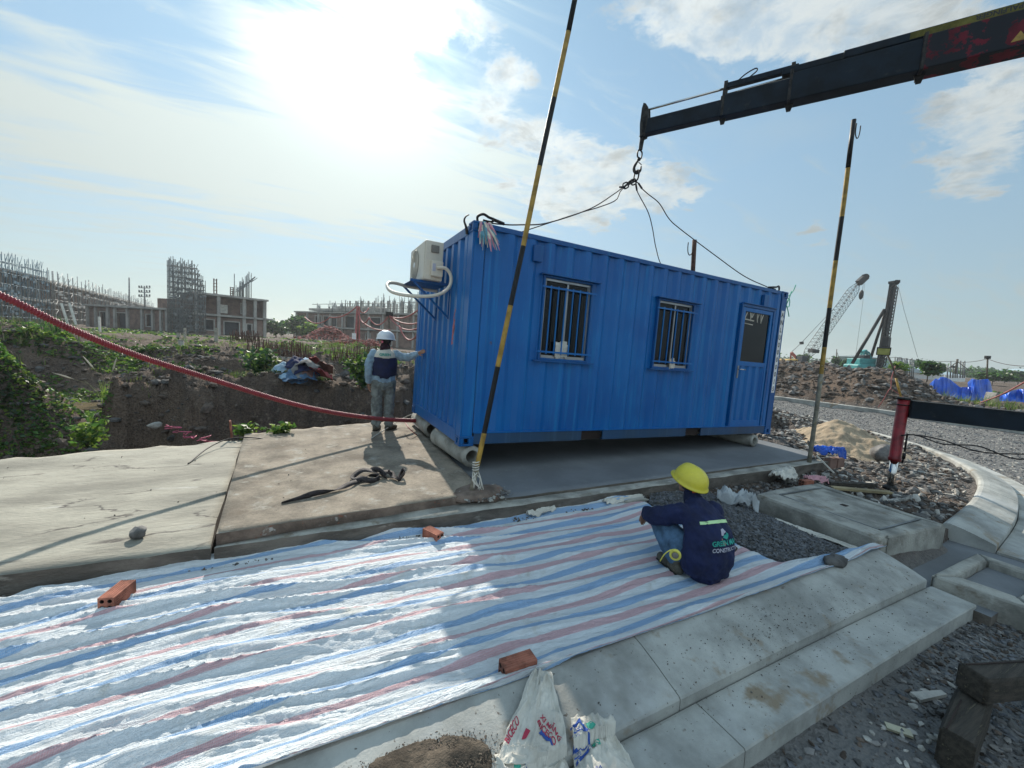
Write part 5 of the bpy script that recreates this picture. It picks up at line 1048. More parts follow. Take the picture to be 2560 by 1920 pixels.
for a, c in (((1225, 800), (1345, 765)), ((1240, 860), (1375, 800)), ((1255, 905), (1340, 880))): patch('blue_table', pxpoly([bx_(a[0], a[1] - 5), bx_(c[0], c[1] - 5), bx_(c[0], c[1] + 5), bx_(a[0], a[1] + 5)]), bt3, v3, m_bagb)
for l in ([(1345, 720), (1395, 690), (1440, 735), (1375, 765)], [(1415, 775), (1480, 750), (1500, 795), (1440, 815)]): patch('teal_mark', pxpoly([bx_(*q) for q in l]), bt3, v3, m_bagg)
an3, _ = dirpx(bx_(1330, 1160), bx_(1490, 970))
for i, tx in enumerate(('bao quan kho rao', 'thoi han 60 ngay', 'mac xi mang', 'su dung tot')):
    q_ = bx_(1345 + i * 42, 1150 + i * 8); p_ = G(*q_, -.15); decal('fine_print', tx, .017, bt3, v3, (p_[0], p_[1], 0), an3, m_bagb, .0003, .8)
for i in range(3): q_ = bx_(1240 + 20 * i, 785 + 45 * i); p_ = G(*q_, -.15); decal('fine_print', ('TCVN', '111', '273')[i], .014, bt3, v3, (p_[0], p_[1], 0), an3 - .5, m_bagb, .0003)
for l in ([(640, 1120), (780, 1080), (800, 1130), (660, 1170)], [(690, 1000), (760, 1010), (750, 1060), (690, 1050)]): patch('green_print', pxpoly([bx_(*q) for q in l]), bt2, v2, m_bagg)
patch('blue_print', pxpoly([bx_(*q) for q in [(790, 1020), (910, 1060), (905, 1085), (800, 1060)]]), bt2, v2, m_bagb)
mb = MB(); r = np.random.default_rng(8)
for k in range(50):
    p = G(*bx_(560 + k * 9 + r.uniform(-8, 8), 985 - 12 * math.sin(k / 8.) + r.uniform(-20, 20)), -.13); q_ = p + np.array([r.uniform(-.015, .015), r.uniform(-.02, .01), .01]); mb.tube([p, (p + q_) / 2 + np.array([0, 0, .006]), q_], .0008, 4)
mb.build('frayed_threads', m_bag, bt1, world=True)
def litter(name, label, cat, c, d, ang, mt, seed, hump=.06):
    def f(U, V):
        w = .5 + .5 * np.sin(np.pi * np.clip(U, .08, .95)); x = (U - .5) * d[0]; y = (V - .5) * d[1] * w; X = c[0] + x * math.cos(ang) - y * math.sin(ang); Y = c[1] + x * math.sin(ang) + y * math.cos(ang)
        cr = (1 - np.abs(2 * fbm(U * 4 + seed, V * 4, 3, seed) - 1)) ** 2; return np.stack([X, Y, c[2] + cr * hump + hump * np.sin(np.pi * V) * .6], -1)
    t, o = sheet_thing(name, label, cat, f, 34, 26, mt, .004); o.name = name + '_sheet'; return t
litter('torn_bag', 'white torn bag with red print at the right end of the slab step', 'bag', (4.5, -1.15, -.20), (.55, .32), .2, m_bag, 5, .12)
t_ = litter('torn_bag', 'pink and white plastic scrap beside the torn bag and the reddish brick', 'bag', (4.95, -1.35, -.2), (.3, .2), -.5, mat('pink_scrap', (.6, .3, .33), .6), 9, .07)
litter('plastic_sheet', 'folded translucent white plastic sheet standing between gravel and manhole slab', 'plastic sheet', (2.78, -1.62, -.2), (.42, .14), R(-52), mat('milky_plastic', (.62, .66, .68), .4, trans=.3), 14, .16)
litter('plastic_sheet', 'white plastic strip lying along the foot of the manhole slab', 'plastic sheet', (2.95, -2.35, -.215), (.75, .10), R(-82), m_bag, 21, .03)
litter('blue_cloth', 'bright blue crumpled plastic cloth over the brick course at the end of the slab', 'cloth', (6.12, -.92, -.02), (.50, .28), R(-30), m_btarp, 31, .12)
litter('torn_bag', 'small torn white bag pieces half buried at the back edge of the striped sheet', 'bag', (.55, -1.03, -.21), (.35, .09), .1, m_bag, 33, .05)
litter('torn_bag', 'white plastic edge sticking out behind the squatting worker', 'bag', (1.62, -1.05, -.205), (.55, .13), .0, m_bag, 35, .05)
for i, x in enumerate((6.18, 6.42)): tag(MB().box((x, -.95, -.12), (.21, .10, .17)).build('clay_block', m_bbrick, bevel=.006), ('clay block under the blue cloth, nearer the slab', 'clay block under the blue cloth, farther from the slab')[i], 'brick')
tag(MB().beam((5.62, -1.0, .06), (5.72, -1.22, -.16), .05, .015).build('wood_strip', m_bag), 'short pale wood strip leaning at the foot of the upright striped pole', 'wood strip')
tag(MB().beam((4.95, -1.55, -.2), (5.62, -1.95, -.2), .09, .03).build('plank', mat('plank_yellow', (.34, .27, .15), .85)), 'short yellowish plank lying beside the outrigger foot', 'plank')
tag(MB().beam((5.1, -1.45, -.19), (5.75, -1.72, -.19), .07, .05).build('plank', m_wood), 'dark wood batten lying beside the yellowish plank', 'plank')

# ------------------------------------------------------------------ people
def limb(mb, pts, r, seg=14, ell=None, side=(1, 0, 0), n=None):
    pts = np.array(pts, float); n = n or max(8, 5 * len(pts)); u = np.linspace(0, 1, len(pts)); k = np.linspace(0, 1, n)
    c = resample(pts, n) if len(pts) > 2 else np.stack([np.interp(k, u, pts[:, i]) for i in range(3)], 1); rr2 = np.interp(k, u, r); el = np.interp(k, u, ell) if ell is not None else None
    mb.tube(c, rr2, seg, ell=el, side=side); e0 = el[0] if el is not None else 1; e1 = el[-1] if el is not None else 1
    mb.ball(c[0], rr2[0] * min(1, e0) * .98, 0, 10, 6); mb.ball(c[-1], rr2[-1] * min(1, e1) * .98, 0, 10, 6); return mb
def skinned(name, mb, mt, parent, vox=.012, smooth=6, fold=0., fs=.06, stretch=None):
    o = mb.build(name, mt, parent); m_ = o.modifiers.new('r', 'REMESH'); m_.mode = 'VOXEL'; m_.voxel_size = vox; m_.use_smooth_shade = True
    m_ = o.modifiers.new('s', 'SMOOTH'); m_.iterations = smooth; m_.factor = .6
    if fold:
        tx = bpy.data.textures.new(name, 'CLOUDS'); tx.noise_scale = fs; tx.noise_depth = 2; d = o.modifiers.new('d', 'DISPLACE'); d.texture = tx; d.strength = fold; d.mid_level = .5; d.texture_coords = 'LOCAL'
    return o
def hand(mb, w, d, n, curl=.3, s=1., spread=.0, side=1):
    """palm from wrist w along d, n = back of the hand; five fingers with bends"""
    d = np.array(d, float); d /= np.linalg.norm(d); n = np.array(n, float); n -= d * (n @ d); n /= np.linalg.norm(n); x = np.cross(d, n) * side
    limb(mb, [w, np.array(w) + d * .075 * s], [.026 * s, .038 * s], 10, [.6, .42], side=x)
    for i, (off, ln) in enumerate(((-.030, .064), (-.010, .074), (.010, .070), (.029, .056))):
        p = np.array(w) + d * .078 * s + x * off * s; a = p; pts = [a]; ang = curl * .5
        for k, f in enumerate((.45, .32, .23)): ang2 = ang + curl * k * .8; a = a + (d * math.cos(ang2) - n * math.sin(ang2) + x * off * spread * 10) * ln * f * s; pts.append(a)
        limb(mb, pts, [.0085 * s, .0082 * s, .0075 * s, .006 * s], 8)
    p = np.array(w) + d * .02 * s - x * .026 * s; limb(mb, [p, p + (d * .6 - x * .7) * .035 * s, p + (d * 1.3 - x * .9 - n * .3) * .045 * s], [.011 * s, .010 * s, .0075 * s], 8)
def head(mb, c, yaw, pitch=0., s=1.):
    Rz = np.array(Matrix.Rotation(yaw, 3, 'Z') @ Matrix.Rotation(pitch, 3, 'X')); T = lambda p: np.array(c) + Rz @ np.array(p) * s      # faces +y when yaw = 0
    mb.ball(T((0, -.008, .02)), (.074, .092, .098), 0, 16, 12, Rz); limb(mb, [T((0, .03, -.03)), T((0, .06, -.075))], [.058, .034], 10)
    limb(mb, [T((0, .085, .012)), T((0, .112, -.018))], [.010, .015], 8); limb(mb, [T((-.024, .083, -.05)), T((.024, .083, -.05))], [.009, .009], 8)
    for q in (-1, 1): mb.ball(T((q * .074, -.005, .0)), (.012, .022, .032), 0, 8, 6, Rz); mb.ball(T((q * .03, .078, .018)), (.016, .012, .012), 0, 8, 6); limb(mb, [T((q * .015, .088, .036)), T((q * .045, .078, .036))], [.007, .006], 6)
    return T
def helmet(t, c, yaw, pitch, roll, mt, label_s=1., r=(.125, .148, .115)):
    Rm = Matrix.Rotation(yaw, 3, 'Z') @ Matrix.Rotation(pitch, 3, 'X') @ Matrix.Rotation(roll, 3, 'Y'); Rn = np.array(Rm); V = []; seg = 48; nr_ = 14
    for i in range(nr_):
        th = (math.pi / 2) * i / (nr_ - 1)
        for j in range(seg):
            a = 2 * math.pi * j / seg; rib = .006 * math.exp(-((math.cos(a)) / .13) ** 2) * math.sin(th) + .007 * math.exp(-(math.cos(a) * math.sin(th) / .16) ** 2)
            V.append((math.cos(a) * r[0] * math.sin(th) ** .85, math.sin(a) * r[1] * math.sin(th) ** .85, r[2] * math.cos(th) + rib))
    for k, (o, z) in enumerate(((.004, -.012), (.012, -.020), (.014, -.024), (.007, -.022))):
        for j in range(seg):
            a = 2 * math.pi * j / seg; vis = max(0, math.sin(a)) ** 3 * (.032 if k else .0) ; V.append((math.cos(a) * (r[0] + o), math.sin(a) * (r[1] + o + vis), z - vis * .25))
    mb = MB(); mb.rings((Rn @ np.array(V).T).T + np.array(c), seg); sh = mb.build('helmet', mt, t); s = sh.modifiers.new('s', 'SOLIDIFY'); s.thickness = .003
    mb = MB(); a = np.linspace(0, 2 * np.pi, 40); mb.tube([np.array(c) + Rn @ np.array((.098 * math.cos(q), .12 * math.sin(q), -.035)) for q in a], .007, 6, cap=False); mb.build('headband', m_black, t); return sh

# standing worker, seen from behind, right arm stretched to the box
w1 = thing('person', 'person in white helmet and navy vest standing with one hand on the container end', 'person', (-.51, 2.25, .0))
bd1 = MB(); T1 = head(bd1, (.01, .04, 1.44), -.9); limb(bd1, [(0, 0, 1.24), (.01, .02, 1.38)], [.062, .05]); limb(bd1, [(0, 0, .78), (0, -.01, 1.0), (0, 0, 1.24)], [.14, .13, .15], 18, [.62, .62, .6])
for s in (-1, 1): limb(bd1, [(s * .085, 0, .80), (s * .095, .01, .44), (s * .10, -.01, .08)], [.075, .052, .036])
limb(bd1, [(.17, 0, 1.24), (.345, -.16, 1.215), (.455, -.31, 1.275)], [.045, .037, .026]); hand(bd1, (.455, -.31, 1.275), (.55, -.75, .36), (-.8, -.55, .1), .12, .95, side=-1)
limb(bd1, [(-.17, 0, 1.24), (-.235, -.02, .98), (-.225, .03, .75)], [.045, .037, .026]); hand(bd1, (-.225, .03, .75), (.03, .12, -1), (-1, 0, 0), .5, .95)
skinned('body', bd1, m_skin, w1, .007, 2)
mb = MB()
for s in (-1, 1): limb(mb, [(s * .085, 0, .78), (s * .098, .012, .46), (s * .093, .0, .30), (s * .10, -.01, .10)], [.108, .082, .078, .072], 18)
limb(mb, [(0, 0, .72), (0, 0, .87)], [.155, .155], 20, [.74, .68]); skinned('trousers', mb, m_trou, w1, .010, 3, .042, .05)
mb = MB(); limb(mb, [(0, 0, .79), (0, 0, .9), (0, -.01, 1.06), (0, 0, 1.22), (0, .01, 1.30)], [.182, .172, .172, .185, .09], 24, [.66, .64, .64, .60, .8])
limb(mb, [(.165, 0, 1.235), (.26, -.08, 1.20), (.345, -.165, 1.205), (.445, -.30, 1.27)], [.072, .066, .060, .042], 16); limb(mb, [(-.165, 0, 1.235), (-.225, -.02, 1.1), (-.238, -.02, .97), (-.228, .028, .78)], [.07, .064, .06, .044], 16)
skinned('shirt', mb, m_shirt, w1, .010, 3, .034, .05)
mb = MB(); limb(mb, [(0, -.002, .895), (0, -.012, 1.04), (0, -.002, 1.18)], [.196, .196, .198], 26, [.69, .69, .66]); skinned('vest', mb, m_navy, w1, .011, 3, .014, .07)
mb = MB(); limb(mb, [(0, -.006, 1.17), (0, -.004, 1.24), (0, .005, 1.295)], [.188, .178, .10], 26, [.74, .72, .85]); yk = skinned('yoke', mb, m_cream, w1, .010, 3, .008, .07)
mb = MB(); limb(mb, [(0, .0, 1.27), (.005, .015, 1.36)], [.085, .074], 18); limb(mb, [(-.05, -.05, 1.30), (.03, -.06, 1.33)], [.045, .03]); skinned('scarf', mb, mat('scarf_maroon', (.03, .008, .016), .95, bump=.3), w1, .010, 3, .02, .04)
mb = MB(); mb.ball((.012, .015, 1.455), (.082, .09, .085), 0, 18, 12); mb.build('hair', m_hair, w1)
helmet(w1, (.015, .035, 1.485), -1.0, .0, 0, m_helw, r=(.122, .142, .112))
mb = MB(); mb.tube([(-.052, -.062, 1.42), (-.056, -.068, 1.42)], .016, 14); mb.build('earmuff_dot', m_pink, w1)
for s in (-1, 1):
    mb = MB(); yw = (.9 if s > 0 else .45); c, q = math.cos(yw), math.sin(yw); f = lambda a, o, z: (s * .10 + a * q + o * c, -.01 + a * c - o * q, z)
    limb(mb, [f(-.045, 0, .045), f(.05, 0, .045), f(.15, 0, .035)], [.043, .045, .038], 14); limb(mb, [f(-.015, 0, .05), f(-.01, 0, .13)], [.046, .05]); b_ = skinned('boot', mb, m_boot, w1, .008, 3)
    mb = MB(); limb(mb, [f(-.05, 0, .012), f(.05, 0, .012), f(.155, 0, .012)], [.045, .045, .038], 14, [.3, .3, .3], side=(c, -q, 0)); mb.build('sole', m_sole, b_)
bpy.context.view_layer.update(); ybv = bvh(yk)
o = text('vest_print', 'GREEN', .055, None, Vector((-.61, 2.25 - .3, 1.205)), Vector((1, 0, .0)), Vector((0, 0, 1)), m_green, .002, 'LEFT', 0, ybv, .006)
for v in o.data.vertices: v.co -= w1.location
o.parent = w1

# squatting worker, seen from behind and from the left
w2 = thing('person', 'person in yellow helmet, navy jacket and jeans squatting on the striped sheet, hand on knee', 'person', (1.16, -2.40, -.195), R(-11)); w2.scale = (.93, .93, .95)
bd2 = MB(); T2 = head(bd2, (.02, .235, .685), .02, .1); limb(bd2, [(0, .10, .52), (.015, .19, .64)], [.062, .052]); limb(bd2, [(0, -.10, .19), (0, -.12, .34), (0, .10, .52)], [.14, .13, .14], 18, [.65, .65, .6])
for s in (-1, 1): limb(bd2, [(s * .1, -.06, .19), (s * .20, .33, .375)], [.078, .052]); limb(bd2, [(s * .20, .33, .375), (s * .185, .05, .09)], [.05, .036])
limb(bd2, [(-.18, .09, .50), (-.285, .24, .40), (-.255, .42, .365)], [.045, .037, .026]); hand(bd2, (-.255, .42, .365), (.05, .45, -.9), (-.3, .85, .4), .45, 1., .05)
limb(bd2, [(.18, .09, .50), (.27, .25, .41), (.18, .40, .40)], [.045, .037, .026]); hand(bd2, (.18, .40, .40), (-.6, .4, -.5), (.2, .8, .5), .4, 1., side=-1)
skinned('body', bd2, m_skin, w2, .007, 2)
mb = MB()
for s in (-1, 1): limb(mb, [(s * .1, -.06, .19), (s * .17, .15, .275), (s * .205, .33, .37)], [.105, .10, .078], 18); limb(mb, [(s * .205, .335, .37), (s * .205, .20, .24), (s * .19, .06, .115)], [.078, .078, .066], 18)
limb(mb, [(-.06, -.06, .16), (.06, -.06, .16)], [.11, .11], 16); skinned('jeans', mb, m_denim, w2, .011, 4, .022, .05)
mb = MB(); limb(mb, [(0, -.07, .075), (0, -.085, .20), (0, -.075, .34), (0, .02, .47), (0, .10, .535), (0, .15, .57)], [.215, .232, .218, .20, .15, .085], 28, [.68, .64, .62, .62, .62, .8])
limb(mb, [(-.165, .075, .495), (-.235, .16, .44), (-.30, .255, .40), (-.262, .40, .372)], [.085, .082, .076, .050], 18); limb(mb, [(.165, .075, .495), (.235, .16, .44), (.28, .255, .41), (.19, .39, .40)], [.085, .08, .074, .05], 18)
limb(mb, [(.15, .0, .12), (.18, -.02, .26)], [.08, .07])
jk = skinned('jacket', mb, m_navy, w2, .009, 3, .032, .07)
mb = MB(); limb(mb, [(.0, .14, .56), (.01, .175, .60)], [.076, .070], 18); skinned('collar', mb, m_navy, w2, .008, 2)
mb = MB(); mb.ball((.018, .215, .70), (.082, .094, .09), 0, 18, 12); mb.build('hair', m_hair, w2)
helmet(w2, (.022, .215, .72), .15, .28, .05, m_hely, r=(.128, .15, .122))
mb = MB(); mb.b2((-.03, .118, .64), (.02, .126, .665)); mb.build('helmet_strap', mat('strap_orange', (.55, .09, .03), .6), w2)
for s in (-1, 1):
    mb = MB(); f = lambda a, z, o=0: (s * .19 + o + a * .05 * -s * .3, .0 + a, z)
    limb(mb, [f(0, .045), f(.10, .05), f(.24, .035)], [.043, .046, .040], 14); limb(mb, [f(.035, .06), f(.05, .14)], [.048, .05]); b_ = skinned('boot', mb, m_boot, w2, .008, 3)
    mb = MB(); limb(mb, [f(-.015, .010), f(.10, .010), f(.255, .010)], [.044, .048, .042], 14, [.28, .28, .28]); mb.build('sole', m_sole, b_)
bpy.context.view_layer.update(); jb = bvh(jk)
def onjacket(name, f_make):
    o = f_make()
    inv = w2.matrix_world.inverted()
    for v in o.data.vertices: v.co = inv @ v.co
    o.parent = w2; return o
th_ = R(-11) + R(4); uxj = Vector((math.cos(th_), math.sin(th_), 0)); nj = Vector((math.sin(th_), -math.cos(th_), 0)); uyj = Vector((0, 0, 1)); uyj = (Vector((0, 0, 1)) + nj * -.25).normalized()
cj = w2.matrix_world @ Vector((.06, -.14, .33))
def jp(a, c): return cj + uxj * a + uyj * c + nj * .1
onjacket('t', lambda: text('jacket_text', 'GREEN MARK', .050, None, jp(-.135, .018), uxj, uyj, m_green, .0014, 'LEFT', 0, jb, .004, .95))
onjacket('t', lambda: text('jacket_text', 'CONSTRUCTION', .040, None, jp(-.135, -.026), uxj, uyj, m_grey, .001, 'LEFT', 0, jb, .004, .95))
def jpatch(name, pts_, mt):
    bm = bmesh.new(); bm.faces.new([bm.verts.new(jp(*p)) for p in pts_]); bmesh.ops.triangulate(bm, faces=bm.faces[:])
    for _ in range(4): bmesh.ops.subdivide_edges(bm, edges=[e for e in bm.edges if e.calc_length() > .012], cuts=1)
    for v in bm.verts:
        h = jb.ray_cast(v.co + nj * .15 + Vector((0, 0, .06)), (-nj - Vector((0, 0, .35))).normalized(), .6); v.co = h[0] + h[1] * .004 if h[0] else v.co
    me = bpy.data.meshes.new(name); bm.to_mesh(me); bm.free(); me.materials.append(mt); o = bpy.data.objects.new(name, me); COL.objects.link(o)
    inv = w2.matrix_world.inverted()
    for v in o.data.vertices: v.co = inv @ v.co
    o.parent = w2
jpatch('logo_mark', [(-.045, .085), (-.035, .125), (-.01, .13), (.01, .105), (-.012, .098), (-.022, .08)], m_grey)
jpatch('logo_mark', [(-.03, .07), (-.005, .09), (.008, .085), (.012, .105), (.028, .09), (.026, .07), (.005, .052)], m_green)
jpatch('reflective_band', [(-.17, .165), (-.16, .185), (-.05, .19), (.08, .185), (.16, .165), (.165, .145), (.08, .162), (-.05, .168)], m_lime)
tpz = thing('measuring_tape', 'round yellow measuring tape hanging at the left side of the squatting worker', 'tape measure', YP(1688, 1387, -2.50))
vd = Vector(CP) - Vector(tpz.location); vd.z = 0; vd.normalize(); Rt = np.array(vd.to_track_quat('Z', 'Y').to_matrix()); a = np.linspace(0, 2 * np.pi, 30)
mb = MB(); mb.lathe([(.0, -.012), (.034, -.012), (.040, -.008), (.040, .008), (.034, .012), (.026, .013), (.024, .009), (0, .009)], seg=32, rot=Rt); mb.build('case', m_tapem, tpz)
mb = MB(); mb.lathe([(.0, .0095), (.023, .0095), (.023, .0125), (.012, .014), (0, .014)], seg=24, rot=Rt); mb.build('hub', m_acg, tpz)
mb = MB(); mb.tube(resample([(-.02, -.01, .035), (-.05, -.0, .045), (-.085, .02, .01), (-.10, .04, -.05)], 20), .004, 5); mb.build('strap', m_tapem, tpz)

# ------------------------------------------------------------------ plants
def leaf_mesh(name, cen, size, mats, seed, up=.5, long=1.8, parent=None, **tg):
    r = np.random.default_rng(seed); n = len(cen); d = r.normal(size=(n, 3)); d[:, 2] = d[:, 2] * .6 + up * .3; d /= np.linalg.norm(d, axis=1)[:, None]
    a = r.normal(size=(n, 3)); a -= d * (a * d).sum(1)[:, None]; a /= np.linalg.norm(a, axis=1)[:, None]; s = (np.asarray(size) * r.uniform(.6, 1.3, n))[:, None]; nn = np.cross(d, a)
    c = np.asarray(cen); V = np.stack([c - d * s * long / 2, c + a * s * .5 + nn * s * .12, c + d * s * long / 2 - nn * s * .15, c - a * s * .5 + nn * s * .12], 1).reshape(-1, 3)
    Fa = np.stack([np.arange(n) * 4, np.arange(n) * 4 + 1, np.arange(n) * 4 + 2, np.arange(n) * 4 + 3], 1); mi = r.integers(0, len(mats), n) if len(mats) > 1 else None
    if parent is not None: V = V - np.array(parent.location)
    o = fast_mesh(name, V, Fa, mats, True, mi); o.parent = parent; return tag(o, **tg)
def blades(name, cen, h, mats, seed, per=7, w=.006, lean=.5, parent=None, **tg):
    r = np.random.default_rng(seed); c = np.repeat(np.asarray(cen), per, 0); n = len(c); c = c + np.stack([r.normal(0, .03, n), r.normal(0, .03, n), np.zeros(n)], -1)
    a = r.uniform(0, 6.28, n); ln = r.uniform(.1, lean, n); hh = np.repeat(np.broadcast_to(h, (len(cen),)), per) * r.uniform(.5, 1.15, n); dx = np.stack([np.cos(a), np.sin(a), 0 * a], -1); sx = np.stack([-np.sin(a), np.cos(a), 0 * a], -1) * w; rows = []
    for k, (t, ww) in enumerate(((0, 1), (.5, .8), (1., .1))): p = c + dx * (ln * hh * t ** 1.8)[:, None] + np.array([0, 0, 1]) * (hh * (t - .25 * t * t * ln))[:, None]; rows += [p - sx * ww, p + sx * ww]
    V = np.stack(rows, 1).reshape(-1, 3); k = np.arange(n)[:, None] * 6; Fa = np.concatenate([k + np.array([[0, 1, 3, 2]]), k + np.array([[2, 3, 5, 4]])], 0); mi = None
    if len(mats) > 1: q = r.integers(0, len(mats), n); mi = np.concatenate([q, q])
    if parent is not None: V = V - np.array(parent.location)
    o = fast_mesh(name, V, Fa, mats, True, mi); o.parent = parent; return tag(o, **tg)
def onland(n, cx, cy, rx, ry, seed, thr=.0, fs=1.2, lift=0.):
    r = np.random.default_rng(seed); a = r.uniform(0, 6.28, n); q = np.sqrt(r.uniform(size=n)); x = cx + np.cos(a) * q * rx; y = cy + np.sin(a) * q * ry; k = fbm(x * fs, y * fs, 3, seed) > thr; x, y = x[k], y[k]
    return np.stack([x, y, H(x, y) + lift + r.uniform(0, .05, len(x))], -1)
ST = dict(kind='stuff')
LG = [m_leaf, m_leafd, m_leaf, m_leafy]
leaf_mesh('ground_cover', np.concatenate([onland(14000, -7.2, 5.4, 2.3, 2.2, 1, .47, 1.), onland(6000, -6.6, 4.4, 1.3, 1.3, 2, .36)]), .045, LG, 1, **ST)
leaf_mesh('ground_cover', onland(16000, -6.6, 9.4, 1.8, 1.3, 3, .30), .04, [m_leaf, m_leafy, m_leaf], 2, up=1., **ST)
leaf_mesh('ground_cover', onland(13000, -10.6, 17.2, 5.5, 3., 5, .52, .8), .08, LG, 3, **ST)
leaf_mesh('ground_cover', onland(8000, -8., 15.2, 2.4, 3.0, 6, .50, .8), .07, [m_leafy, m_leaf], 4, up=1, **ST)
leaf_mesh('ground_cover', onland(9000, -2.8, 7.0, 1.8, .9, 7, .46, 1.6), .04, [m_leafd, m_leaf, m_leafg], 5, **ST)
leaf_mesh('ground_cover', onland(30000, -9, 26, 13, 10, 9, .52, .35), .10, LG, 6, **ST)
leaf_mesh('ground_cover', onland(16000, -20, 55, 26, 22, 10, .55, .12), .25, [m_leaf, m_leafy, m_leafd], 7, **ST)
blades('grass', onland(2200, -9, 23, 12, 9, 11, .52, .5), .28, [m_leafg, m_leaf, m_leafg, m_leafy], 8, 7, .008, **ST)
blades('grass', onland(500, -3.4, 7.2, 2.2, 1.3, 12, .48, 1.5), .14, [m_leafy, m_leafg], 9, 6, .004, **ST)
blades('grass', onland(1400, 2.0, 21, 5, 6, 13, .45, .5), .35, [m_leafy, m_leaf], 10, 7, .009, **ST)
blades('grass', onland(700, 31, 9, 4, 9, 14, .5, .4), .6, [m_leafy, m_leaf, m_leafg], 11, 9, .012, **ST)
leaf_mesh('ground_cover', onland(16000, 48, 14, 16, 18, 15, .5, .15), .22, LG, 12, **ST)
def plant(name, label, p, h, rad_, n, mats, seed, cat='plant', stemmed=True, ls=.05, group=None):
    t = thing(name, label, cat, p, group=group); r = np.random.default_rng(seed); mb = MB(); cen = []
    for k in range(int(6 + n / 80)):
        a = r.uniform(0, 6.28); q = r.uniform(.2, 1); tip = np.array(p) + np.array([math.cos(a) * q * rad_, math.sin(a) * q * rad_, h * r.uniform(.55, 1)]); b0_ = np.array(p) + np.array([0, 0, -.03]); c = resample([b0_, (b0_ * .5 + tip * .5) + np.array([0, 0, .15 * h]), tip], 8); mb.tube(c, np.linspace(.006, .002, 8) * (1 + h), 5)
        m_ = int(n / (6 + n / 80)); f = r.uniform(.25, 1, m_) ** .8; idx = np.clip((f * 7).astype(int), 0, 7); cen.append(c[idx] + r.normal(0, rad_ * .14, (m_, 3)))
    mb.build('stem', m_trunk if not stemmed else m_leafd, t, world=True); leaf_mesh('foliage', np.concatenate(cen), ls, mats, seed + 1, parent=t); return t
plant('weed_plant', 'small leafy weed growing at the back edge of the slab, left of the next one', G(612, 1090, -.08), .22, .22, 260, [m_leaf, m_leafy], 3, ls=.045)
plant('weed_plant', 'small leafy weed at the back edge of the slab, nearer the standing worker', G(700, 1088, -.05), .16, .24, 240, [m_leaf, m_leafy], 4, ls=.045)
plant('weed_plant', 'sparse yellowish weeds at the pit side of the left slab', G(190, 1128, -.3) + np.array([0, .3, 0]), .4, .35, 260, [m_leafy, m_leaf], 5, ls=.05)
for i, (u, v, D_, h, rd_, n_, lb) in enumerate(((660, 975, 10.2, .75, .7, 1500, 'dark leafy bush on the bank to the left of the rag heap'), (735, 940, 11.5, .6, .5, 800, 'bushy plant behind the rag heap, right of the dark bush'), (905, 960, 9.6, .8, .45, 900, 'tall weeds just left of the standing worker'), (860, 985, 9.2, .35, .45, 600, 'low weeds between the rag heap and the standing worker'))):
    p = P(u, v, D_); p[2] = Hs(p[0], p[1]) - .02; plant('weed_bush', lb, p, h, rd_, n_, [m_leafd, m_leaf, m_leafd, m_leafy] if i != 3 else [m_leafy, m_leafg], 20 + i, ls=.07)
# reed tuft with plumes beside the pond
pt_ = np.array([-6.9, 11.6, -1.1]); pt_[2] = Hs(pt_[0], pt_[1]) - .02; t = thing('reed_tuft', 'tall reed tuft with white seed plumes at the pond', 'reeds', pt_); blades('blades', np.repeat(pt_[None], 16, 0) + rng.normal(0, .05, (16, 3)) * [1, 1, 0], .85, [m_leafy], 33, 4, .010, .7, parent=t)
mb = MB(); mp = MB()
for q in ((-.75, -.1, .85), (-.35, .1, 1.15), (.12, .0, 1.12)):
    c = resample([pt_, pt_ + np.array(q) * [.4, .4, .7], pt_ + np.array(q)], 14); mb.tube(c, .006, 5); d = (c[-1] - c[-4]) * 1.2; MB().tube([c[-1] - d * .2, c[-1] + d * .2, c[-1] + d * .8, c[-1] + d * 1.2], [.006, .022, .018, .004], 8).build('plume', m_leafp, t, world=True)
mb.build('stalks', m_leafg, t, world=True)
for i, (u, v, D_) in enumerate(((95, 1000, 15.5), (150, 975, 16.5))):
    p = P(u, v, D_); p[2] = Hs(p[0], p[1]) - .02; t = thing('reed_tuft', ('dark green reed tuft at the left end of the pit', 'dark green reed tuft beside the upright pipe ring in the pit')[i], 'reeds', p); blades('blades', np.repeat(p[None], 40, 0) + rng.normal(0, .25, (40, 3)) * [1, 1, 0], 1., [m_leafd, m_leaf], 40 + i, 5, .012, .5, parent=t)
# pond, well ring, pipe ring, stubs
a = np.linspace(0, 2 * np.pi, 50, endpoint=False); wz = -1.0
MB().add([(-7.2 + 1.25 * math.cos(q) * (1 + .1 * math.sin(3 * q)), 11.3 + .65 * math.sin(q), wz) for q in a], [tuple(range(50))]).build('water', m_water, kind='structure')
def ringt(name, label, c, r0, r1, z0, z1, mt=m_concd, group=None):
    t = thing(name, label, 'concrete ring', (c[0], c[1], z0), group=group); MB().lathe([(r1, 0), (r1, z1 - z0), (r0, z1 - z0), (r0, 0)], seg=32).build('ring_wall', mt, t); return t
p = P(262, 1062, 9.9); ringt('well_ring', 'low round concrete well ring set in the pit floor', p, .20, .27, p[2] - .18, p[2] + .02)
MB().add([G(150, 1105, p[2] - .16), G(320, 1100, p[2] - .16), G(285, 1055, p[2] - .16), G(200, 1062, p[2] - .16)], [(0, 1, 2, 3)]).build('pit_slab', m_conc, kind='structure')
p = P(165, 985, 16.8); ringt('pipe_ring', 'weathered upright concrete pipe standing in the back of the pit', p, .26, .33, p[2] - .55, p[2] + .42)
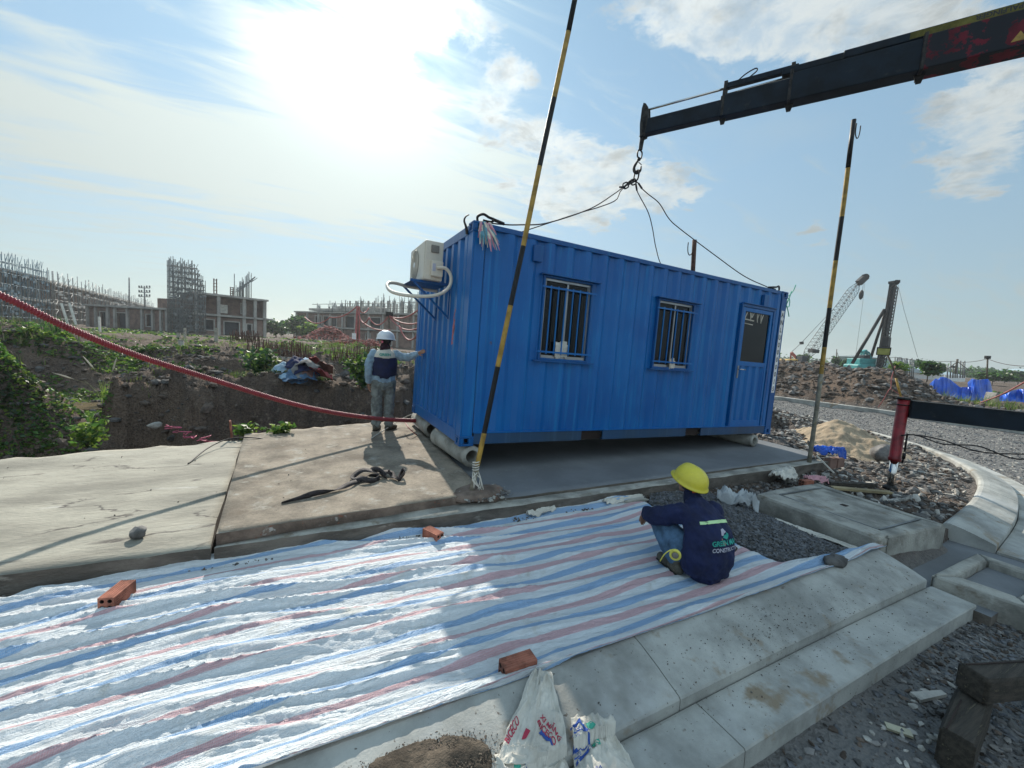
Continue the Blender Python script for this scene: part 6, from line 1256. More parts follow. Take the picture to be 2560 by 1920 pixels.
def stub(u, v0, v1, D_, w, label):
    p = P(u, v1, D_); q = P(u, v0, D_); t = thing('pile_stub', label, 'concrete pile', (q[0], q[1], p[2] - .3), group='cut off concrete piles'); MB().tube([(q[0], q[1], p[2] - .3), (q[0], q[1], q[2])], w, 20).build('stub_shaft', m_concd, t, world=True); MB().tube([(q[0], q[1], q[2] + .001), (q[0], q[1], q[2] + .03)], w * 1.12, 20).build('stub_rim', m_concd, t, world=True)
stub(417, 870, 905, 17., .14, 'round concrete pile stub in the grass below the low brick building'); stub(453, 851, 872, 24., .14, 'farther slim concrete pile stub behind the first one'); stub(400, 960, 965, 12.5, .35, 'flat round concrete pile head at the back of the green pit')
for i, (u, v) in enumerate(((390, 925), (382, 942), (372, 952))): rock('concrete_lump', P(u, v, 14.5 - i), (.35, .2, .09), m_conc, 50 + i, ('long pale concrete piece at the back of the pit, farthest of three', 'pale flat concrete piece at the back of the pit, middle of three', 'pale flat concrete piece at the back of the pit, nearest of three')[i], 'concrete piece')
for i, (u0, v0, u1, v1, D_, w, lb) in enumerate(((447, 832, 447, 872, 30, .22, 'square concrete stake before the grey wall, leftmost of three'), (462, 820, 463, 868, 29, .14, 'pale slim concrete stake, second from left before the brick building'), (541, 820, 540, 872, 27, .2, 'tall pale concrete stake in front of the middle column'))):
    tag(MB().beam(P(u1, v1 + 8, D_), P(u0, v0, D_), w, w).build('concrete_stake', m_conc), lb, 'concrete stake')
for i, (u, v, D_) in enumerate(((250, 820, 33), (155, 770, 42), (175, 770, 41))):
    tag(MB().beam(P(u + (15 if i else 0), v + (42 if i else 10), D_), P(u - 2, v - (12 if i else 28), D_), .18, .12).build('timber_prop', m_bag), ('pale short post standing before the low brick building', 'leaning pale timber prop against the scaffolded row, left of a pair', 'leaning pale timber prop against the scaffolded row, right of a pair')[i], 'prop')
# rebar cages standing on pile caps
def cage(label, u0, v0, u1, v1, D_, hpx, nx, ny, seed, cap=True):
    r = np.random.default_rng(seed); a = P(u0, v0, D_); c = P(u1, v1, D_); h = hpx / F * D_; t = thing('rebar_cage', label, 'rebar cage', (a + c) / 2, group='rusty rebar starter cages'); zb = (a[2] + c[2]) / 2; d = c - a; d[2] = 0; dep = np.array([-d[1], d[0], 0]) / np.linalg.norm(d); mb = MB(); W_2 = np.linalg.norm(d) * .35
    for i in range(nx):
        for j in range(ny):
            if 0 < i < nx - 1 and 0 < j < ny - 1: continue
            p = a + d * (i + r.uniform(-.25, .25)) / max(1, nx - 1) + dep * W_2 * j / max(1, ny - 1); p[2] = zb; top = p + np.array([r.normal(0, .05), r.normal(0, .05), h * r.uniform(.75, 1.1)]); mb.tube([p, (p + top) / 2 + r.normal(0, .02, 3), top], max(.013, .0009 * D_), 5)
    mb.build('bars', m_rust, t, world=True); mb = MB()
    for k in (.25, .55): 
        z = zb + h * k; q = [a * [1, 1, 0] + [0, 0, z], c * [1, 1, 0] + [0, 0, z]]; mb.tube(q, .008 * D_ / 14, 4); mb.tube([x + dep * W_2 for x in q], .008 * D_ / 14, 4)
    mb.build('ties', m_rust, t, world=True)
    if cap: m_ = (a + c) / 2 + dep * W_2 / 2; m_[2] = zb - .25; x = d / np.linalg.norm(d); MB().box(m_, (np.linalg.norm(d) + .4, W_2 + .4, .5), np.stack([x, dep, [0, 0, 1]], 1)).build('pile_cap', m_concd, t, world=True)
cage('long rusty rebar cage on a concrete cap, left of the middle of the site', 616, 888, 735, 892, 17.5, 38, 26, 3, 1)
cage('farther dark rebar cage behind the long one, by the brick building', 576, 852, 640, 858, 30, 28, 18, 3, 2, False)
cage('short dark rebar cage sunk in the bank in front of the long one', 737, 925, 766, 925, 13, 66, 8, 4, 3, False)
cage('sparse rebar cage behind the bushes, left of the standing worker', 826, 905, 885, 905, 15., 40, 8, 2, 4, False)
cage('rusty rebar cluster directly left of the standing worker', 890, 912, 938, 915, 14.5, 52, 8, 3, 5, False)
# rag heap
hp0 = P(762, 985, 9.7); hp0[2] = max(Hs(hp0[0], hp0[1]) - .02, hp0[2] - .05); t = thing('rag_heap', 'heap of old blue, red and brown cloths dumped on the bank', 'rag heap', hp0); t.scale = (.85, .85, .95); rc = [m_navy, mat('rag_red', (.32, .06, .06), .9, bump=.3), m_denim, mat('rag_brown', (.22, .12, .10), .9, bump=.3), m_shirt, mat('rag_grey', (.18, .17, .16), .9, bump=.3)]
for k in range(14):
    r = np.random.default_rng(90 + k); U, V_ = np.meshgrid(np.linspace(-1, 1, 14), np.linspace(-1, 1, 14), indexing='ij'); sx, sy = r.uniform(.2, .42, 2); a_ = r.uniform(0, 3); off = np.array([r.uniform(-.42, .42), r.uniform(-.3, .25), 0]); zz = .38 * np.exp(-(((U * sx + off[0]) / .5) ** 2 + ((V_ * sy + off[1]) / .4) ** 2)) + .03 * k * .5 + .10 * (fbm(U * 2 + k, V_ * 2, 3, k) - .5) * 2 - .06
    X = U * sx * math.cos(a_) - V_ * sy * math.sin(a_) + off[0]; Y = U * sx * math.sin(a_) + V_ * sy * math.cos(a_) + off[1]; o = fast_mesh('cloth', np.stack([X, Y, zz - .25 * np.clip(-off[1] * .6 - Y * .4, 0, 1)], -1).reshape(-1, 3), gridfaces(14, 14), rc[k % 6], True); o.parent = t; o.modifiers.new('s', 'SOLIDIFY').thickness = .008

# ------------------------------------------------------------------ trees, sheds and other far things
def tree(name, label, u, v0, v1, D_, wpx, mats, seed, group=None, n=1600, ls=.3):
    """crown from image row v0 down to its foot at v1, wpx wide"""
    top = P(u, v0, D_); p = P(u, v1, D_); h = top[2] - p[2]; w = wpx / F * D_ / 2; t = thing(name, label, 'tree', p, group=group); r = np.random.default_rng(seed); mb = MB(); cen = []
    mb.tube([p - [0, 0, .3], p + [0, 0, h * .45], p + [w * .1, 0, h * .75]], [h * .03, h * .022, h * .01], 8)
    for k in range(14):
        a = r.uniform(0, 6.28); e = r.uniform(0, 1); c = p + np.array([math.cos(a) * w * .7 * e, math.sin(a) * w * .7 * e, h * r.uniform(.35, .88)]); mb.tube([p + [0, 0, h * r.uniform(.2, .5)], c], [h * .012, h * .004], 5); m_ = n // 14; cen.append(c + r.normal(0, 1, (m_, 3)) * [w * .22, w * .22, h * .09])
    mb.build('trunk', m_trunk, t, world=True); leaf_mesh('crown', np.concatenate(cen), ls, mats, seed, parent=t)
TG = [m_leaf, m_leafd, m_leaf]
tree('tree', 'round bushy tree right beside the two storey brick frame', 690, 795, 845, 75, 62, TG, 1, ls=.35); tree('tree', 'broad low tree between the two frame buildings', 735, 790, 850, 85, 60, TG, 2, ls=.4)
tree('tree', 'low tree against the left end of the middle building', 772, 808, 850, 70, 50, [m_leaf, m_leafy], 3, ls=.3)
for i, (u, v0, v1, D_, w, lb) in enumerate(((2005, 888, 925, 110, 26, 'dark tree behind the lattice boom near the container end'), (2085, 895, 930, 90, 22, 'narrow dark tree left of the teal machine'), (2110, 900, 930, 95, 24, 'second narrow tree left of the teal machine'), (2140, 905, 930, 130, 60, 'low far tree row behind the teal machine'),
      (2235, 905, 950, 34, 56, 'light green bushy shrub right of the pile driving mast'), (2318, 905, 948, 38, 46, 'dark round shrub behind the blue sheeting'), (2293, 900, 938, 120, 30, 'pointed grey green tree behind the thin poles'), (2345, 908, 936, 90, 26, 'small spreading tree above the white shed'),
      (2440, 920, 948, 150, 110, 'wide distant tree band before the long shed'), (2512, 925, 955, 100, 34, 'round green tree right of the long shed'), (2545, 928, 958, 95, 40, 'round green tree at the far right edge'), (2480, 932, 962, 70, 80, 'scrubby bushes below the long shed'))):
    tree('tree' if i != 4 else 'shrub', lb, u, v0, v1, D_, w, [m_leafy, m_leaf] if i == 4 else TG, 10 + i, ls=.0045 * D_, n=1400)
r = np.random.default_rng(4); cen = []
for k in range(900):
    a = R(r.uniform(-40, 95)); d_ = r.uniform(330, 400); c = np.array([CP[0] + d_ * math.sin(a), CP[1] + d_ * math.cos(a), r.uniform(0, 4.)]); cen.append(c + r.normal(0, 1, (26, 3)) * [4, 4, 1.6])
leaf_mesh('distant_treeline', np.concatenate(cen), 1.4, [m_leafd, m_leaf], 77, **ST)
def facebox(label, name, cat, u0, v0, u1, v1, D0, D1, depth, mts, roof=None):
    a = P(u0, v1, D0); c = P(u1, v1, D1); ht = P(u0, v0, D0)[2]; t = thing(name, label, cat, (a + c) / 2); a[2] = c[2] = min(a[2], c[2]); d = c - a; d[2] = 0; n_ = np.array([-d[1], d[0], 0]) / np.linalg.norm(d); n_ = n_ if n_ @ (a - CP) > 0 else -n_; z1 = ht
    MB().add([a, c, c + n_ * depth, a + n_ * depth] + [q * [1, 1, 0] + [0, 0, z1] for q in (a, c, c + n_ * depth, a + n_ * depth)], [(0, 1, 5, 4), (1, 2, 6, 5), (2, 3, 7, 6), (3, 0, 4, 7)]).build('wall', mts, t, world=True)
    e = d / np.linalg.norm(d) * .6; q = [x * [1, 1, 0] for x in (a - e - n_ * .6, c + e - n_ * .6, c + e + n_ * (depth + .6), a - e + n_ * (depth + .6))]; rz = roof or 1.2; m0 = (q[0] + q[3]) / 2 + [0, 0, z1 + rz]; m1 = (q[1] + q[2]) / 2 + [0, 0, z1 + rz]; q = [x + [0, 0, z1] for x in q]
    MB().add(q + [m0, m1], [(0, 1, 5, 4), (2, 3, 4, 5), (0, 4, 3), (1, 2, 5)]).build('roof', m_roofb, t, world=True); return t
facebox('long pale metal roofed shed far off at the right', 'shed', 'shed', 2434, 932, 2500, 945, 190, 170, 25, m_wallb, 3.); facebox('low white roofed shed behind the blue sheeting', 'shed', 'shed', 2338, 935, 2400, 950, 95, 100, 10, m_white, 1.3); facebox('grey box building behind the teal machine', 'shed', 'shed', 2172, 893, 2222, 925, 120, 120, 12, m_wallb, .4)
o = thing('white_hut', 'low whitish wall panels in front of the white roofed shed', 'hut', P(2380, 950, 90)); mb = MB(); mb.beam(P(2360, 946, 90), P(2412, 948, 90), .2, 1.6); mb.build('panels', m_white, o, world=True)

# ------------------------------------------------------------------ buildings under construction
def frame_block(name, label, A, B, zb, zt, depth, bays, storeys, openings, seed, brick_up=True, roofstuff=0, cols=None, behind=4.):
    """A->B ground line of the front; bays = column positions 0..1; openings = (x0,x1,z0,z1 in 0..1 of width / storey fraction, storey)"""
    A = np.array([A[0], A[1], zb]); B = np.array([B[0], B[1], zb]); d = B - A; L = np.linalg.norm(d); x = d / L; n_ = np.array([-x[1], x[0], 0]); n_ = n_ if n_ @ (A - CP) > 0 else -n_; Rm = np.stack([x, n_, [0, 0, 1]], 1); t = thing(name, label, 'building', (A + B) / 2); sh = (zt - zb) / storeys
    Pt = lambda a, q, z: A + x * a + n_ * q + np.array([0, 0, z])
    for s in range(1, storeys + 1): MB().box(Pt(L / 2, depth / 2 - .25, sh * s), (L + .9, depth + .5, .28), Rm).build('floor_slab', m_bconc, t, world=True)
    for b_ in bays: MB().box(Pt(L * b_, -.06, sh * storeys / 2), (.42, .4, sh * storeys), Rm).build('column', m_bconc, t, world=True)
    MB().box(Pt(L / 2, depth, sh * storeys / 2), (L, .25, sh * storeys - .1), Rm).build('back_wall', m_bbrick, t, world=True)
    for s_ in (0, 1): MB().box(Pt(L * s_, depth / 2, sh * storeys / 2), (.25, depth - .3, sh * storeys - .1), Rm).build('side_wall', m_bbrick, t, world=True)
    for s in range(storeys):
        ops = sorted([o for o in openings if o[4] == s]); mb = MB(); rec = .1 if (s == 0 or not brick_up) else behind * .5; cur = 0.
        segs = []
        for (a0, a1, z0, z1, _) in ops:
            if a0 > cur: segs.append((cur, a0, 0, 1))
            if z0 > .02: segs.append((a0, a1, 0, z0))
            if z1 < .98: segs.append((a0, a1, z1, 1))
            cur = a1
        if cur < 1: segs.append((cur, 1, 0, 1))
        for a0, a1, z0, z1 in segs: mb.box(Pt(L * (a0 + a1) / 2, rec, sh * s + .02 + (sh - .3) * (z0 + z1) / 2), (L * (a1 - a0), .2, (sh - .3) * (z1 - z0)), Rm)
        mb.build('brick_wall', m_bbrick, t, world=True)
        for (a0, a1, z0, z1, _) in ops:
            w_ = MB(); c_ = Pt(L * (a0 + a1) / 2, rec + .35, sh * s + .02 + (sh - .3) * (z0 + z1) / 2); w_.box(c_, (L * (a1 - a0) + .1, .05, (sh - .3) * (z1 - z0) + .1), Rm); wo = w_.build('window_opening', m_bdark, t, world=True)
            fr_ = MB(); W2_ = L * (a1 - a0); H2_ = (sh - .3) * (z1 - z0); c_ = Pt(L * (a0 + a1) / 2, rec - .13, sh * s + .02 + (sh - .3) * (z0 + z1) / 2)
            for sx in (-1, 1): fr_.box(c_ + x * sx * (W2_ / 2 + .08), (.16, .12, H2_ + .3), Rm)
            for sz in (-1, 1): fr_.box(c_ + np.array([0, 0, sz * (H2_ / 2 + .08)]), (W2_ - .01, .12, .16), Rm)
            fo = fr_.build('frame', m_bconc, wo, world=False); fo.data.transform(Matrix.Translation(-Vector(t.location)))
    return t, Pt, L, sh, Rm
def rods(mb, base, n, h, spread, r, seed, rt=.03):
    q = np.random.default_rng(seed)
    for k in range(n): p = np.array(base) + q.uniform(-spread, spread, 3) * [1, 1, 0]; mb.tube([p, p + [q.normal(0, .06), q.normal(0, .06), h * q.uniform(.6, 1.1)]], rt, 4)
# two storey brick frame
A_ = P(490, 833, 60); B_ = P(661, 838, 67); tA, PtA, LA, shA, RmA = frame_block('brick_frame_building', 'two storey unfinished brick and concrete frame building left of centre', A_, B_, .25, 6.35, 9, [0, .305, .675, .845, 1.], 2,
    [(.13, .235, .28, .82, 0), (.39, .60, .0, .78, 0), (.725, .79, .12, .72, 0), (.70, .76, .25, .8, 1)], 1)
MB().box(PtA(LA * 1.04, 1, shA), (1.6, 3, .25), RmA).build('balcony_slab', m_bconc, tA, world=True)
MB().box(PtA(LA * .41, 1.2, shA + 1.1), (1.1, .1, 1.3), RmA).build('plaster_patch', m_bag, tA, world=True)
for b_, hh in ((.29, 2.6), (.53, 1.6)):
    mb = MB(); c_ = PtA(LA * b_, 1.5, 6.1); 
    for k in range(4): mb.beam(c_ + RmA @ np.array([(k % 2) * .35, (k // 2) * .35, 0]), c_ + RmA @ np.array([(k % 2) * .35, (k // 2) * .35, hh]), .07)
    for k in range(5): mb.box(c_ + RmA @ np.array([.17, .17, .3 + k * hh / 5]), (.45, .45, .06), RmA)
    mb.build('column_rebar', m_rust, tA, world=True)
MB().tube([PtA(LA * .565, 1, 6.1), PtA(LA * .565, 1, 9.8)], .06, 5).build('roof_rod', m_scaf, tA, world=True)
def scaffold(label, O, ex, ey, nx, ny, sx, sy, heights, r, seed, mt=m_scaf, mesh=0., lift=1.6):
    """tube scaffold standing on the ground: uprights, ledgers, some diagonals"""
    t = thing('scaffold', label, 'scaffold', O); q = np.random.default_rng(seed); ex = np.array(ex); ey = np.array(ey); mb = MB(); ml = MB(); O = np.array(O)
    for i in range(nx):
        for j in range(ny):
            h = heights(i / max(1, nx - 1)); p = O + ex * sx * i + ey * sy * j; mb.tube([p, p + [q.normal(0, .03), q.normal(0, .03), h * q.uniform(.93, 1.06)]], r, 4)
            for k in range(int(h / lift)):
                z = lift * (k + .6)
                if i < nx - 1 and z < heights((i + 1) / max(1, nx - 1)): ml.tube([p + [0, 0, z], p + ex * sx + [0, 0, z + q.normal(0, .05)]], r * .8, 4)
                if j < ny - 1 and q.random() < .6: ml.tube([p + [0, 0, z], p + ey * sy + [0, 0, z]], r * .8, 4)
                if i < nx - 1 and q.random() < .33: ml.tube([p + [0, 0, z], p + ex * sx + [0, 0, z + lift]], r * .7, 4)
    mb.build('uprights', mt, t, world=True)
    if mesh:
        mm = ml  # planking boards are joined into the same mesh as the horizontal tubes
        for k in range(int(nx * 3)):
            i = q.uniform(0, nx - 1.5); h = heights(i / nx); z = q.uniform(0, h * .75); mm.add([O + ex * sx * i + [0, 0, z], O + ex * sx * (i + 1.2) + [0, 0, z], O + ex * sx * (i + 1.1) + [0, 0, z + mesh], O + ex * sx * (i + .1) + [0, 0, z + mesh]], [(0, 1, 2, 3)])
    ml.build('ledgers_and_boards', mt, t, world=True)
    return t
xA = RmA[:, 0]; yA = RmA[:, 1]
oA = P(429, 826, 57); oA[2] = .3; 
scaffold('dense tall scaffold tower left of the two storey brick frame', oA, xA, yA, 13, 4, .33, .8, lambda s: 10.2 if s < .72 else 10.2 - 9 * (s - .72), .045, 3, m_lat, .25, .75)
mb = MB(); q = np.random.default_rng(2); tS = thing('scaffold', 'sloping fan of formwork rods and braces on the right roof end of the brick frame', 'scaffold', PtA(LA * .62, 1, 6.25))
for k in range(40):
    s = k / 40; b_ = PtA(LA * (.60 + .26 * s), q.uniform(.5, 4), 6.25); mb.tube([b_, b_ + [0, 0, 1. + 3.6 * s * q.uniform(.8, 1.1)]], .045, 4)
    if k % 2: mb.tube([b_ + [0, 0, .6 + 2.4 * s], b_ + xA * .9 + [0, 0, 1.2 + 2.7 * s]], .05, 4)
mb.build('rods', m_lat, tS, world=True)
# low wing with grey wall between
A2, B2 = P(222, 818, 66), P(420, 826, 62); tB, PtB, LB, shB, RmB = frame_block('low_brick_building', 'long single storey brick building with concrete columns left of the tall scaffold tower', A2, B2, .15, 3.75, 8, [0, .11, .27, .36, .52, .70, .83, .93, 1.], 1, [(.16, .235, .1, .78, 0), (.375, .51, 0., .78, 0), (.745, .815, .25, .78, 0)], 2)
tag(MB().beam(PtB(LB * .72, 2., 4.5), PtB(LB * .99, 2, 4.5), .25, 1.7, up=(0, 0, 1)).build('parapet_wall', m_bbrick, tB, world=True))
wg = thing('site_office', 'low grey rendered wall with small windows between the brick buildings', 'hut', P(460, 828, 63)); mb = MB(); a = P(428, 832, 63); c = P(489, 834, 62); a[2] = c[2] = .3; mb.beam(a + [0, 0, 1.75], c + [0, 0, 1.75], .3, 3.5); mb.build('wall', m_concs, wg, world=True)
for i in range(2): q0 = a + (c - a) * (.18 + .42 * i) + [0, 0, 1.9]; q1 = a + (c - a) * (.36 + .5 * i) + [0, 0, 1.9]; sh_ = (CP - a); sh_[2] = 0; sh_ /= np.linalg.norm(sh_); MB().beam(q0 + sh_ * .2, q1 + sh_ * .2, .06, .8).build('window', m_glass, wg, world=True)
# long scaffolded row receding on the left
P0, P1, P2_ = P(-260, 800, 42), P(95, 806, 66), P(372, 815, 150)
def row_building(label, a, c, zb, zt, nb, seed):
    a = np.array([a[0], a[1], zb]); c = np.array([c[0], c[1], zb]); d = c - a; L = np.linalg.norm(d); x = d / L; n_ = np.array([-x[1], x[0], 0]); n_ = n_ if n_ @ (a - CP) > 0 else -n_; Rm = np.stack([x, n_, [0, 0, 1]], 1); t = thing('row_building', label, 'building', (a + c) / 2); q = np.random.default_rng(seed); H0 = zt - zb
    MB().box((a + c) / 2 + n_ * 4 + [0, 0, H0 / 2], (L, 6, H0 - .3), Rm).build('inner_wall', m_bbrick, t, world=True)
    for k in (1, 2): MB().box((a + c) / 2 + n_ * 3 + [0, 0, H0 * k / 2], (L + .6, 8.5, .3), Rm).build('floor_slab', m_bconc, t, world=True)
    for i in range(nb + 1): MB().box(a + x * L * i / nb + n_ * .2 + [0, 0, H0 / 2], (.45, .45, H0), Rm).build('column', m_bconc, t, world=True)
    for i in range(nb):
        for s in range(2):
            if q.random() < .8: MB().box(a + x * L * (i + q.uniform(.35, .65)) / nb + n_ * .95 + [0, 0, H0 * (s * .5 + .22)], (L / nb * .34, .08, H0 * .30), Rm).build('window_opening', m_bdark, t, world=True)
    return t, a, x, n_, L
tr, a_, x_, n_, L1 = row_building('long two storey unfinished row building behind scaffolding at the left edge', P0, P1, .2, 7.6, 12, 1)
scaffold('blue grey scaffold along the near part of the left row building', a_ - n_ * 1.5, x_, n_, 34, 2, L1 / 33, 1.1, lambda s: 9.3, .04, 5, m_scafb, .4, 1.5)
tr2, a2_, x2_, n2_, L2 = row_building('far part of the left row building receding toward the power pole', P1 + (P2_ - P1) * .01, P2_, .2, 7.3, 14, 2)
scaffold('grey scaffold along the far part of the left row building', a2_ - n2_ * 1.5, x2_, n2_, 40, 2, L2 / 39, 1.1, lambda s: 9., .055, 6, m_scaf, .3, 1.6)
# middle building behind the garlands
A3, B3 = P(742, 850, 92), P(1075, 862, 72); tC, PtC, LC, shC, RmC = frame_block('middle_frame_building', 'two storey unfinished frame building with rebar along its roof, behind the standing worker', A3, B3, -.2, 6.1, 10, list(np.linspace(0, 1, 11)), 2,
    [(.17, .22, .1, .8, 1), (.24, .28, .1, .8, 1), (.30, .35, .1, .8, 1), (.42, .52, .0, .85, 1), (.60, .68, .1, .8, 1), (.15, .36, .0, .8, 0), (.58, .61, .2, .8, 0), (.66, .76, .1, .8, 0)], 3, brick_up=False)
tD = thing('scaffold', 'rows of column rebar and props standing on the roof of the middle building', 'scaffold', PtC(LC * .5, 2, 6.3)); mb = MB(); q = np.random.default_rng(6); mc = MB()
for i in range(90): s = q.uniform(.08, 1.); rods(mb, PtC(LC * s, q.uniform(0, 8), 6.3), 3, 1.6 + 2.0 * min(1, s * 1.8) + .4 * math.sin(i), .2, .05, i, .05)
for i in range(26): s = .42 + .58 * i / 25; c_ = PtC(LC * s, 1 + 5 * (i % 2), 6.25); mc.beam(c_, c_ + [0, 0, 2.6], .32)
for z_ in (7.6, 8.6): mb.tube([PtC(LC * .1, 1, z_ - .5), PtC(LC * 1, 1, z_)], .06, 4); mb.tube([PtC(LC * .1, 6, z_ - .5), PtC(LC * 1, 6, z_)], .06, 4)
mb.build('rods', m_lat, tD, world=True); mc.build('formwork_columns', m_bconc, tD, world=True)
for i, (s0, s1) in enumerate(((.30, .36), (.40, .45), (.47, .60))): MB().box(PtC(LC * (s0 + s1) / 2, 3, 7.), (LC * (s1 - s0), 3, 1.6), RmC).build('formwork_box', m_bag if i == 1 else m_bconc, tC, world=True)
MB().box(PtC(LC * .28, 4, 7.0), (LC * .42, 6, .5), RmC).build('upper_slab', m_bconc, tC, world=True)
# masts and poles
def mast(name, label, cat, u0, v0, u1, v1, D_, r, mt=m_scaf, group=None): t = thing(name, label, cat, P(u1, v1, D_), group=group); MB().tube([P(u1, v1, D_), P(u0, v0, D_)], r, 8).build('shaft', mt, t, world=True); return t
mast('lamp_mast', 'thin tall mast rising above the low brick building', 'mast', 323, 694, 323, 765, 80, .12)
t = mast('power_pole', 'dark power pole with crossarms and insulators left of the scaffold tower', 'power pole', 361, 715, 362, 775, 95, .16, m_lat); mb = MB(); mi_ = MB()
for v in (720, 731, 742): mb.beam(P(347, v - .5, 95), P(375, v + .5, 95), .14)
for v in (717, 728, 739):
    for u in (348, 354, 367, 374): mi_.tube([P(u, v - 3, 95), P(u, v + 2, 95)], .16, 6)
mb.build('crossarm', m_lat, t, world=True); mi_.build('insulator', m_lat, t, world=True)
# festoons of red hose on posts
def garl(p, q, sag, n=24): p = np.array(p); q = np.array(q); s = np.linspace(0, 1, n)[:, None]; return p + (q - p) * s - np.array([0, 0, 1]) * sag * 4 * s * (1 - s)
t = thing('hose_post', 'post with bundled faded red hoses, left of the standing worker', 'hose post', P(893, 851, 34), group='posts carrying red hoses'); MB().tube([P(893, 853, 34), P(894, 765, 34)], .10, 8).build('shaft', m_trunk, t, world=True); mb = MB()
for k in range(6): mb.tube(garl(P(888 + k * 2, 850, 33.8 + .1 * k), P(893 + k, 766, 33.8 + .1 * k), -.1 * (k % 3)), .07, 6)
mb.build('hose_bundle', m_hosew, t, world=True); MB().box(P(885, 842, 33.6), (.3, .2, .6)).build('switch_box', m_white, t, world=True)
t = thing('hose_post', 'post with a small flood light and red hoses above the worker\'s helmet', 'hose post', P(973, 850, 30), group='posts carrying red hoses'); MB().tube([P(974, 850, 30), P(972, 786, 30)], .06, 8).build('shaft', m_trunk, t, world=True); MB().box(P(973, 785, 30), (.5, .3, .3)).build('flood_light', m_black, t, world=True)
for i, (a, c, sg, lb) in enumerate((((762, 793, 38), (825, 793, 35), .55, 'from the far left to mid span'), ((825, 793, 35), (893, 765, 34), .35, 'rising to the top of the left hose post'), ((893, 765, 34), (922, 770, 36), .5, 'short span hanging right of the left hose post'), ((894, 775, 34), (922, 795, 32), .7, 'low loop beside the left hose post'), ((922, 793, 31), (972, 788, 30), .65, 'swag between the two hose posts'),
        ((972, 789, 30), (1045, 775, 27), .35, 'rising toward the air conditioner'), ((974, 790, 30), (1050, 806, 27), .3, 'upper swag from the lamp post toward the container'), ((974, 792, 30), (1050, 818, 26), .5, 'second swag from the lamp post toward the container'), ((998, 815, 27), (1048, 830, 25), .7, 'low swag near the container end'), ((912, 810, 31), (975, 825, 29), .2, 'low straight hose behind the worker'))):
    tag(MB().tube(garl(P(*a), P(*c), sg), .05, 7).build('hanging_hose', m_hosew), 'faded red hanging hose ' + lb, 'hose', 'red hoses hung on posts')
pts = []; q = np.random.default_rng(8)
for (u, v, D_, w, hh, n_) in ((822, 842, 40, 1.9, 1.35, 900), (880, 853, 34, 1.7, .6, 600), (925, 857, 32, 1.2, .6, 400)):
    c = P(u, v, D_); x = q.normal(0, .5, n_) * w; y = q.normal(0, .5, n_) * w; pts.append(np.stack([c[0] + x, c[1] + y, c[2] - .4 + hh * np.exp(-(x * x + y * y) / w ** 2) * q.uniform(.5, 1.1, n_)], -1))
for i, pp in enumerate(pts): tag(stones('brick_heap', pp, np.full(len(pp), (.13, .10, .10)[i]), [mat('heap_red', (.36, .10, .08), .85, bump=0), mat('heap_red_pale', (.48, .22, .19), .85, bump=0), m_bbrick], .5, 60 + i), ('heap of red hollow bricks left of the first hose post', 'low scatter of red bricks in front of the left hose post', 'smaller scatter of red bricks just left of the worker\'s helmet')[i], 'brick heap')

# ------------------------------------------------------------------ right hand distance: cranes, mast, sheeting, flood lights
D_ = 92
t = thing('crawler_crane', 'yellow crawler crane with a long grey lattice boom, far right of the container', 'crane', P(1990, 918, D_)); a = P(1990, 905, D_); MB().beam(P(1958, 908, D_), P(1997, 908, D_), 3.5, 1.9).build('counterweight_body', m_yelm, t, world=True, bevel=.15)
MB().beam(P(1996, 905, D_ - 2), P(2008, 906, D_ - 2), 2.2, 2.8).build('cab', m_bdark, t, world=True, bevel=.1); MB().beam(P(1962, 919, D_), P(2012, 920, D_), 3.2, 1.).build('tracks', m_black, t, world=True, bevel=.2)
def lattice(mb, p, q, w0, w1, n, r, up=(0, 0, 1), taper=.12):
    p = np.array(p); q = np.array(q); x, y, d = basis(q - p, up); W = lambda s: (w0 + (w1 - w0) * s) * min(1, s / taper + .15, (1 - s) / taper + .15)
    C = lambda s, i: p + (q - p) * s + x * W(s) / 2 * (1, 1, -1, -1)[i] + y * W(s) / 2 * (1, -1, -1, 1)[i]
    for i in range(4): mb.tube([C(k / n, i) for k in range(n + 1)], r, 4, sm=False)
    for k in range(n):
        for i in range(4): mb.tube([C(k / n, i), C((k + 1) / n, (i + 1) % 4)], r * .6, 3, sm=False); mb.tube([C(k / n, i), C(k / n, (i + 1) % 4)], r * .5, 3, sm=False)
mb = MB(); lattice(mb, P(2010, 900, D_), P(2148, 705, D_), 1.6, 1.5, 24, .05); mb.build('lattice_boom', m_steel, t, world=True); mb = MB(); mb.beam(P(2146, 708, D_), P(2165, 691, D_), .9, 1.3); mb.tube([P(2164, 692, D_ - .5), P(2164, 692, D_ + .5)], .7, 10); mb.build('boom_head', m_black, t, world=True)
mb = MB(); mb.beam(P(1976, 899, D_), P(1978, 881, D_), .25); mb.beam(P(1978, 881, D_), P(1993, 897, D_), .5); mb.build('gantry', m_redm, t, world=True); mb = MB()
for k in (0, 1): mb.tube([P(1978, 880 + k * 2, D_), P(2003, 857 + k, D_), P(2146, 706, D_)], .035, 4)
mb.tube([P(2160, 697, D_), P(2155, 733, D_)], .04, 4); mb.tube([P(2163, 697, D_), P(2156, 765, D_), P(2139, 890, D_)], .03, 4); mb.build('cables', m_lat, t, world=True); MB().ball(P(2153, 737, D_), (.45, .45, 1.1)).build('hook_block', m_black, t, world=True); MB().beam(P(2001, 858, D_), P(2007, 857, D_), .6).build('spreader', m_black, t, world=True)
MB().beam(P(2026, 876, D_ - .6), P(2042, 879, D_ - .6), 1.6, .7).build('boom_foot_winch', m_black, t, world=True)
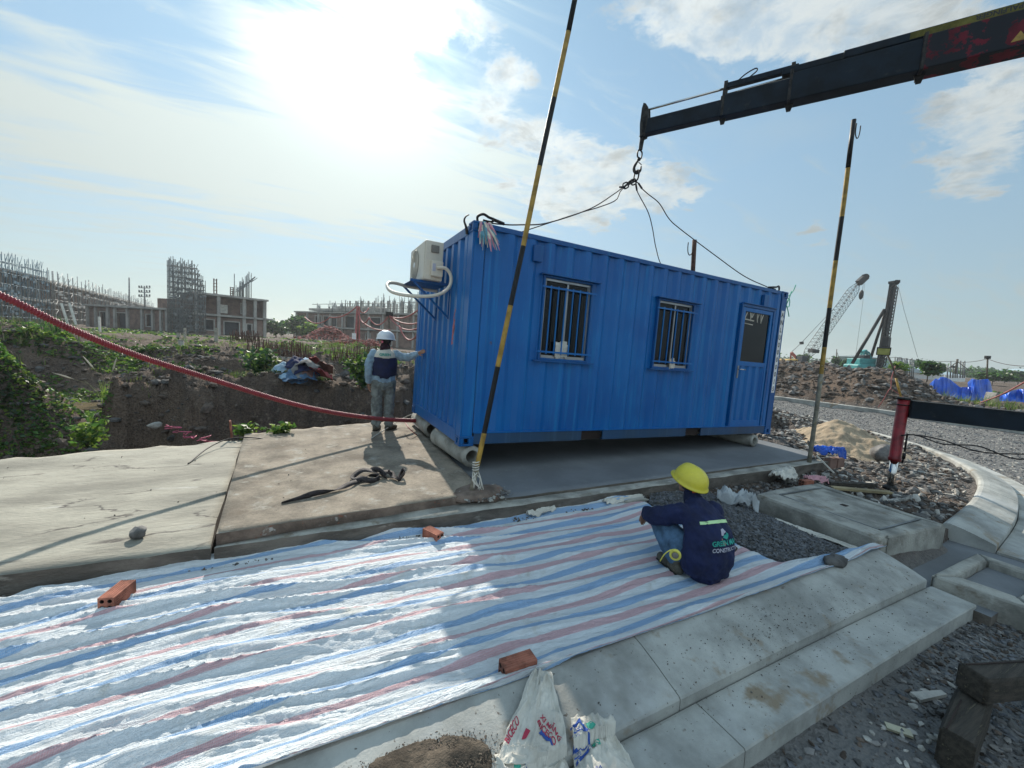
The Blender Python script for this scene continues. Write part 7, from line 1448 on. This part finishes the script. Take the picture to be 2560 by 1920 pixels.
D_ = 62; t = thing('piling_rig', 'tall dark pile driving mast with two raking braces beside the teal machine', 'piling rig', P(2198, 925, D_)); mb = MB(); mb.beam(P(2198, 922, D_), P(2233, 708, D_), .62, .8); mb.build('leader_mast', m_black, t, world=True); mb = MB(); lattice(mb, P(2203, 920, D_ - .6), P(2237, 712, D_ - .6), .7, .7, 26, .06, taper=.01); mb.build('guide_rail', m_steel, t, world=True)
mb = MB(); mb.beam(P(2228, 706, D_), P(2243, 704, D_), 1.0, .4); mb.tube([P(2241, 706, D_ - .4), P(2241, 706, D_ + .4)], .4, 10); mb.build('mast_head', m_black, t, world=True)
mb = MB(); mb.tube([P(2131, 908, D_ - 1), P(2211, 774, D_)], .22, 8); mb.tube([P(2173, 907, D_ + 2), P(2214, 778, D_)], .2, 8); mb.build('raking_brace', m_black, t, world=True); mb = MB(); mb.beam(P(2213, 868, D_ - 1), P(2216, 843, D_ - 1), .9, 1.); mb.build('pile_hammer', m_black, t, world=True, bevel=.1)
mb = MB(); mb.tube([P(2244, 708, D_), P(2260, 775, D_), P(2294, 893, D_)], .025, 4); mb.build('hanging_cable', m_lat, t, world=True)
t = thing('tracked_machine', 'teal tracked machine with cab and short frame behind the earth heap', 'machine', P(2158, 922, D_ + 2)); D2 = D_ + 2
MB().beam(P(2126, 917, D2), P(2190, 918, D2), 3., .9).build('tracks', m_teal, t, world=True, bevel=.2); MB().beam(P(2133, 905, D2), P(2172, 906, D2), 2.6, 1.2).build('engine_body', m_teal, t, world=True, bevel=.1); MB().beam(P(2150, 899, D2 - .5), P(2166, 899, D2 - .5), 1.4, 1.4).build('cab', m_bdark, t, world=True, bevel=.08)
mb = MB(); lattice(mb, P(2168, 903, D2), P(2161, 876, D2), .9, .7, 4, .12, taper=.01); mb.beam(P(2155, 880, D2), P(2165, 876, D2), .5, .3); mb.build('a_frame', m_teal, t, world=True)
# flood lights
t = thing('flood_light', 'square site flood light on a leaning yellow striped pole beyond the outrigger', 'flood light', P(2252, 993, 15)); mb = MB(); mb.tube([P(2253, 996, 15), P(2240, 945, 15)], .035, 10); mb.build('pole_lower', m_yel, t, world=True); mb = MB(); mb.tube([P(2240, 945, 15), P(2231, 915, 15), P(2219, 887, 15)], .028, 10); mb.build('pole_upper', m_trunk, t, world=True)
hc_ = P(2209, 878, 15); x, y, d = basis(CP - hc_ + np.array([0, 0, -8])); mb = MB(); mb.box(hc_, (.40, .30, .08), np.stack([x, y, d], 1)); mb.build('lamp_housing', m_black, t, world=True, bevel=.01); mb = MB(); mb.box(hc_ + d * .042, (.34, .24, .006), np.stack([x, y, d], 1)); mb.build('lamp_glass', mat('lamp_glass', (.35, .37, .12), .2), t, world=True)
mb = MB(); mb.tube(resample([P(2238, 915, 15), P(2229, 945, 15), P(2227, 970, 15), P(2222, 975, 15), P(2208, 1000, 15.2), P(2196, 1018, 15.6)], 40), .014, 6); mb.tube(resample([P(2227, 972, 15), P(2240, 980, 15), P(2262, 995, 15)], 20), .01, 6); mb.build('cable', m_hosew, t, world=True)
def flood(label, u, v0, v1, D_, s=1.): t = thing('flood_light', label, 'flood light', P(u - 2, v1, D_)); MB().tube([P(u - 2, v1, D_), P(u, v0 + 4, D_)], .07 * s, 8).build('shaft', m_trunk, t, world=True); MB().beam(P(u - 5.5 * s, v0, D_), P(u + 5.5 * s, v0 + .5, D_), .25, .36 * s * D_ / 44 * .9).build('lamp_housing', m_black, t, world=True, bevel=.02)
flood('flood light on a dark post above the right blue sheeting', 2469, 893, 948, 44); flood('small flood light on a short post above the white shed', 2383, 917, 945, 60, .6)
wl = [P(1990, 905, 95), P(2060, 895, 90), P(2240, 893, 60), P(2385, 903, 60), P(2469, 897, 44), P(2580, 915, 38)]
t = thing('overhead_wire', 'thin overhead wire sagging across the right horizon between posts', 'wire', wl[2]); mb = MB()
for a, c in zip(wl[:-1], wl[1:]): mb.tube(garl(a, c, .25), .03, 4)
mb.build('strand', m_wire, t, world=True)
q = np.random.default_rng(3)
for i in range(26):
    u = 2240 + i * 2.7 + q.uniform(-3, 3) if i < 18 else 2370 + (i - 18) * 6 + q.uniform(-2, 2); v0 = (893 + .1 * (u - 2240) + q.uniform(-2, 5)) if i < 18 else 905 + q.uniform(-5, 10); t = mast('bored_pile', 'thin upright grey pile in the crowd of piles beyond the green shrubs' if i < 18 else 'thin upright grey pile among the few above the white shed', 'pile', u, v0, u - 1, 945, 80, .11, m_scaf, 'upright piles left of the sheeting' if i < 18 else 'upright piles above the white shed')
for i, (u, v0, v1, D_) in enumerate(((2394, 898, 935, 75), (2092, 873, 920, 110))):
    t = mast('timber_tripod', ('leaning post with two stay legs above the blue sheeting', 'slim guyed post left of the teal machine')[i], 'post', u, v0, u - (6 if i == 0 else 3), v1, D_, .16 if i == 0 else .1, m_trunk); mb = MB(); mb.tube([P(u, v0 + 6, D_), P(u - 26 * (1 - i), v1 - 12, D_)], .07, 5); mb.tube([P(u, v0 + 6, D_), P(u + 30 - 18 * i, v1 - 8, D_)], .06, 5); mb.build('stay_leg', m_trunk, t, world=True)
# blue sheeting over stacks
def drape(label, prof, D_, dep, seed, base_v):
    """prof: outline (u, v) of the draped top; sheet falls to the ground at base_v"""
    pu = [p[0] for p in prof]; pv = [p[1] for p in prof]; U, V_ = np.meshgrid(np.linspace(pu[0], pu[-1], 90), np.linspace(0, 1, 40), indexing='ij'); pts = np.zeros(U.shape + (3,))
    for i in range(U.shape[0]):
        u = U[i, 0]; vt = np.interp(u, pu, pv); top = P(u, vt, D_ + dep * .4); bot = P(u, base_v + .06 * (u - pu[0]), D_); back = top + (top - bot) * [1, 1, 0] + np.array([0, 0, -.3])
        for j in range(40):
            s = V_[i, j]; f = (vn(np.array(u * .10 + s * .5), np.array(s * 1.5), seed) - .5) * .6 + (vn(np.array(u * .3 - s), np.array(s * 3.), seed + 1) - .5) * .12; pts[i, j] = (bot + (top - bot) * min(1, s / .75) + (back - top) * max(0, (s - .75) / .25)) + ray(u, 950) * [1, 1, 0] * -f * (.4 + s)
    t = thing('blue_sheeting', label, 'tarpaulin', pts.reshape(-1, 3).mean(0), group=None); o = fast_mesh('sheet', pts.reshape(-1, 3) - np.array(t.location), gridfaces(90, 40), m_btarp, True); o.parent = t; return t
drape('bright blue tarpaulin draped over stacked blocks, left hump of the pair joined by a sag', [(2309, 990), (2315, 975), (2330, 968), (2334, 950), (2340, 945), (2347, 950), (2352, 942), (2362, 942), (2374, 947), (2388, 958), (2400, 968), (2404, 968)], 27, 1.5, 3, 1001)
drape('bright blue tarpaulin covering the right block stack below the flood light', [(2404, 968), (2418, 968), (2428, 966), (2430, 946), (2445, 949), (2470, 947), (2476, 954), (2481, 975)], 27, 1.5, 8, 1002)
drape('low blue tarpaulin heap at the right edge of the picture', [(2500, 990), (2515, 984), (2530, 976), (2550, 972), (2600, 974), (2680, 985)], 22, 1.2, 12, 1002)
for i, (u0, v0, u1, v1, D_, lb) in enumerate(((2194, 946, 2252, 985, 23, 'big hollow concrete box lying tilted on the earth heap'), (2262, 960, 2310, 998, 25, 'weathered concrete block right of the tilted concrete box'), (2475, 980, 2487, 1003, 26, 'brownish block beside the right blue tarpaulin'))):
    a, c = P(u0, (v0 + v1) / 2, D_), P(u1, (v0 + v1) / 2 + 3, D_); h = (v1 - v0) / F * D_; o = MB().beam(a, c, h * 1.1, h).build('concrete_box', m_concd, bevel=.03); tag(o, lb, 'concrete block')
o = MB().add([P(2012, 922, 34), P(2042, 939, 30), P(2062, 905, 36), P(2048, 907, 37), P(2012, 925, 34.2), P(2042, 942, 30.2), P(2062, 908, 36.2), P(2048, 910, 37.2)], [(0, 1, 2, 3), (7, 6, 5, 4), (0, 4, 5, 1), (1, 5, 6, 2), (2, 6, 7, 3), (3, 7, 4, 0)]).build('tilted_slab', m_conc); tag(o, 'pale flat slab tilted on the earth heap behind the striped pole', 'slab')
o = MB().tube(garl(P(2600, 930, 19), P(2425, 1012, 22), .25), .035, 8).build('hanging_hose', m_hosew); tag(o, 'faded pink hose rising to the right across the blue sheeting', 'hose')
# sand pile with its own crest
U, V_ = np.meshgrid(np.linspace(-1, 1, 90), np.linspace(-1, 1, 90), indexing='ij'); cs_ = np.array([8.75, .1]); X = cs_[0] + U * 1.35; Y = cs_[1] + V_ * 1.15; rr2 = np.hypot(U, V_ * 1.05); Z = H(X, Y) * 0 - .24 + .58 * np.clip(1 - rr2 ** .9, -.2, 1) + .10 * (fbm(X * 5, Y * 5, 5, 5, .6) - .5) * 2 * (rr2 < .95) + .03 * np.exp(-((U + .1) / .5) ** 2)
o = fast_mesh('sand_pile', np.stack([X, Y, Z], -1).reshape(-1, 3), gridfaces(90, 90)[:, ::-1], m_sand, True); tag(o, 'pile of tan sand in the kerbed corner between pole and outrigger', 'sand pile')
# ------------------------------------------------------------------ the hazy air
hm = bpy.data.materials.new('hazy_air'); hm.use_nodes = True; q_ = NB(hm.node_tree); hm.node_tree.nodes.clear()
pv = q_.n('ShaderNodeVolumePrincipled'); pv.inputs['Color'].default_value = (.86, .92, .95, 1); pv.inputs['Density'].default_value = .0006; pv.inputs['Anisotropy'].default_value = .35
hm.node_tree.links.new(pv.outputs[0], q_.n('ShaderNodeOutputMaterial').inputs['Volume'])
MB().b2((-720, -720, -4), (720, 720, 24)).build('haze', hm, kind='stuff')
# dirt heap on the kerb to the left of the bags
hx, hy = np.meshgrid(np.linspace(-1.72, -.72, 160), np.linspace(-3.3, -2.84, 90), indexing='ij'); hf = np.exp(-((hx + 1.22) / .25) ** 2 - ((hy + 3.04) / .10) ** 2); hz2 = kz0(hy) + .045 * hf + .022 * (fbm(hx * 22, hy * 22, 4, 6, .6) - .5) * np.minimum(1, hf * 3) - .012 * (hf < .16) - .003
tag(fast_mesh('swept_soil', np.stack([hx, hy, hz2], -1).reshape(-1, 3), gridfaces(160, 90)[:, ::-1], mat('heap_soil', (.14, .11, .08), .95, var=.35, sc=9, bump=.8, bsc=120, fine=.3), True), kind='stuff')
# grit swept against the kerb step
q_ = np.random.default_rng(77); n_ = 900; px_ = 1.2 + q_.normal(0, .55, n_); py_ = -3.02 + q_.normal(0, .10, n_) - .05 * (px_ - 1.2); k_ = (py_ < -2.82) & (py_ > -3.58) & (px_ < 3); px_, py_ = px_[k_], py_[k_]
pz_ = np.where(py_ > -3.14, -.145 - .095 * (np.clip(-2.8 - py_, 0, .33) / .33) ** 1.25, -.302); tag(stones('kerb_grit', np.stack([px_, py_, pz_], -1), .001 + .004 * q_.uniform(size=len(px_)) ** 3, [m_rock, m_rockb, m_rockd], .7, 78), kind='stuff')
